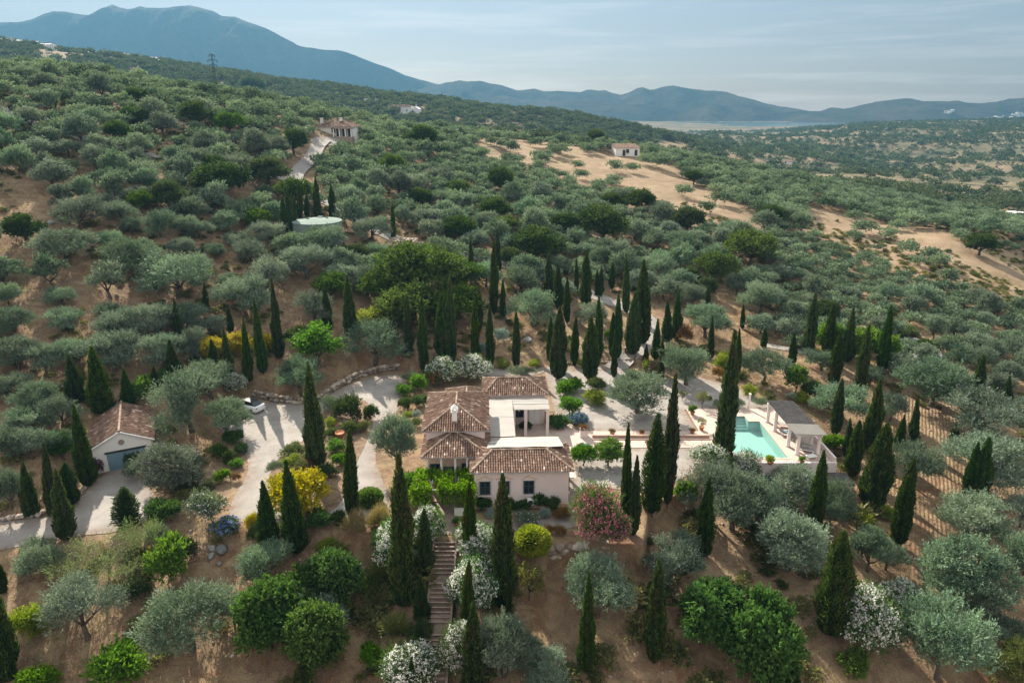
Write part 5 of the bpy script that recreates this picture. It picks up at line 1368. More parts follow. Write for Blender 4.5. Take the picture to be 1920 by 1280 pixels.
# ------------------------------------------------------------------ cypresses (tip, foot, width in the photograph)
G1 = 'cypresses on the terrace behind the house'
G2 = 'cypresses along the climbing road'
G3 = 'cypresses on the slope above the driveway'
G4 = 'cypresses round the garage'
G5 = 'cypresses beside the pool and its slope'
G6 = 'cypresses on the lower slope'
G7 = 'cypresses round the water tank'
T_, C_, S_, L_ = 'cypress_tall', 'cypress_cone', 'cypress_stout', 'cypress_loose'
for k, tx, ty, bx, by, w, lb, gr in [
    (S_, 1050, 574, 1046, 710, 30, 'stout cypress on the gravel right behind the back wing', G1),
    (S_, 1109, 594, 1106, 710, 30, 'stout cypress between gravel path and round garden shrubs', G1),
    (T_, 1153, 620, 1151, 706, 11, 'thin cypress at the end of the path under the road', G1),
    (T_, 1080, 593, 1077, 685, 14, 'slim spindle cypress between the two stout ones', G1),
    (T_, 1033, 594, 1031, 678, 13, 'narrow cypress tucked behind the stout cypress by the back wing', G1),
    (T_, 1123, 555, 1122, 680, 16, 'tall cypress just behind the second stout cypress', G1),
    (T_, 1160, 551, 1157, 672, 16, 'tall sunlit cypress above the thin path cypress', G1),
    (T_, 1150, 585, 1148, 670, 14, 'cypress leaning against the tall sunlit one', G1),
    (T_, 918, 573, 919, 690, 15, 'slim cypress rising behind the white oleanders', G1),
    (T_, 968, 582, 968, 690, 14, 'slim cypress behind the middle of the back roof', G1),
    (T_, 888, 563, 893, 678, 16, 'cypress above white oleanders, next to the slim one', G1),
    (T_, 898, 537, 899, 622, 12, 'darker narrow cypress behind the oleander row', G1),
    (S_, 1192, 545, 1185, 664, 27, 'broad-based cypress at the road bend', G2),
    (T_, 1207, 486, 1205, 645, 26, 'tallest massive cypress at the road bend', G2),
    (T_, 1175, 482, 1174, 587, 13, 'tall thin cypress uphill of the massive one', G2),
    (T_, 1100, 468, 1098, 572, 19, 'full cypress at the middle of the upper road', G2),
    (T_, 1081, 483, 1081, 553, 8, 'very thin cypress left of the full upper road cypress', G2),
    (T_, 1120, 505, 1119, 555, 9, 'small cypress right of the full upper road cypress', G2),
    (T_, 1128, 499, 1126, 556, 10, 'twin of the small upper road cypress, slightly taller', G2),
    (T_, 1149, 492, 1147, 542, 11, 'short cypress below the big dark oak', G2),
    (T_, 1029, 471, 1029, 555, 14, 'tall cypress left on the upper road row', G2),
    (T_, 1046, 495, 1048, 578, 16, 'cypress with broad foot in the upper road row', G2),
    (T_, 1064, 517, 1063, 606, 12, 'slender cypress on the bank below the upper road', G2),
    (T_, 932, 430, 935, 512, 10, 'taller of the close pair, the one behind', G2),
    (T_, 926, 448, 926, 590, 15, 'very tall front cypress of the close pair', G2),
    (T_, 943, 523, 943, 595, 11, 'short dark cypress at the foot of the close pair', G2),
    (T_, 1006, 484, 1006, 512, 6, 'tiny cypress beside the upper road', G2),
    (C_, 1234, 597, 1229, 673, 16, 'cone cypress on the right verge of the climbing road', G2),
    (C_, 1252, 563, 1251, 640, 18, 'cone cypress beside the tall one right of the road', G2),
    (C_, 1272, 545, 1268, 636, 19, 'tallest cone cypress right of the climbing road', G2),
    (C_, 1213, 644, 1210, 680, 11, 'knee-high young cypress at the road mouth', G2),
    (T_, 1243, 630, 1239, 714, 11, 'pencil-thin cypress beside the pink rose bush', G5),
    (T_, 1329, 536, 1327, 588, 10, 'thin cypress on the slope over the gravel garden', G5),
    (T_, 1336, 594, 1332, 674, 11, 'slim cypress among olives over the gravel garden', G5),
    (T_, 1394, 570, 1392, 616, 8, 'small cypress on bare slope above the pool', G5),
    (T_, 1387, 615, 1383, 706, 11, 'cypress half hidden by the giant pool cypress', G5),
    (T_, 1379, 618, 1353, 884, 33, 'giant dark cypress standing over the pool', G5),
    (T_, 1267, 697, 1250, 947, 25, 'very tall dark cypress between house and pool', G5),
    (L_, 1235, 775, 1221, 962, 32, 'ragged open cypress beside the very tall dark one', G5),
    (T_, 1195, 852, 1188, 1003, 19, 'cypress growing behind the pink oleander', G5),
    (T_, 1179, 792, 1171, 990, 18, 'tall cypress rising out of the pink oleander', G5),
    (T_, 1530, 548, 1515, 660, 20, 'tall leaning cypress first in the row above the pergola', G5),
    (C_, 1563, 568, 1552, 664, 24, 'brownish cypress second in the row above the pergola', G5),
    (C_, 1601, 576, 1587, 678, 22, 'dark cypress third in the row above the pergola', G5),
    (T_, 1672, 572, 1652, 702, 19, 'tallest leaning cypress nearest the rock outcrop', G5),
    (T_, 1435, 614, 1432, 653, 11, 'small cypress peeping out of an olive above the pool', G5),
    (T_, 1490, 625, 1484, 690, 14, 'cypress behind the bright citrus tree', G5),
    (T_, 1577, 622, 1562, 722, 20, 'sunlit cypress in front of the row above the pergola', G5),
    (T_, 1630, 607, 1608, 754, 22, 'large sunlit cypress on the slope behind the pergola', G5),
    (T_, 1626, 640, 1622, 694, 14, 'cypress standing just behind the large sunlit one', G5),
    (T_, 1845, 664, 1828, 762, 20, 'tall cypress alone in the olives of the far slope', G6),
    (C_, 1869, 718, 1857, 768, 15, 'shorter brown cypress beside the edge pair', G6),
    (C_, 1894, 704, 1883, 776, 22, 'brown cypress by the pale track at the picture edge', G6),
    (T_, 1579, 708, 1565, 816, 19, 'cypress close behind the pergola columns', G5),
    (C_, 1651, 708, 1632, 850, 31, 'dark heavy cypress on the slope beyond the pergola', G5),
    (C_, 1595, 783, 1589, 856, 16, 'shaded cypress next to the leafy shrub by the deck', G5),
    (T_, 1612, 787, 1597, 894, 25, 'upright cypress just outside the deck corner', G5),
    (S_, 1665, 791, 1634, 948, 49, 'huge broad sunlit cypress below the deck corner', G5),
    (C_, 1696, 777, 1685, 842, 19, 'brownish short cypress uphill of the huge broad one', G6),
    (C_, 1718, 743, 1711, 836, 18, 'dark narrow cypress at the edge of the ploughed strip', G6),
    (C_, 1794, 790, 1788, 828, 15, 'small cypress sunk in the big olive by the ploughed strip', G6),
    (T_, 1835, 828, 1812, 937, 21, 'first of the leaning cypress pair in the right olives', G6),
    (T_, 1856, 818, 1833, 945, 28, 'second, brighter of the leaning cypress pair', G6),
    (T_, 1714, 859, 1681, 1022, 30, 'strongly leaning cypress above the bare path', G6),
    (T_, 1545, 843, 1527, 992, 26, 'cypress standing in front of the lower porch', G6),
    (T_, 1331, 897, 1318, 1042, 28, 'cypress before the grey olives under the pool wall', G6),
    (S_, 1583, 993, 1557, 1188, 60, 'large cone-shaped cypress beside the white oleander', G6),
    (C_, 1105, 1072, 1099, 1257, 29, 'spindle cypress in front of the two-headed olive', G6),
    (T_, 1236, 1048, 1226, 1242, 34, 'sunlit spindle cypress beside the broad fig tree', G6),
    (C_, 1452, 1180, 1436, 1300, 42, 'cypress tip rising before the broad fig tree', G6),
    (C_, 1492, 1232, 1480, 1310, 30, 'small cypress tip at the bottom beside the fig', G6),
    (T_, 747, 852, 757, 1135, 42, 'tallest cypress left of the garden stairs', G6),
    (T_, 795, 953, 797, 1085, 29, 'shaded cypress between white oleander and stairs', G6),
    (T_, 942, 887, 945, 1143, 40, 'tallest cypress before the pink front wall', G6),
    (T_, 880, 903, 880, 1055, 25, 'cypress beside the entrance under the vine', G6),
    (T_, 879, 1050, 876, 1205, 24, 'narrow cypress right of the stairs in oleander', G6),
    (T_, 887, 1128, 884, 1310, 36, 'cypress at the bottom of the stairs', G6),
    (C_, 788, 1080, 792, 1168, 29, 'squat cypress halfway down the stairs', G6),
    (C_, 785, 1155, 787, 1215, 20, 'small pointed cypress further down the stairs', G6),
    (T_, 771, 1232, 773, 1312, 16, 'thin cypress inside the lowest white oleander', G6),
    (T_, 655, 803, 660, 973, 25, 'cypress on the house side of the driveway island', G4),
    (C_, 577, 677, 595, 876, 36, 'tall wide cypress in the middle of the island', G4),
    (C_, 535, 862, 557, 1034, 42, 'cypress in front of the yellow flowering bush', G6),
    (C_, 492, 900, 507, 1036, 38, 'dark cypress at the lower end of the drive', G6),
    (C_, 568, 1198, 571, 1305, 32, 'sharp sunlit cypress tip at the bottom of the big fig', G6),
    (S_, -6, 1085, 12, 1275, 48, 'big cypress cut by the picture edge at lower slope', G6),
    (S_, -4, 1050, 4, 1112, 22, 'round cypress cut by the picture edge further up', G6),
    (C_, 127, 664, 147, 755, 30, 'ragged brownish cypress behind the garage roof', G4),
    (C_, 170, 648, 194, 775, 38, 'tall dark cypress rising behind the garage', G4),
    (C_, 231, 690, 243, 763, 24, 'cypress at the back corner of the garage roof', G4),
    (C_, 288, 685, 292, 738, 17, 'small cypress above the bright bush behind the garage', G4),
    (C_, 317, 636, 331, 722, 27, 'cypress standing over the large olive by the garage', G4),
    (C_, 136, 758, 167, 910, 30, 'long leaning cypress along the garage side', G4),
    (C_, 42, 864, 60, 966, 28, 'cypress alone by the road at the forecourt edge', G4),
    (C_, 82, 828, 102, 968, 25, 'tall slim cypress by the forecourt stones', G4),
    (C_, 103, 878, 125, 1008, 34, 'front cypress at the forecourt corner', G4),
    (S_, 124, 866, 132, 946, 32, 'rounded blunt cypress at the forecourt corner', G4),
    (L_, 232, 912, 239, 985, 34, 'bushy half-dead cypress at the forecourt front', G4),
    (C_, 325, 557, 337, 640, 15, 'slim cypress among olives far above the garage', G3),
    (C_, 382, 530, 387, 582, 12, 'small cypress under the double-headed olive', G3),
    (C_, 427, 572, 433, 622, 12, 'short cypress behind the yellow mimosa', G3),
    (C_, 395, 635, 406, 700, 22, 'cone cypress at the start of the yellow mimosa', G3),
    (C_, 418, 612, 432, 704, 17, 'thin cypress in the middle of the yellow mimosa', G3),
    (C_, 455, 593, 467, 716, 18, 'tall cypress before the yellow mimosa', G3),
    (C_, 475, 556, 494, 700, 19, 'taller cypress at the end of the yellow mimosa', G3),
    (C_, 509, 521, 524, 672, 20, 'tallest cypress above the parked car', G3),
    (C_, 608, 530, 615, 620, 18, 'cypress rising behind the fresh green tree', G3),
    (C_, 650, 514, 658, 632, 24, 'dark wide cypress right of the fresh green tree', G3),
    (T_, 714, 520, 718, 592, 12, 'cypress in front of the great green tree', G3),
    (T_, 762, 552, 767, 664, 16, 'cypress at the lower edge of the great green tree', G1),
    (T_, 790, 554, 795, 699, 17, 'cypress at the road bend left of the white oleanders', G1),
    (T_, 820, 536, 820, 604, 9, 'thin cypress hidden behind the wide group', G1),
    (S_, 827, 549, 832, 682, 30, 'widest cypress of the group over the white oleanders', G1),
    (T_, 843, 517, 848, 680, 17, 'tallest cypress of the group over the white oleanders', G1),
    (T_, 882, 444, 884, 518, 9, 'slim cypress at the right shoulder of the great green tree', G1),
    (T_, 735, 380, 738, 452, 9, 'lone cypress above the stone hut', G7),
    (T_, 529, 368, 533, 434, 11, 'outermost cypress of the clump beside the tank', G7),
    (T_, 538, 345, 540, 436, 10, 'tallest cypress of the clump beside the tank', G7),
    (T_, 546, 362, 547, 438, 9, 'middle cypress of the clump beside the tank', G7),
    (T_, 553, 368, 552, 436, 9, 'clump cypress touching the tank wall', G7),
    (T_, 560, 342, 563, 410, 11, 'cypress just behind the tank rim', G7),
    (T_, 574, 364, 576, 408, 9, 'shorter cypress behind the tank middle', G7),
    (T_, 591, 330, 596, 408, 13, 'tall cypress behind the tank beside the lane', G7),
    (T_, 620, 345, 624, 408, 13, 'cypress right of the tank beside the lane', G7)]:
    cyp(k, tx, ty, bx, by, w, lb, gr)

# ------------------------------------------------------------------ olive and other trees placed one by one
OG = 'olive trees of the garden and slopes'
for k, cx, yt, yb, w, lb in [
    ('olive', 1194, 694, 790, 118, 'old grey olive with heavy trunk in the gravel garden'),
    ('olive', 1286, 634, 738, 98, 'silvery olive beside the pencil-thin cypress'),
    ('olive', 745, 772, 890, 84, 'silvery olive between the driveway and house wall'),
    ('olive', 360, 690, 832, 135, 'largest spreading olive next to the garage'),
    ('olive', 430, 742, 834, 92, 'olive hanging over the parked car'),
    ('olive', 395, 688, 755, 100, 'olive top behind the largest garage olive'),
    ('olive', 325, 824, 935, 132, 'rounded olive in front of the garage door'),
    ('loose', 565, 666, 756, 98, 'two-headed silvery olive at the drive behind the tall island cypress'),
    ('olive', 704, 620, 694, 115, 'broad olive above the dry stone wall'),
    ('loose', 1120, 1038, 1178, 135, 'two-headed olive on bare soil under the boulder wall'),
    ('olive', 1257, 988, 1105, 118, 'olive at the end of the boulder wall'),
    ('olive', 1372, 878, 1015, 140, 'olive below the oleander at the pool corner'),
    ('olive', 1327, 868, 990, 110, 'olive beside the giant pool cypress foot'),
    ('olive', 1482, 870, 955, 105, 'olive hiding the pool wall'),
    ('olive', 1415, 895, 1000, 80, 'olive under the pool wall window'),
    ('olive', 1566, 900, 985, 64, 'olive beside the lower porch'),
    ('olive', 1477, 952, 1090, 148, 'big round olive below the white oleander'),
    ('olive', 1626, 982, 1085, 80, 'olive beside the large cone cypress'),
    ('olive', 1815, 928, 1035, 140, 'wide olive under the leaning cypress pair'),
    ('olive', 1795, 1000, 1150, 170, 'broad double olive on the right bank'),
    ('olive', 1850, 1060, 1190, 120, 'lower half of the broad olive thicket on the right bank'),
    ('olive', 1755, 1118, 1300, 170, 'largest pale olive beside the white oleander'),
    ('olive', 1915, 1000, 1110, 90, 'olive cut by the picture edge on the right bank'),
    ('olive', 1912, 925, 1000, 70, 'olive at the picture edge above the right bank'),
    ('olive', 945, 1140, 1285, 105, 'olive beside the cypress at the stair bottom'),
    ('loose', 1020, 1212, 1310, 100, 'ragged grey olive at the very bottom'),
    ('loose', 85, 1000, 1095, 98, 'thin grey olive below the white concrete edge'),
    ('olive', 165, 1072, 1220, 140, 'dense grey olive on the lower bare slope'),
    ('loose', 362, 1092, 1245, 168, 'wide low grey olive on the bare slope'),
    ('olive', 500, 1010, 1105, 100, 'grey olive under the dark drive cypress'),
    ('loose', 595, 1105, 1215, 115, 'olive growing through the great fig'),
    ('olive', 1747, 688, 775, 132, 'wide olive below the rock outcrop'),
    ('olive', 1822, 748, 835, 150, 'great olive right of the ploughed strip'),
    ('olive', 1712, 828, 930, 98, 'olive beside the huge broad cypress'),
    ('olive', 1842, 822, 935, 155, 'great olive behind the leaning cypress pair'),
    ('loose', 1432, 652, 730, 92, 'yellowish-green olive over the pool deck'),
    ('olive', 1540, 658, 702, 66, 'olive between the cypress row and citrus tree'),
    ('olive', 1572, 722, 805, 112, 'olive behind the pool pergola'),
    ('olive', 1630, 690, 728, 56, 'small olive between slope cypresses'),
    ('olive', 1668, 735, 800, 56, 'olive in shade beyond the heavy cypress'),
    ('olive', 1000, 545, 625, 98, 'rounded pale olive above the slim back cypresses'),
    ('olive', 976, 503, 565, 82, 'olive beside the close cypress pair'),
    ('olive', 1226, 476, 532, 74, 'olive over the bare terrace bank'),
    ('olive', 1200, 512, 552, 60, 'olive between road bend and bare bank'),
    ('olive', 1278, 445, 497, 84, 'olive on golden soil right of the oak'),
    ('olive', 1294, 531, 585, 64, 'olive above the cone cypresses'),
    ('olive', 1322, 578, 644, 96, 'olive on the slope over the gravel garden'),
    ('olive', 1422, 530, 598, 84, 'olive on the rust slope under the green trees'),
    ('olive', 1105, 560, 620, 70, 'shaded olive within the cypress avenue'),
    ('olive', 590, 545, 625, 86, 'olive over the fresh green tree'),
    ('olive', 690, 495, 565, 60, 'narrow olive at the flank of the great green tree'),
    ('olive', 608, 446, 492, 92, 'olive in front of the round tank'),
    ('olive', 575, 466, 535, 98, 'broad olive below the round tank'),
    ('olive', 700, 410, 460, 76, 'olive right of the round tank'),
    ('olive', 715, 450, 500, 60, 'olive beside the stone hut'),
    ('olive', 510, 425, 468, 76, 'olive left of the tank cypresses'),
    ('olive', 505, 495, 555, 92, 'olive on the slope over the tallest left cypress'),
    ('olive', 153, 372, 440, 100, 'broad dark olive on the bare upper slope'),
    ('olive', 230, 380, 430, 64, 'round olive next to the broad dark one'),
    ('olive', 248, 404, 449, 46, 'compact olive below the blue-grey boulder'),
    ('olive', 302, 408, 452, 72, 'olive in the row below the dark carob'),
    ('olive', 348, 406, 452, 58, 'middle olive of the row below the dark carob'),
    ('olive', 378, 412, 458, 50, 'small olive of the row below the dark carob'),
    ('olive', 428, 396, 444, 62, 'olive under the dark carob'),
    ('loose', 128, 443, 508, 108, 'open-crowned olive on the bare brown slope'),
    ('olive', 208, 438, 478, 56, 'small olive above the big round slope olive'),
    ('olive', 248, 448, 538, 104, 'big round olive at the slope edge'),
    ('olive', 345, 446, 488, 52, 'small round olive above the double olive'),
    ('olive', 405, 454, 492, 42, 'pale small olive on the bare strip'),
    ('loose', 335, 474, 574, 142, 'large pale double olive on the slope'),
    ('olive', 472, 458, 512, 78, 'olive left of the broad tank olive'),
    ('olive', 425, 507, 548, 46, 'bright small round olive by rust bushes'),
    ('olive', 20, 530, 588, 50, 'olive by the picture edge on bare soil'),
    ('loose', 116, 536, 580, 60, 'dark low olive on the bare brown slope'),
    ('olive', 30, 573, 645, 78, 'olive at the edge under the bare slope'),
    ('olive', 117, 578, 630, 72, 'olive above the orange bare patch'),
    ('olive', 212, 568, 622, 68, 'greener olive beside the orange bare patch'),
    ('olive', 230, 593, 652, 92, 'dense olive below the greener one'),
    ('olive', 300, 576, 642, 92, 'olive behind the slim upper cypress'),
    ('olive', 352, 563, 628, 78, 'pale olive right of the slim upper cypress'),
    ('olive', 398, 588, 636, 62, 'olive above the mimosa start'),
    ('olive', 462, 543, 604, 112, 'broad olive over the yellow mimosa'),
    ('olive', 36, 638, 704, 94, 'pale olive at the edge above the garage slope'),
    ('olive', 88, 643, 712, 74, 'olive left of the ragged brown cypress'),
    ('olive', 132, 633, 694, 72, 'olive above the ragged brown cypress'),
    ('olive', 216, 633, 708, 112, 'broad olive behind the tall garage cypress'),
    ('olive', 310, 623, 704, 92, 'olive over the bright bush behind the garage'),
    ('olive', 366, 613, 684, 64, 'olive left of the yellow mimosa'),
    ('olive', 25, 696, 760, 70, 'olive far left on the garage slope'),
    ('olive', 75, 712, 785, 84, 'olive in the thicket left of the garage'),
    ('olive', 62, 752, 830, 92, 'lower olive in the thicket left of the garage'),
    ('olive', 118, 742, 812, 72, 'olive against the garage side wall'),
    ('olive', 20, 800, 880, 80, 'olive left of the lone road cypress'),
    ('olive', 62, 800, 872, 70, 'dim olive behind the slim forecourt cypress'),
    ('olive', 22, 872, 965, 64, 'olive at the road edge of the picture'),
    ('olive', 118, 800, 870, 60, 'dark olive behind the long leaning cypress'),
    ]:
    by_box(k, cx, yt, yb, w, 'olive_tree', lb, 'olive tree', OG)
for k, nm, cx, yt, yb, w, lb, ct in [
    ('fig', 'fig_tree', 1335, 1078, 1235, 150, 'broad glossy fig tree on the lower slope, nearer half to the spindle cypress', 'fig tree'),
    ('fig', 'fig_tree', 1420, 1105, 1295, 150, 'broad glossy fig tree behind the bottom cypress tips', 'fig tree'),
    ('fig', 'fig_tree', 508, 1085, 1240, 140, 'great dark fig tree on the shaded lower slope', 'fig tree'),
    ('fig', 'fig_tree', 632, 1028, 1160, 105, 'fig tree lit at its top below the yellow flowers', 'fig tree'),
    ('fig', 'fig_tree', 600, 1120, 1275, 130, 'lower fig tree in shade beside the slope track', 'fig tree'),
    ('green_tree', 'broadleaf_tree', 790, 465, 585, 170, 'great rounded green tree above the cypress group', 'tree'),
    ('green_tree', 'broadleaf_tree', 725, 500, 590, 90, 'left shoulder tree joined to the great green tree', 'tree'),
    ('green_tree', 'broadleaf_tree', 858, 482, 560, 90, 'right shoulder tree joined to the great green tree', 'tree'),
    ('green_tree', 'broadleaf_tree', 765, 525, 640, 120, 'lower front bough-tree of the great green clump', 'tree'),
    ('green_tree', 'broadleaf_tree', 850, 530, 635, 110, 'shaded tree under the great green tree', 'tree'),
    ('bright_tree', 'broadleaf_tree', 742, 560, 620, 50, 'fresh little tree before the great green tree', 'tree'),
    ('bright_tree', 'broadleaf_tree', 598, 598, 697, 84, 'fresh green leafy tree above the drive', 'tree'),
    ('green_tree', 'broadleaf_tree', 622, 508, 578, 70, 'yellow-green tree between the two dark cypresses', 'tree'),
    ('oak', 'dark_oak', 1130, 380, 470, 108, 'big dark oak with open trunk on the golden slope', 'oak'),
    ('oak', 'dark_oak', 1010, 440, 500, 100, 'dark scrub oak uphill of the avenue', 'oak'),
    ('oak', 'dark_oak', 960, 460, 510, 50, 'small dark oak beside the upper road', 'oak'),
    ('green_tree', 'broadleaf_tree', 1406, 450, 508, 100, 'mossy green tree on the rust slope', 'tree'),
    ('green_tree', 'broadleaf_tree', 1340, 468, 548, 76, 'duller green tree left of the mossy one', 'tree'),
    ('oak', 'carob_tree', 418, 302, 392, 104, 'round dark carob beside the lane bend', 'carob'),
    ('oak', 'carob_tree', 505, 300, 360, 84, 'lighter carob on the lane bend', 'carob'),
    ('oak', 'carob_tree', 551, 238, 300, 60, 'dark round carob below the white hill house', 'carob'),
    ('oak', 'carob_tree', 476, 154, 178, 42, 'round carob on the crest skyline', 'carob'),
    ('oak', 'carob_tree', 1120, 240, 285, 44, 'dark carob left of the small white cottage', 'carob'),
    ('oak', 'carob_tree', 940, 312, 372, 48, 'bright-topped carob in the grove', 'carob'),
    ('oak', 'carob_tree', 930, 372, 425, 70, 'green carob above the upper road', 'carob'),
    ('oak', 'carob_tree', 1835, 435, 488, 58, 'round dark carob on the golden strip', 'carob'),
    ('oak', 'carob_tree', 1300, 318, 352, 34, 'dark tree on the golden slope past the cottage', 'carob'),
    ('oak', 'carob_tree', 790, 240, 290, 70, 'dark trees below the farmhouse', 'carob'),
    ('bright_tree', 'broadleaf_tree', 1550, 598, 665, 56, 'bright tree behind the first row cypress', 'tree'),
    ('bright_tree', 'broadleaf_tree', 1622, 606, 690, 62, 'bright tree between row cypresses above pergola', 'tree'),
    ('bright_tree', 'broadleaf_tree', 1655, 618, 690, 50, 'dark-leaved bright tree by the tallest leaning cypress', 'tree'),
    ('bright_tree', 'citrus_tree', 1490, 678, 745, 40, 'bright citrus tree behind the pool pergola', 'citrus tree'),
    ('bright_tree', 'citrus_tree', 1140, 822, 884, 62, 'rounded citrus tree beside the front wing', 'citrus tree'),
    ('bright_tree', 'citrus_tree', 1093, 838, 880, 48, 'smaller citrus tree touching the front wing roof', 'citrus tree'),
    ('bright_tree', 'citrus_tree', 765, 880, 948, 50, 'lemon tree left of the vine pergola', 'citrus tree'),
    ('sparse_tree', 'feathery_tree', 205, 985, 1090, 130, 'sparse feathery tree with visible branches', 'tree'),
    ('sparse_tree', 'feathery_tree', 270, 958, 1060, 80, 'sparse feathery tree at the forecourt front', 'tree'),
    ('sparse_tree', 'feathery_tree', 150, 1010, 1120, 110, 'sparse feathery tree nearest the forecourt corner cypress', 'tree'),
    ('sparse_tree', 'feathery_tree', 232, 1030, 1140, 100, 'sparse feathery tree beside the tall fresh shrub', 'tree'),
    ('loose', 'olive_tree', 440, 1110, 1180, 70, 'small grey olive between wide low olive and great fig', 'olive tree'),
    ('loose', 'olive_tree', 980, 1180, 1270, 80, 'grey olive behind the ragged bottom one', 'olive tree'),
    ('olive', 'olive_tree', 1555, 925, 990, 60, 'olive in front of the porch pillars', 'olive tree'),
    ('olive', 'olive_tree', 1440, 905, 965, 70, 'olive against the middle of the pool wall', 'olive tree'),
    ('olive', 'olive_tree', 1660, 1010, 1080, 70, 'olive between cone cypress and leaning cypress', 'olive tree'),
    ('olive', 'olive_tree', 1880, 1150, 1240, 90, 'olive at the picture edge over the pine', 'olive tree'),
    ('fig', 'fig_tree', 560, 1060, 1180, 110, 'middle fig tree of the great dark clump', 'fig tree'),
    ('small_tree', 'young_tree', 992, 1048, 1138, 60, 'thin young tree on bare soil by the tallest front cypress', 'tree'),
    ('pine', 'pine_tree', 1895, 1200, 1310, 100, 'yellow-green pine cut by the bottom corner', 'pine'),
    ('small_tree', 'young_tree', 1279, 718, 755, 16, 'tiny sapling on the gravel garden', 'tree'),
    ]:
    by_box(k, cx, yt, yb, w, nm, lb, ct)

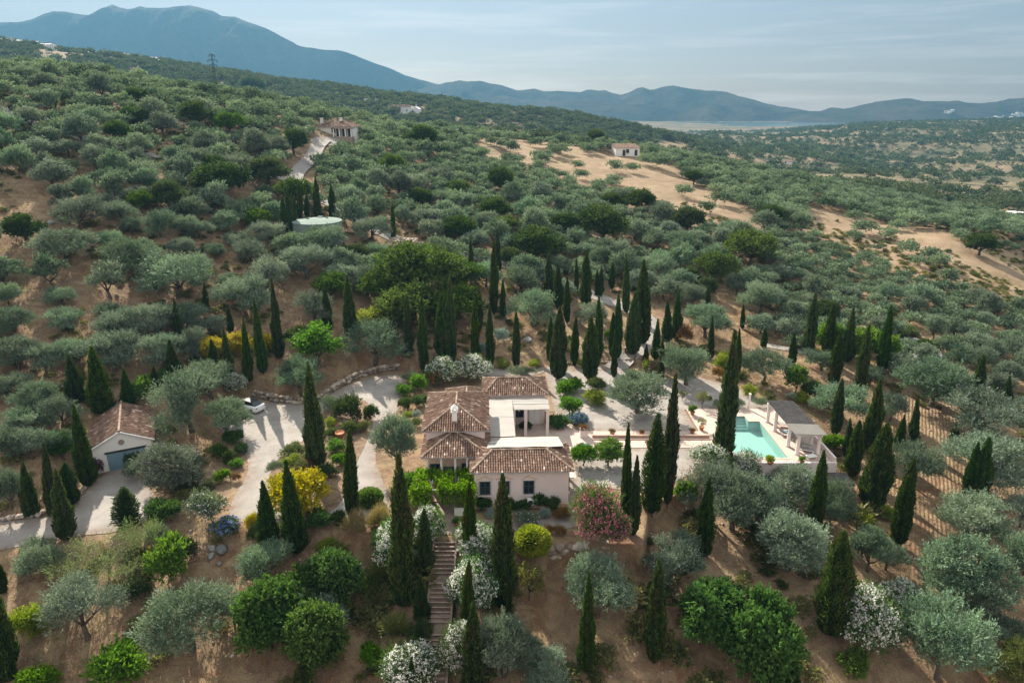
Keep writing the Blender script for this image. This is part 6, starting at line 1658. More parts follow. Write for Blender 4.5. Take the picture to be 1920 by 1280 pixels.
# ------------------------------------------------------------------ shrubs and flowers placed one by one
for k, nm, cx, yt, yb, w, lb, ct in [
    ('oleander', 'oleander', 838, 674, 728, 74, 'white oleander behind the middle roof', 'oleander'),
    ('oleander', 'oleander', 890, 674, 722, 72, 'white oleander behind the back wing roof', 'oleander'),
    ('oleander', 'oleander', 745, 965, 1090, 92, 'white oleander in front of the tallest stairs cypress', 'oleander'),
    ('oleander', 'oleander', 800, 950, 1050, 80, 'white oleander at the stair head', 'oleander'),
    ('oleander', 'oleander', 893, 975, 1060, 88, 'white oleander right of the stair head', 'oleander'),
    ('oleander', 'oleander', 888, 1040, 1160, 108, 'white oleander right of the stair middle', 'oleander'),
    ('oleander', 'oleander', 868, 1150, 1280, 92, 'white oleander low on the right stair side', 'oleander'),
    ('oleander', 'oleander', 770, 1203, 1300, 112, 'white oleander heap at the stair bottom', 'oleander'),
    ('oleander', 'oleander', 1612, 1098, 1240, 112, 'great white oleander beside the cone cypress', 'oleander'),
    ('oleander', 'oleander', 1692, 1088, 1160, 84, 'white oleander behind the great one', 'oleander'),
    ('oleander', 'oleander', 1460, 922, 975, 60, 'white-topped oleander under the pool wall', 'oleander'),
    ('oleander', 'oleander', 1330, 832, 892, 76, 'pinkish-white oleander left of the giant pool cypress', 'oleander'),
    ('oleander', 'oleander', 1392, 842, 912, 62, 'white oleander right of the giant pool cypress', 'oleander'),
    ('oleander', 'oleander', 442, 698, 748, 46, 'greyish white oleander above the car', 'oleander'),
    ('pink_oleander', 'oleander', 1112, 908, 1040, 108, 'great pink oleander by the house corner', 'oleander'),
    ('pink_oleander', 'oleander', 1152, 960, 1036, 66, 'shaded pink oleander under the tall cypresses', 'oleander'),
    ('yellow_shrub', 'yellow_shrub', 565, 884, 985, 128, 'bright yellow flowering bush below the island', 'shrub'),
    ('yellow_shrub', 'yellow_shrub', 478, 945, 1000, 32, 'small orange-yellow bush beside the dark drive cypress', 'shrub'),
    ('yellow_shrub', 'mimosa', 402, 632, 678, 60, 'yellow mimosa, end towards the garage', 'mimosa'),
    ('yellow_shrub', 'mimosa', 445, 624, 678, 62, 'yellow mimosa in the middle of its row', 'mimosa'),
    ('yellow_shrub', 'mimosa', 500, 626, 668, 44, 'yellow mimosa under the tallest left cypress', 'mimosa'),
    ('lime_ball', 'round_shrub', 998, 987, 1045, 62, 'yellow-green round shrub over the boulder wall', 'shrub'),
    ('green_ball', 'round_shrub', 694, 916, 953, 46, 'clipped green ball shrub beside the drive', 'shrub'),
    ('olive_ball', 'round_shrub', 390, 898, 922, 29, 'grey-green clipped ball on bare bed near garage olive', 'shrub'),
    ('rosemary', 'rosemary', 622, 743, 785, 42, 'tall rosemary at the top of the island', 'shrub'),
    ('dark_mound', 'shrub', 655, 744, 800, 62, 'large olive-green shrub on the island', 'shrub'),
    ('dark_mound', 'shrub', 695, 754, 796, 34, 'dark leafy shrub on the island towards the house', 'shrub'),
    ('lime_shrub', 'shrub', 620, 784, 808, 24, 'yellow-green little shrub on the island', 'shrub'),
    ('mound', 'shrub', 657, 790, 818, 32, 'low mound shrub in the island middle', 'shrub'),
    ('mound', 'shrub', 684, 788, 815, 26, 'low mound shrub near the island edge', 'shrub'),
    ('mound', 'shrub', 622, 803, 825, 28, 'pale mound beside the terracotta jar', 'shrub'),
    ('bright_shrub', 'shrub', 631, 824, 852, 38, 'bright grassy shrub right of the island cypress', 'shrub'),
    ('bright_shrub', 'shrub', 637, 850, 877, 32, 'bright shrub at the island lower right', 'shrub'),
    ('mound', 'shrub', 552, 830, 860, 52, 'broad green mound left of the island cypress', 'shrub'),
    ('lime_shrub', 'shrub', 548, 851, 878, 38, 'yellow-green shrub at the island left', 'shrub'),
    ('rosemary', 'rosemary', 517, 863, 896, 34, 'rosemary at the island edge by the drive', 'shrub'),
    ('red_shrub', 'flowering_shrub', 570, 868, 895, 46, 'reddish flowering shrub under the island cypress', 'shrub'),
    ('dark_mound', 'shrub', 612, 872, 900, 48, 'blue-dark shrub behind the yellow bush', 'shrub'),
    ('rosemary', 'rosemary', 770, 696, 728, 38, 'grey-green shrub at the drive bend behind the house', 'shrub'),
    ('bright_shrub', 'shrub', 757, 720, 748, 36, 'bright shrub at the drive edge behind the house', 'shrub'),
    ('bright_shrub', 'shrub', 786, 702, 742, 34, 'fresh shrub left of the red bush', 'shrub'),
    ('dark_mound', 'shrub', 760, 746, 773, 30, 'dark shrub below the bright drive-edge one', 'shrub'),
    ('green_bush', 'shrub', 788, 736, 768, 30, 'green shrub against the house bank', 'shrub'),
    ('red_shrub', 'flowering_shrub', 815, 694, 734, 40, 'red-leaved bush beside the white oleander', 'shrub'),
    ('lime_shrub', 'shrub', 763, 772, 790, 20, 'yellowish cushion by the side steps', 'shrub'),
    ('silver_shrub', 'shrub', 783, 768, 790, 22, 'greyish cushion against the house side', 'shrub'),
    ('mound', 'shrub', 778, 786, 805, 24, 'green cushion against the house side', 'shrub'),
    ('bright_shrub', 'shrub', 443, 860, 880, 28, 'bright agave-like tuft at the drive edge', 'shrub'),
    ('bright_shrub', 'shrub', 418, 880, 908, 32, 'green shrub by the bare bed', 'shrub'),
    ('green_bush', 'shrub', 453, 828, 856, 24, 'shrub under the olive at the drive edge', 'shrub'),
    ('dark_mound', 'shrub', 412, 832, 866, 36, 'shaded shrub below the largest garage olive', 'shrub'),
    ('dark_mound', 'shrub', 430, 845, 875, 30, 'shaded shrub between olive and drive', 'shrub'),
    ('rust_shrub', 'shrub', 443, 885, 905, 22, 'dry tawny tuft on the bare bed', 'shrub'),
    ('green_bush', 'shrub', 310, 928, 988, 58, 'green bush under the rounded garage olive', 'shrub'),
    ('bright_shrub', 'tall_shrub', 325, 972, 1100, 78, 'tall fresh green shrub on the lower slope', 'shrub'),
    ('variegated', 'shrub', 395, 918, 1000, 80, 'big variegated pale shrub at the drive end', 'shrub'),
    ('blue_shrub', 'flowering_shrub', 425, 968, 1012, 58, 'blue-flowering plumbago under the variegated shrub', 'shrub'),
    ('lime_shrub', 'shrub', 66, 1124, 1205, 66, 'yellow-green bush on the bare corner slope', 'shrub'),
    ('bright_shrub', 'shrub', 225, 1210, 1300, 100, 'bright green bush at the bottom', 'shrub'),
    ('bright_shrub', 'shrub', 72, 1252, 1310, 70, 'low bright bush in the bottom corner', 'shrub'),
    ('bright_shrub', 'shrub', 695, 1182, 1258, 46, 'bright leafy bush on the slope track', 'shrub'),
    ('lime_shrub', 'shrub', 615, 1008, 1040, 38, 'yellow-flowered sprig above the lit fig', 'shrub'),
    ('lime_shrub', 'shrub', 640, 1022, 1045, 22, 'little lime sprig right of the yellow-flowered one', 'shrub'),
    ('dark_mound', 'shrub', 636, 958, 990, 32, 'dark bush at the drive foot', 'shrub'),
    ('green_bush', 'shrub', 600, 940, 1000, 44, 'dark green base bush beside the yellow bush', 'shrub'),
    ('variegated', 'shrub', 990, 956, 995, 52, 'pale variegated shrub on the front path', 'shrub'),
    ('silver_shrub', 'shrub', 921, 946, 974, 24, 'silver-blue cushion beneath the front wall', 'shrub'),
    ('silver_shrub', 'shrub', 1020, 950, 975, 25, 'silver-blue cushion near the house corner', 'shrub'),
    ('rust_shrub', 'shrub', 905, 982, 1008, 24, 'rust-brown round tuft by the stairs oleander', 'shrub'),
    ('rust_shrub', 'shrub', 1051, 979, 1008, 25, 'orange-topped tuft over the boulder wall', 'shrub'),
    ('rust_shrub', 'shrub', 1028, 986, 1010, 26, 'dull brown tuft between shrub and orange tuft', 'shrub'),
    ('rust_shrub', 'shrub', 1052, 950, 975, 38, 'brown hedge-like tuft at the house corner', 'shrub'),
    ('mound', 'shrub', 930, 976, 1008, 22, 'pale green mound beside the tallest front cypress', 'shrub'),
    ('green_bush', 'shrub', 908, 912, 962, 30, 'dark climbing shrub under the first window', 'shrub'),
    ('green_bush', 'shrub', 978, 928, 958, 38, 'dark bush under the air conditioner', 'shrub'),
    ('green_bush', 'shrub', 1010, 912, 956, 34, 'tall dark shrub by the third window', 'shrub'),
    ('dark_mound', 'shrub', 1036, 932, 962, 36, 'dark spreading shrub at the wall end', 'shrub'),
    ('dark_mound', 'shrub', 955, 935, 962, 26, 'dark shrub behind the tallest front cypress', 'shrub'),
    ('bright_shrub', 'shrub', 1068, 714, 746, 52, 'round bright shrub at the top of the gravel garden', 'shrub'),
    ('bright_tree', 'round_topped_tree', 1068, 744, 785, 44, 'little round-topped tree beside the courtyard', 'tree'),
    ('mound', 'shrub', 1117, 709, 736, 36, 'green mound below the second stout cypress', 'shrub'),
    ('lime_shrub', 'shrub', 1118, 730, 766, 46, 'yellowish round shrub beside the old olive', 'shrub'),
    ('blue_shrub', 'flowering_shrub', 1083, 772, 804, 40, 'blue-flowering shrub at the courtyard entrance', 'shrub'),
    ('green_bush', 'shrub', 1045, 775, 808, 40, 'dark green shrub at the courtyard mouth', 'shrub'),
    ('dark_mound', 'shrub', 985, 790, 808, 26, 'shaded shrub in the courtyard', 'shrub'),
    ('silver_shrub', 'shrub', 1098, 830, 848, 26, 'blue-grey shrub behind the citrus trees', 'shrub'),
    ('pink_oleander', 'rose_bush', 1227, 676, 708, 32, 'pink and cream rose bush by the pencil cypress', 'shrub'),
    ('lime_shrub', 'shrub', 1216, 676, 704, 24, 'yellowish bush beside the rose bush', 'shrub'),
    ('rust_shrub', 'shrub', 1285, 600, 650, 40, 'brownish shrub behind the silvery olive', 'shrub'),
    ('bright_shrub', 'shrub', 1295, 575, 600, 24, 'bright tuft above the brownish shrub', 'shrub'),
    ('lime_shrub', 'shrub', 1352, 655, 700, 34, 'yellow-green bush left of the giant pool cypress', 'shrub'),
    ('rust_shrub', 'shrub', 1345, 690, 715, 30, 'brown-green bush on the gravel garden edge', 'shrub'),
    ('rosemary', 'lavender', 1345, 750, 770, 24, 'lavender clump left of the giant pool cypress', 'shrub'),
    ('rosemary', 'lavender', 1386, 748, 770, 26, 'lavender clump behind the pool steps', 'shrub'),
    ('rosemary', 'lavender', 1425, 746, 768, 28, 'lavender clump near the pergola', 'shrub'),
    ('lime_shrub', 'shrub', 1403, 722, 750, 30, 'yellow-green shrub beside the pink post', 'shrub'),
    ('dark_mound', 'shrub', 1522, 715, 760, 44, 'dark bush behind the reed roof', 'shrub'),
    ('bright_shrub', 'shrub', 1561, 814, 850, 46, 'leafy bright shrub by the pergola front', 'shrub'),
    ('oleander', 'oleander', 1485, 735, 755, 22, 'little white oleander behind the reed roof', 'oleander'),
    ('lime_shrub', 'shrub', 1500, 735, 762, 26, 'yellow-green shrub behind the reed roof', 'shrub'),
    ('small_tree', 'young_tree', 1316, 728, 772, 26, 'wispy shrub on the gravel garden', 'shrub'),
    ('mound', 'shrub', 1330, 742, 752, 10, 'tiny tuft on the gravel garden', 'shrub'),
    ('lime_shrub', 'shrub', 942, 674, 694, 27, 'yellowish cushion behind the oleander row', 'shrub'),
    ('lime_shrub', 'shrub', 1000, 674, 692, 25, 'yellowish cushion behind the back roof ridge', 'shrub'),
    ('lime_shrub', 'shrub', 1090, 672, 692, 16, 'yellow-green tuft between stout cypresses', 'shrub'),
    ('bright_shrub', 'shrub', 1141, 615, 640, 18, 'bright shrub in the cypress avenue', 'shrub'),
    ('rosemary', 'lavender', 970, 690, 712, 40, 'lavender drift above the back wing', 'shrub'),
    ('rosemary', 'lavender', 990, 688, 710, 34, 'lavender drift nearer the stout cypress', 'shrub'),
    ('rust_shrub', 'shrub', 1080, 706, 716, 12, 'small dry tuft on the garden gravel', 'shrub'),
    ('silver_shrub', 'agave', 937, 612, 648, 34, 'blue agave beneath the rounded pale olive', 'agave'),
    ('silver_shrub', 'agave', 905, 640, 668, 26, 'blue agave among cypresses', 'agave'),
    ('lime_shrub', 'shrub', 695, 576, 622, 62, 'yellow-green shrub below the dark wide cypress', 'shrub'),
    ('dark_mound', 'shrub', 560, 612, 650, 50, 'dark juniper beside the tallest left cypress', 'shrub'),
    ('bright_shrub', 'shrub', 272, 706, 758, 50, 'bright bush behind the garage', 'shrub'),
    ('bright_shrub', 'shrub', 318, 690, 722, 40, 'bright bush behind the large garage olive', 'shrub'),
    ('bougainvillea', 'bougainvillea', 183, 842, 888, 26, 'purple bougainvillea on the garage wall', 'bougainvillea'),
    ('bougainvillea', 'bougainvillea', 264, 828, 848, 18, 'purple bougainvillea at the garage door edge', 'bougainvillea'),
    ('green_bush', 'shrub', 253, 838, 880, 34, 'green bush beside the blue garage door', 'shrub'),
    ('variegated', 'shrub', 250, 864, 908, 38, 'pale-flowered shrub before the garage', 'shrub'),
    ('fig', 'fig_tree', 120, 795, 868, 46, 'glossy young fig left of the garage', 'fig tree'),
    ('bright_shrub', 'shrub', 1600, 1218, 1275, 58, 'bright green bush under the great white oleander', 'shrub'),
    ('lime_shrub', 'young_citrus', 1617, 960, 988, 34, 'yellow-leaved young citrus on bare slope', 'shrub'),
    ('lime_shrub', 'young_citrus', 1661, 943, 978, 26, 'taller yellow-leaved young citrus by the leaning cypress', 'shrub'),
    ('bright_shrub', 'shrub', 1285, 895, 950, 40, 'leafy shrub beside the very tall dark cypress', 'shrub'),
    ('dark_mound', 'shrub', 1735, 636, 665, 46, 'dark bush over the rock outcrop', 'shrub'),
    ('mound', 'shrub', 1700, 612, 640, 40, 'green bush above the rock outcrop', 'shrub'),
    ('feather_grass', 'feather_grass', 668, 965, 1015, 46, 'tan feather grass below the island cypress', 'grass'),
    ('feather_grass', 'feather_grass', 712, 952, 1003, 44, 'tan feather grass beside the clipped ball', 'grass'),
    ('green_tussock', 'grass_tussock', 716, 1045, 1098, 36, 'yellowish tussock beside the tallest stairs cypress', 'grass'),
    ('green_tussock', 'grass_tussock', 706, 1090, 1135, 30, 'drooping tussock lower on the slope track', 'grass'),
    ('green_tussock', 'grass_tussock', 742, 1150, 1192, 30, 'tussock above the lowest white oleander', 'grass'),
    ('mound', 'shrub', 790, 1150, 1212, 50, 'mixed green bush beside the squat cypress', 'shrub'),
    ('mound', 'shrub', 1215, 1008, 1025, 22, 'dry green tuft at the boulder wall end', 'shrub'),
    ('dark_mound', 'shrub', 720, 1010, 1050, 40, 'dark bush left of the tallest stairs cypress', 'shrub'),
    ('dark_mound', 'shrub', 700, 1080, 1130, 50, 'dark bush on the slope track above the bright leafy one', 'shrub'),
    ('green_bush', 'shrub', 725, 985, 1040, 50, 'dark green bush behind the tallest stairs cypress', 'shrub'),
    ('oleander', 'oleander', 915, 1030, 1100, 60, 'white oleander behind the tallest front cypress', 'oleander'),
    ('variegated', 'shrub', 905, 1190, 1270, 70, 'grey shrub beside the bottom stairs cypress', 'shrub'),
    ('oleander', 'oleander', 1655, 1130, 1230, 80, 'white oleander between the great one and the pale olive', 'oleander'),
    ('mound', 'shrub', 480, 985, 1020, 34, 'green mound at the foot of the drive cypress', 'shrub'),
    ('dark_mound', 'shrub', 350, 1000, 1060, 50, 'dark bush behind the tall fresh shrub', 'shrub'),
    ('rosemary', 'rosemary', 300, 985, 1030, 50, 'grey rosemary bush below the forecourt', 'shrub'),
    ('mound', 'shrub', 60, 1050, 1085, 40, 'low mound under the thin grey olive', 'shrub'),
    ('dark_mound', 'shrub', 260, 1085, 1130, 50, 'dark brushwood heap below the feathery trees', 'shrub'),
    ('green_bush', 'shrub', 440, 800, 840, 34, 'green bush at the foot of the car olive', 'shrub'),
    ('mound', 'shrub', 700, 968, 990, 26, 'little mound below the clipped green ball', 'shrub'),
    ('green_bush', 'shrub', 795, 905, 955, 24, 'potted-looking green shrub by the entrance wall', 'shrub'),
    ('lime_shrub', 'shrub', 370, 880, 905, 24, 'yellow tuft under the rounded olive', 'shrub'),
    ]:
    by_box(k, cx, yt, yb, w, nm, lb, ct, base={'purple bougainvillea on the garage wall': 893, 'purple bougainvillea at the garage door edge': 880}.get(lb))
# grapevine over the entrance pergola
vine = empty('grapevine', (-6.3, 56.4, 0), 0, 'bright green grapevine covering the entrance pergola', 'vine')
rng = np.random.default_rng(77)
nv = 9000
P = np.stack([rng.uniform(-2.9, 2.9, nv), rng.uniform(-1.9, 1.8, nv), 2.55 + np.abs(rng.normal(0, .28, nv))], 1)
hang = rng.uniform(0, 1, nv) < .35
edge = rng.integers(0, 3, nv)
P[hang, 1] = np.where(edge[hang] == 0, -1.7, P[hang, 1]) + rng.normal(0, .2, hang.sum()); P[hang, 0] = np.where(edge[hang] == 1, -2.6, np.where(edge[hang] == 2, 2.3, P[hang, 0])) + rng.normal(0, .25, hang.sum())
P[hang, 2] -= rng.uniform(0, 1, hang.sum()) ** 1.5 * 1.5
keep = fbm(P[:, 0], P[:, 1], 2.2, 3, 44) > -.32
P = P[keep]; V, F = blades(P, unit(rdir(rng, len(P), -.3)), .26 * rng.uniform(.7, 1.3, len(P)), .2, rng)
link_mesh('foliage', np_mesh('vine_foliage', V, F, M['bright'], np.clip(.5 + .4 * fbm(P[:, 0], P[:, 1], 3, 2, 5) + rng.normal(0, .15, len(P)), 0, 1)), vine)
mb = MB(); mb.tube([(2.3, -1.3, -.1), (2.1, -1.3, 1.2), (1.6, -1.2, 2.2), (.8, -1, 2.7), (-.5, -.6, 2.75)], [.12, .09, .07, .05, .03], 7); mb.tube([(-2.3, -1.2, -.1), (-2.1, -1.1, 1.3), (-1.7, -.9, 2.5), (-.8, -.4, 2.75)], [.11, .08, .06, .03], 7)
mb.build('stem', M['bark'], vine, True)

# ------------------------------------------------------------------ the grove that covers the hill
rs = np.random.default_rng(4)
DRYP1 = [(880, 243), (960, 250), (1040, 262), (1130, 282), (1240, 300), (1290, 335), (1390, 388), (1430, 428), (1340, 402), (1230, 367), (1160, 345), (1085, 325), (1000, 302), (925, 278)]
DRYP2 = [(1500, 383), (1580, 396), (1680, 418), (1800, 450), (1940, 488), (1940, 548), (1830, 512), (1700, 480), (1600, 447), (1535, 418)]
def inside(x, y, poly): return poly_sd(np.array([x]), np.array([y]), poly)[0] < 0
cell = {}
def ok(x, y, r):
    gx, gy = int(x // 12), int(y // 12)
    for i in range(gx - 1, gx + 2):
        for j in range(gy - 1, gy + 2):
            for (a, b, q_) in cell.get((i, j), ()):
                if (a - x) ** 2 + (b - y) ** 2 < ((q_ + r) * .80) ** 2: return False
    return True
def put(x, y, r): cell.setdefault((int(x // 12), int(y // 12)), []).append((x, y, r))
for x, y, r in PLANTED: put(x, y, max(r, 1.0))
for o_xy in ([hit(631, 258)[:2], hit(752, 222)[:2], hit(1173, 294)[:2], hit(598, 455)[:2], hit(755, 474)[:2], hit(1180, 300)[:2], hit(640, 266)[:2]]): put(o_xy[0], o_xy[1], 7.5)
LP = np.concatenate([np.concatenate([c, np.full((len(c), 1), r)], 1) for c, r in LANES])
BARE = [np.array([hit(*p)[:2] for p in q_]) for q_ in (
    [(-60, 380), (100, 400), (300, 470), (290, 560), (200, 640), (60, 560), (-60, 560)],
    [(1225, 540), (1290, 560), (1330, 640), (1250, 640), (1215, 600)],
    [(1140, 455), (1240, 470), (1290, 520), (1240, 560), (1160, 500)],
    [(420, 470), (480, 470), (470, 560), (400, 560)])]
BEDS = np.array(PLAT)
cand = []
N_T = 85000
us_ = rs.uniform(-1.2, 1.2, N_T); ys_ = np.sqrt(rs.uniform(45 ** 2, 300 ** 2, N_T)); xs_ = us_ * ys_
order = np.argsort(ys_)
zs_ = tz(xs_, ys_); sx_, sy_ = project(xs_, ys_, zs_)
sdp = poly_sd(xs_, ys_, PLAT)
sdd = np.minimum(np.minimum(poly_sd(xs_, ys_, DRY1), poly_sd(xs_, ys_, DRY2)), poly_sd(xs_, ys_, DRY3))
sdb = np.min([poly_sd(xs_, ys_, b) for b in BARE], axis=0)
sdg = poly_sd(xs_, ys_, GAR)
gapn = fbm(xs_, ys_, .035, 3, 31)
cx_, cy_ = project(xs_, ys_, zs_ + 2.6)
sdv = np.min([poly_sd(*project(xs_, ys_, zs_ + k_), q_) for k_ in (.8, 2.8, 5.0) for q_ in (DRYP1, DRYP2, [(722, 188), (812, 188), (812, 220), (722, 220)], [(682, 186), (708, 186), (708, 200), (682, 200)], [(588, 222), (676, 222), (676, 256), (588, 256)], [(1146, 270), (1204, 270), (1204, 294), (1146, 294)], [(548, 402), (648, 402), (648, 434), (548, 434)], [(546, 336), (560, 336), (604, 292), (590, 286)])], axis=0)
grove = []
for i in range(N_T):
    x, y = xs_[i], ys_[i]
    if sx_[i] < -560 or sx_[i] > 2560 or sy_[i] > 1130: continue
    if sdp[i] < 3.0 or sdg[i] < 3.0: continue
    if (sdd[i] < .5 or sdv[i] < 0) and rs.random() > .012: continue
    if sdb[i] < 0 and rs.random() > .045: continue
    if sy_[i] > 560 and 240 < sx_[i] < 1420: continue
    if sy_[i] > 660 and 1420 <= sx_[i] < 1690: continue
    if sy_[i] > 780 and sx_[i] >= 1690: continue
    if sy_[i] > 700 and sx_[i] <= 240: continue
    if gapn[i] > .7 and y < 190 and rs.random() > .1: continue
    r = rs.uniform(1.95, 3.3) * (.94 if y > 180 else 1.0) * (.72 if sx_[i] > 1400 and sy_[i] > 450 else 1)
    if not ok(x, y, r * .99): continue
    if np.min((LP[:, 0] - x) ** 2 + (LP[:, 1] - y) ** 2 - (LP[:, 2] + r * .6) ** 2) < 0: continue
    put(x, y, r); grove.append((x, y, zs_[i], r, sx_[i], sy_[i]))
grove.sort(key=lambda t: -t[3] / (t[1]))
n_hand = sum(1 for o in SC.objects if o.parent is None and o.name.split('.')[0] == 'olive_tree')
# what the hillside hides is left out of the count of single trees
def visible(t):
    x, y, z, r = t[:4]; s = np.linspace(.3, .985, 70)
    zz = CAM_H + (z + r * 1.5 - CAM_H) * s
    return bool(np.all(tz(x * s, y * s) < zz + .3)) and -60 < t[4] < 1980
vis = [t for t in grove if visible(t)]; hid = [t for t in grove if not visible(t)]
n_single = 298 - n_hand
def zone(px, py):
    if py < 190: return 'on the upper crest below the ridge village'
    if px < 420: return 'on the upper slope crossed by the pale track' if py < 345 else 'on the terraces above the garage'
    if px < 700 and py < 300: return 'around the white hill house'
    if px < 960: return 'in the dense grove between tank and farmhouse' if py < 480 else 'around the great green tree'
    if px < 1330: return 'in the grove between golden field and dark oak'
    if py < 420: return 'on the slope falling past the golden strip'
    if px < 1640: return 'on the rust slope above the cypress row'
    return 'on the long slope under the golden strip'
for t in vis[:n_single]:
    x, y, z, r, px, py = t
    sz = 'small' if r < 2.5 else ('wide' if r > 3.1 else 'rounded')
    q_ = rs.random(); kd = 'oak' if q_ < .08 else ('green_tree' if q_ < .13 else ('grove' if y > 75 else 'olive'))
    s = 2 * r / SIZE[kd][0] * 1.12
    sc_ = (s * rs.uniform(.9, 1.15), s * rs.uniform(.9, 1.15), s * rs.uniform(.75, 1.12)); rz_ = rs.uniform(0, 6.28)
    if kd == 'oak': plant(kd, (x, y, z), sc_, rz_, 'dark_oak', f'{sz} dark green oak {zone(px, py)}', 'oak', f'dark oaks {zone(px, py)}')
    elif kd == 'green_tree': plant(kd, (x, y, z), sc_, rz_, 'broadleaf_tree', f'{sz} yellowish-green tree {zone(px, py)}', 'tree', f'green trees {zone(px, py)}')
    else: plant(kd, (x, y, z), sc_, rz_, 'olive_tree', f'{sz} grey-green olive {zone(px, py)}', 'olive tree', f'olives {zone(px, py)}')
rest = vis[n_single:] + hid
def mass(name, items, mats, label, cat, lod, seed, hk=.8):
    """many far crowns as one mass of leaves"""
    rg = np.random.default_rng(seed); Vs, Fs, Ts, off = [], [], [], 0
    for (x, y, z, r, shade) in items:
        V0, F0, T0 = lod[rg.integers(len(lod))]
        a = rg.uniform(0, 6.28); c, s = math.cos(a), math.sin(a); k = r / 3.5
        V = np.stack([(V0[:, 0] * c - V0[:, 1] * s) * k + x, (V0[:, 0] * s + V0[:, 1] * c) * k + y, V0[:, 2] * k * rg.uniform(hk * .85, hk * 1.2) + z - .15], 1)
        Vs.append(V); Fs.append(F0 + off); off += len(V); Ts.append(np.clip(T0 + shade, 0, 1))
    me = np_mesh(name, np.concatenate(Vs), np.concatenate(Fs), mats, np.concatenate(Ts))
    return tag(link_mesh(name, me), label, cat, kind='stuff')
LOD1 = [spray_crown(400 + s, 2.6, 1.0, 4.6, 11, 1.2, 26, 4, .62, .30, .8, .5)[:3] for s in range(4)]
LOD2 = [spray_crown(410 + s, 2.6, .6, 4.2, 7, 1.5, 11, 2, 1.3, .8, .8, .4)[:3] for s in range(4)]
LOD3 = [spray_crown(420 + s, 2.6, .3, 3.6, 4, 1.8, 9, 1, 2.2, 1.5, .8, .4, .3)[:3] for s in range(4)]
M['grove_leaf'] = m_leaf('grove_leaf', (.060, .098, .066), (.245, .315, .228), .25, .65, .08, .0)
mass('olive_grove', [(t[0], t[1], t[2], t[3] * 1.14, rs.normal(0, .16)) for t in rest], M['grove_leaf'], 'silvery olive grove covering the hill towards its crest', 'olive grove', LOD1, 1)
# wooded ridge beyond the crest
M['wood_leaf'] = m_leaf('wood_leaf', (.045, .068, .040), (.14, .175, .10), .2, .7, .05, .0)
wd = []
n_w = 15000
uw = rs.uniform(-.98, .98, n_w); yw = np.sqrt(rs.uniform(300 ** 2, 860 ** 2, n_w)); xw = uw * yw; zw_ = tz(xw, yw)
dn = fbm(xw, yw, .018, 4, 61)
for i in range(n_w):
    if uw[i] > .30 and yw[i] > 430 and rs.random() > .10: continue
    if uw[i] > .36 and rs.random() > .6: continue
    if dn[i] > .55 and rs.random() > .25: continue
    wd.append((xw[i], yw[i], zw_[i], rs.uniform(2.6, 4.6), rs.normal(0, .2)))
mass('far_woods', wd, M['wood_leaf'], 'dark wooded ridge running down behind the olive crest', 'woods', LOD2, 2)
sc_ = []
n_s = 26000
uw = rs.uniform(.02, .95, n_s); yw = np.sqrt(rs.uniform(560 ** 2, 1900 ** 2, n_s)); xw = uw * yw; zw_ = tz(xw, yw)
dn = fbm(xw, yw, .014, 4, 62); tand = poly_sd(xw, yw, PL_TAN)
rowp = np.abs(((xw * .8 + yw * .6) / 9.0) % 1 - .5) < .24
for i in range(n_s):
    if uw[i] < .25 and yw[i] < 900: continue
    if dn[i] > -.05 and rs.random() > .45: continue
    if rs.random() > .85: continue
    if tand[i] < 0 and rs.random() > .03: continue
    if yw[i] > 1500 and rs.random() > .5: continue
    sc_.append((xw[i], yw[i], zw_[i], rs.uniform(1.6, 4.2), rs.normal(0, .2)))
mass('far_scrub', sc_, M['wood_leaf'], 'scattered olives and scrub on the dry hills across the valley', 'scrub', LOD3, 3)
# tall trees along the valley bottom and on the ridge line
# undergrowth and dry grass on the near slopes
ug_n = 24000
def near_pts(n, y0, y1):
    u = rs.uniform(-.9, .9, n); y = np.sqrt(rs.uniform(y0 ** 2, y1 ** 2, n)); return u * y, y
xg, yg = near_pts(80000, 33, 150)
gn = fbm(xg, yg, .35, 3, 71)
sdp_ = poly_sd(xg, yg, PLAT); sdg_ = poly_sd(xg, yg, GAR)
lane_ok = np.ones(len(xg), bool)
for c_, r_ in LANES:
    for i0 in range(0, len(c_), 2): lane_ok &= ((xg - c_[i0, 0]) ** 2 + (yg - c_[i0, 1]) ** 2) > (r_ + .6) ** 2
on_st = (xg > STX0 - .5) & (xg < STX1 + .5) & (yg < 51.5)
keep = (gn > -.22) & (sdp_ > .8) & (sdg_ > .4) & lane_ok & ~on_st
xg, yg = xg[keep], yg[keep]; zg = tz(xg, yg)
P = np.repeat(np.stack([xg, yg, zg - .02], 1), 5, 0) + np.concatenate([rs.normal(0, .16, (len(xg) * 5, 2)), np.zeros((len(xg) * 5, 1))], 1)
D = unit(np.concatenate([rs.normal(0, .5, (len(P), 2)), np.ones((len(P), 1))], 1))
V, F = blades(P, D, rs.uniform(.12, .38, len(P)), rs.uniform(.025, .07, len(P)), np.random.default_rng(5))
tag(link_mesh('dry_grass', np_mesh('dry_grass', V, F, M['grass'], rs.uniform(0, 1, len(P)))), 'short dry grass scattered over the reddish soil', 'grass', kind='stuff')
xs2, ys2 = near_pts(7500, 33, 190)
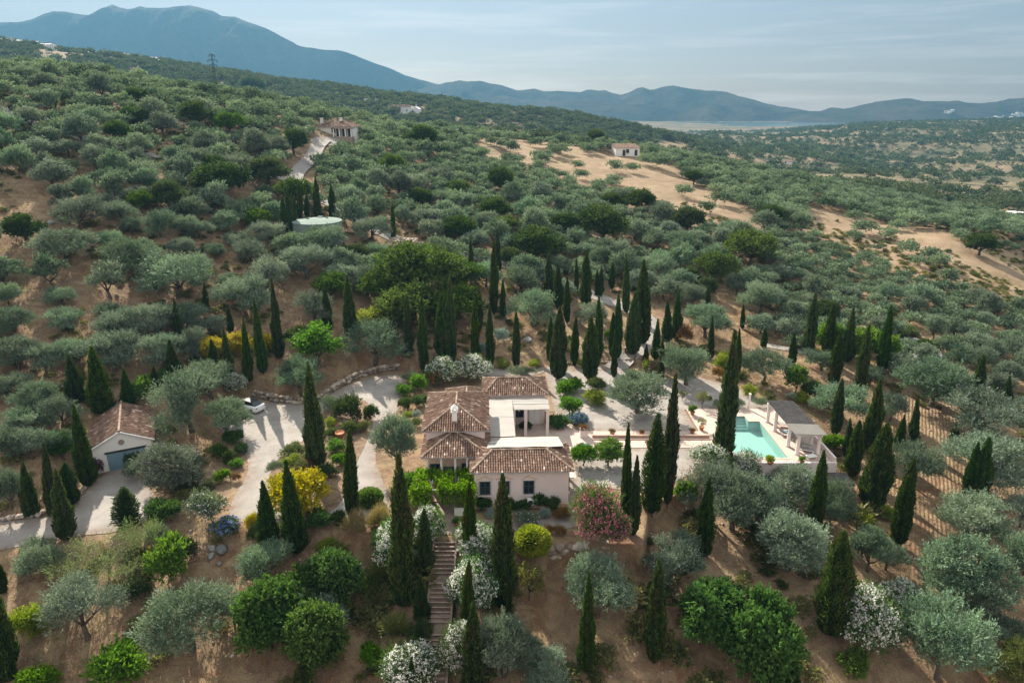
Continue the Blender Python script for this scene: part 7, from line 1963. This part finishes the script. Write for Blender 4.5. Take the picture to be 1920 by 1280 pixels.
k2 = (fbm(xs2, ys2, .12, 3, 81) > -.05) & (poly_sd(xs2, ys2, PLAT) > 1.5) & (poly_sd(xs2, ys2, GAR) > 1.0) & ~((xs2 > STX0 - .8) & (xs2 < STX1 + .8) & (ys2 < 51.5))
for c_, r_ in LANES:
    for i0 in range(0, len(c_), 2): k2 &= ((xs2 - c_[i0, 0]) ** 2 + (ys2 - c_[i0, 1]) ** 2) > (r_ + 1.0) ** 2
xs2, ys2 = xs2[k2], ys2[k2]; zs2 = tz(xs2, ys2)
LODU = [spray_crown(430 + s, 2.0, .2, 2.0, 5, 1.2, 24, 3, .8, .35, .7, .5, .3)[:3] for s in range(4)]
M['weed_leaf'] = m_leaf('weed_leaf', (.05, .075, .022), (.24, .22, .09), .3, .6, .15, .0)
mass('undergrowth', [(x, y, z, rs.uniform(.5, 1.25) * ((1.0 + 1.1 * rs.random() ** 3) if y < 62 else 1), rs.normal(0, .28)) for x, y, z in zip(xs2, ys2, zs2)], M['weed_leaf'], 'low dry weeds and scrub between the trees', 'undergrowth', LODU, 4)
# stones lying on the slopes
st_ = MB(); rk = random.Random(31)
xs3, ys3 = near_pts(2200, 34, 110)
k3 = (poly_sd(xs3, ys3, PLAT) > 1.2) & (poly_sd(xs3, ys3, GAR) > .5) & ~((xs3 > STX0 - .5) & (xs3 < STX1 + .5) & (ys3 < 51.5))
for x, y in zip(xs3[k3], ys3[k3]): st_.rock((x, y, float(tz(x, y)) + .03), rk.uniform(.05, .19), rk, None, 1)
tag(st_.build('stones', M['stone'], None, True), 'loose stones strewn over the bare slopes', 'stones', kind='stuff')
# ------------------------------------------------------------------ air between near and far
mb = MB(); mb.box(-4300, 4300, -60, 5250, -60, 800)
hz = NT('haze_air')
pv = hz.n('ShaderNodeVolumePrincipled', {'Color': (.098, .235, .365), 'Density': .00025, 'Anisotropy': .25})
hz.set(hz.out.inputs['Volume'], pv.outputs[0])
tag(mb.build('haze', hz.m), 'thin blue haze filling the valley air', 'haze', kind='stuff')
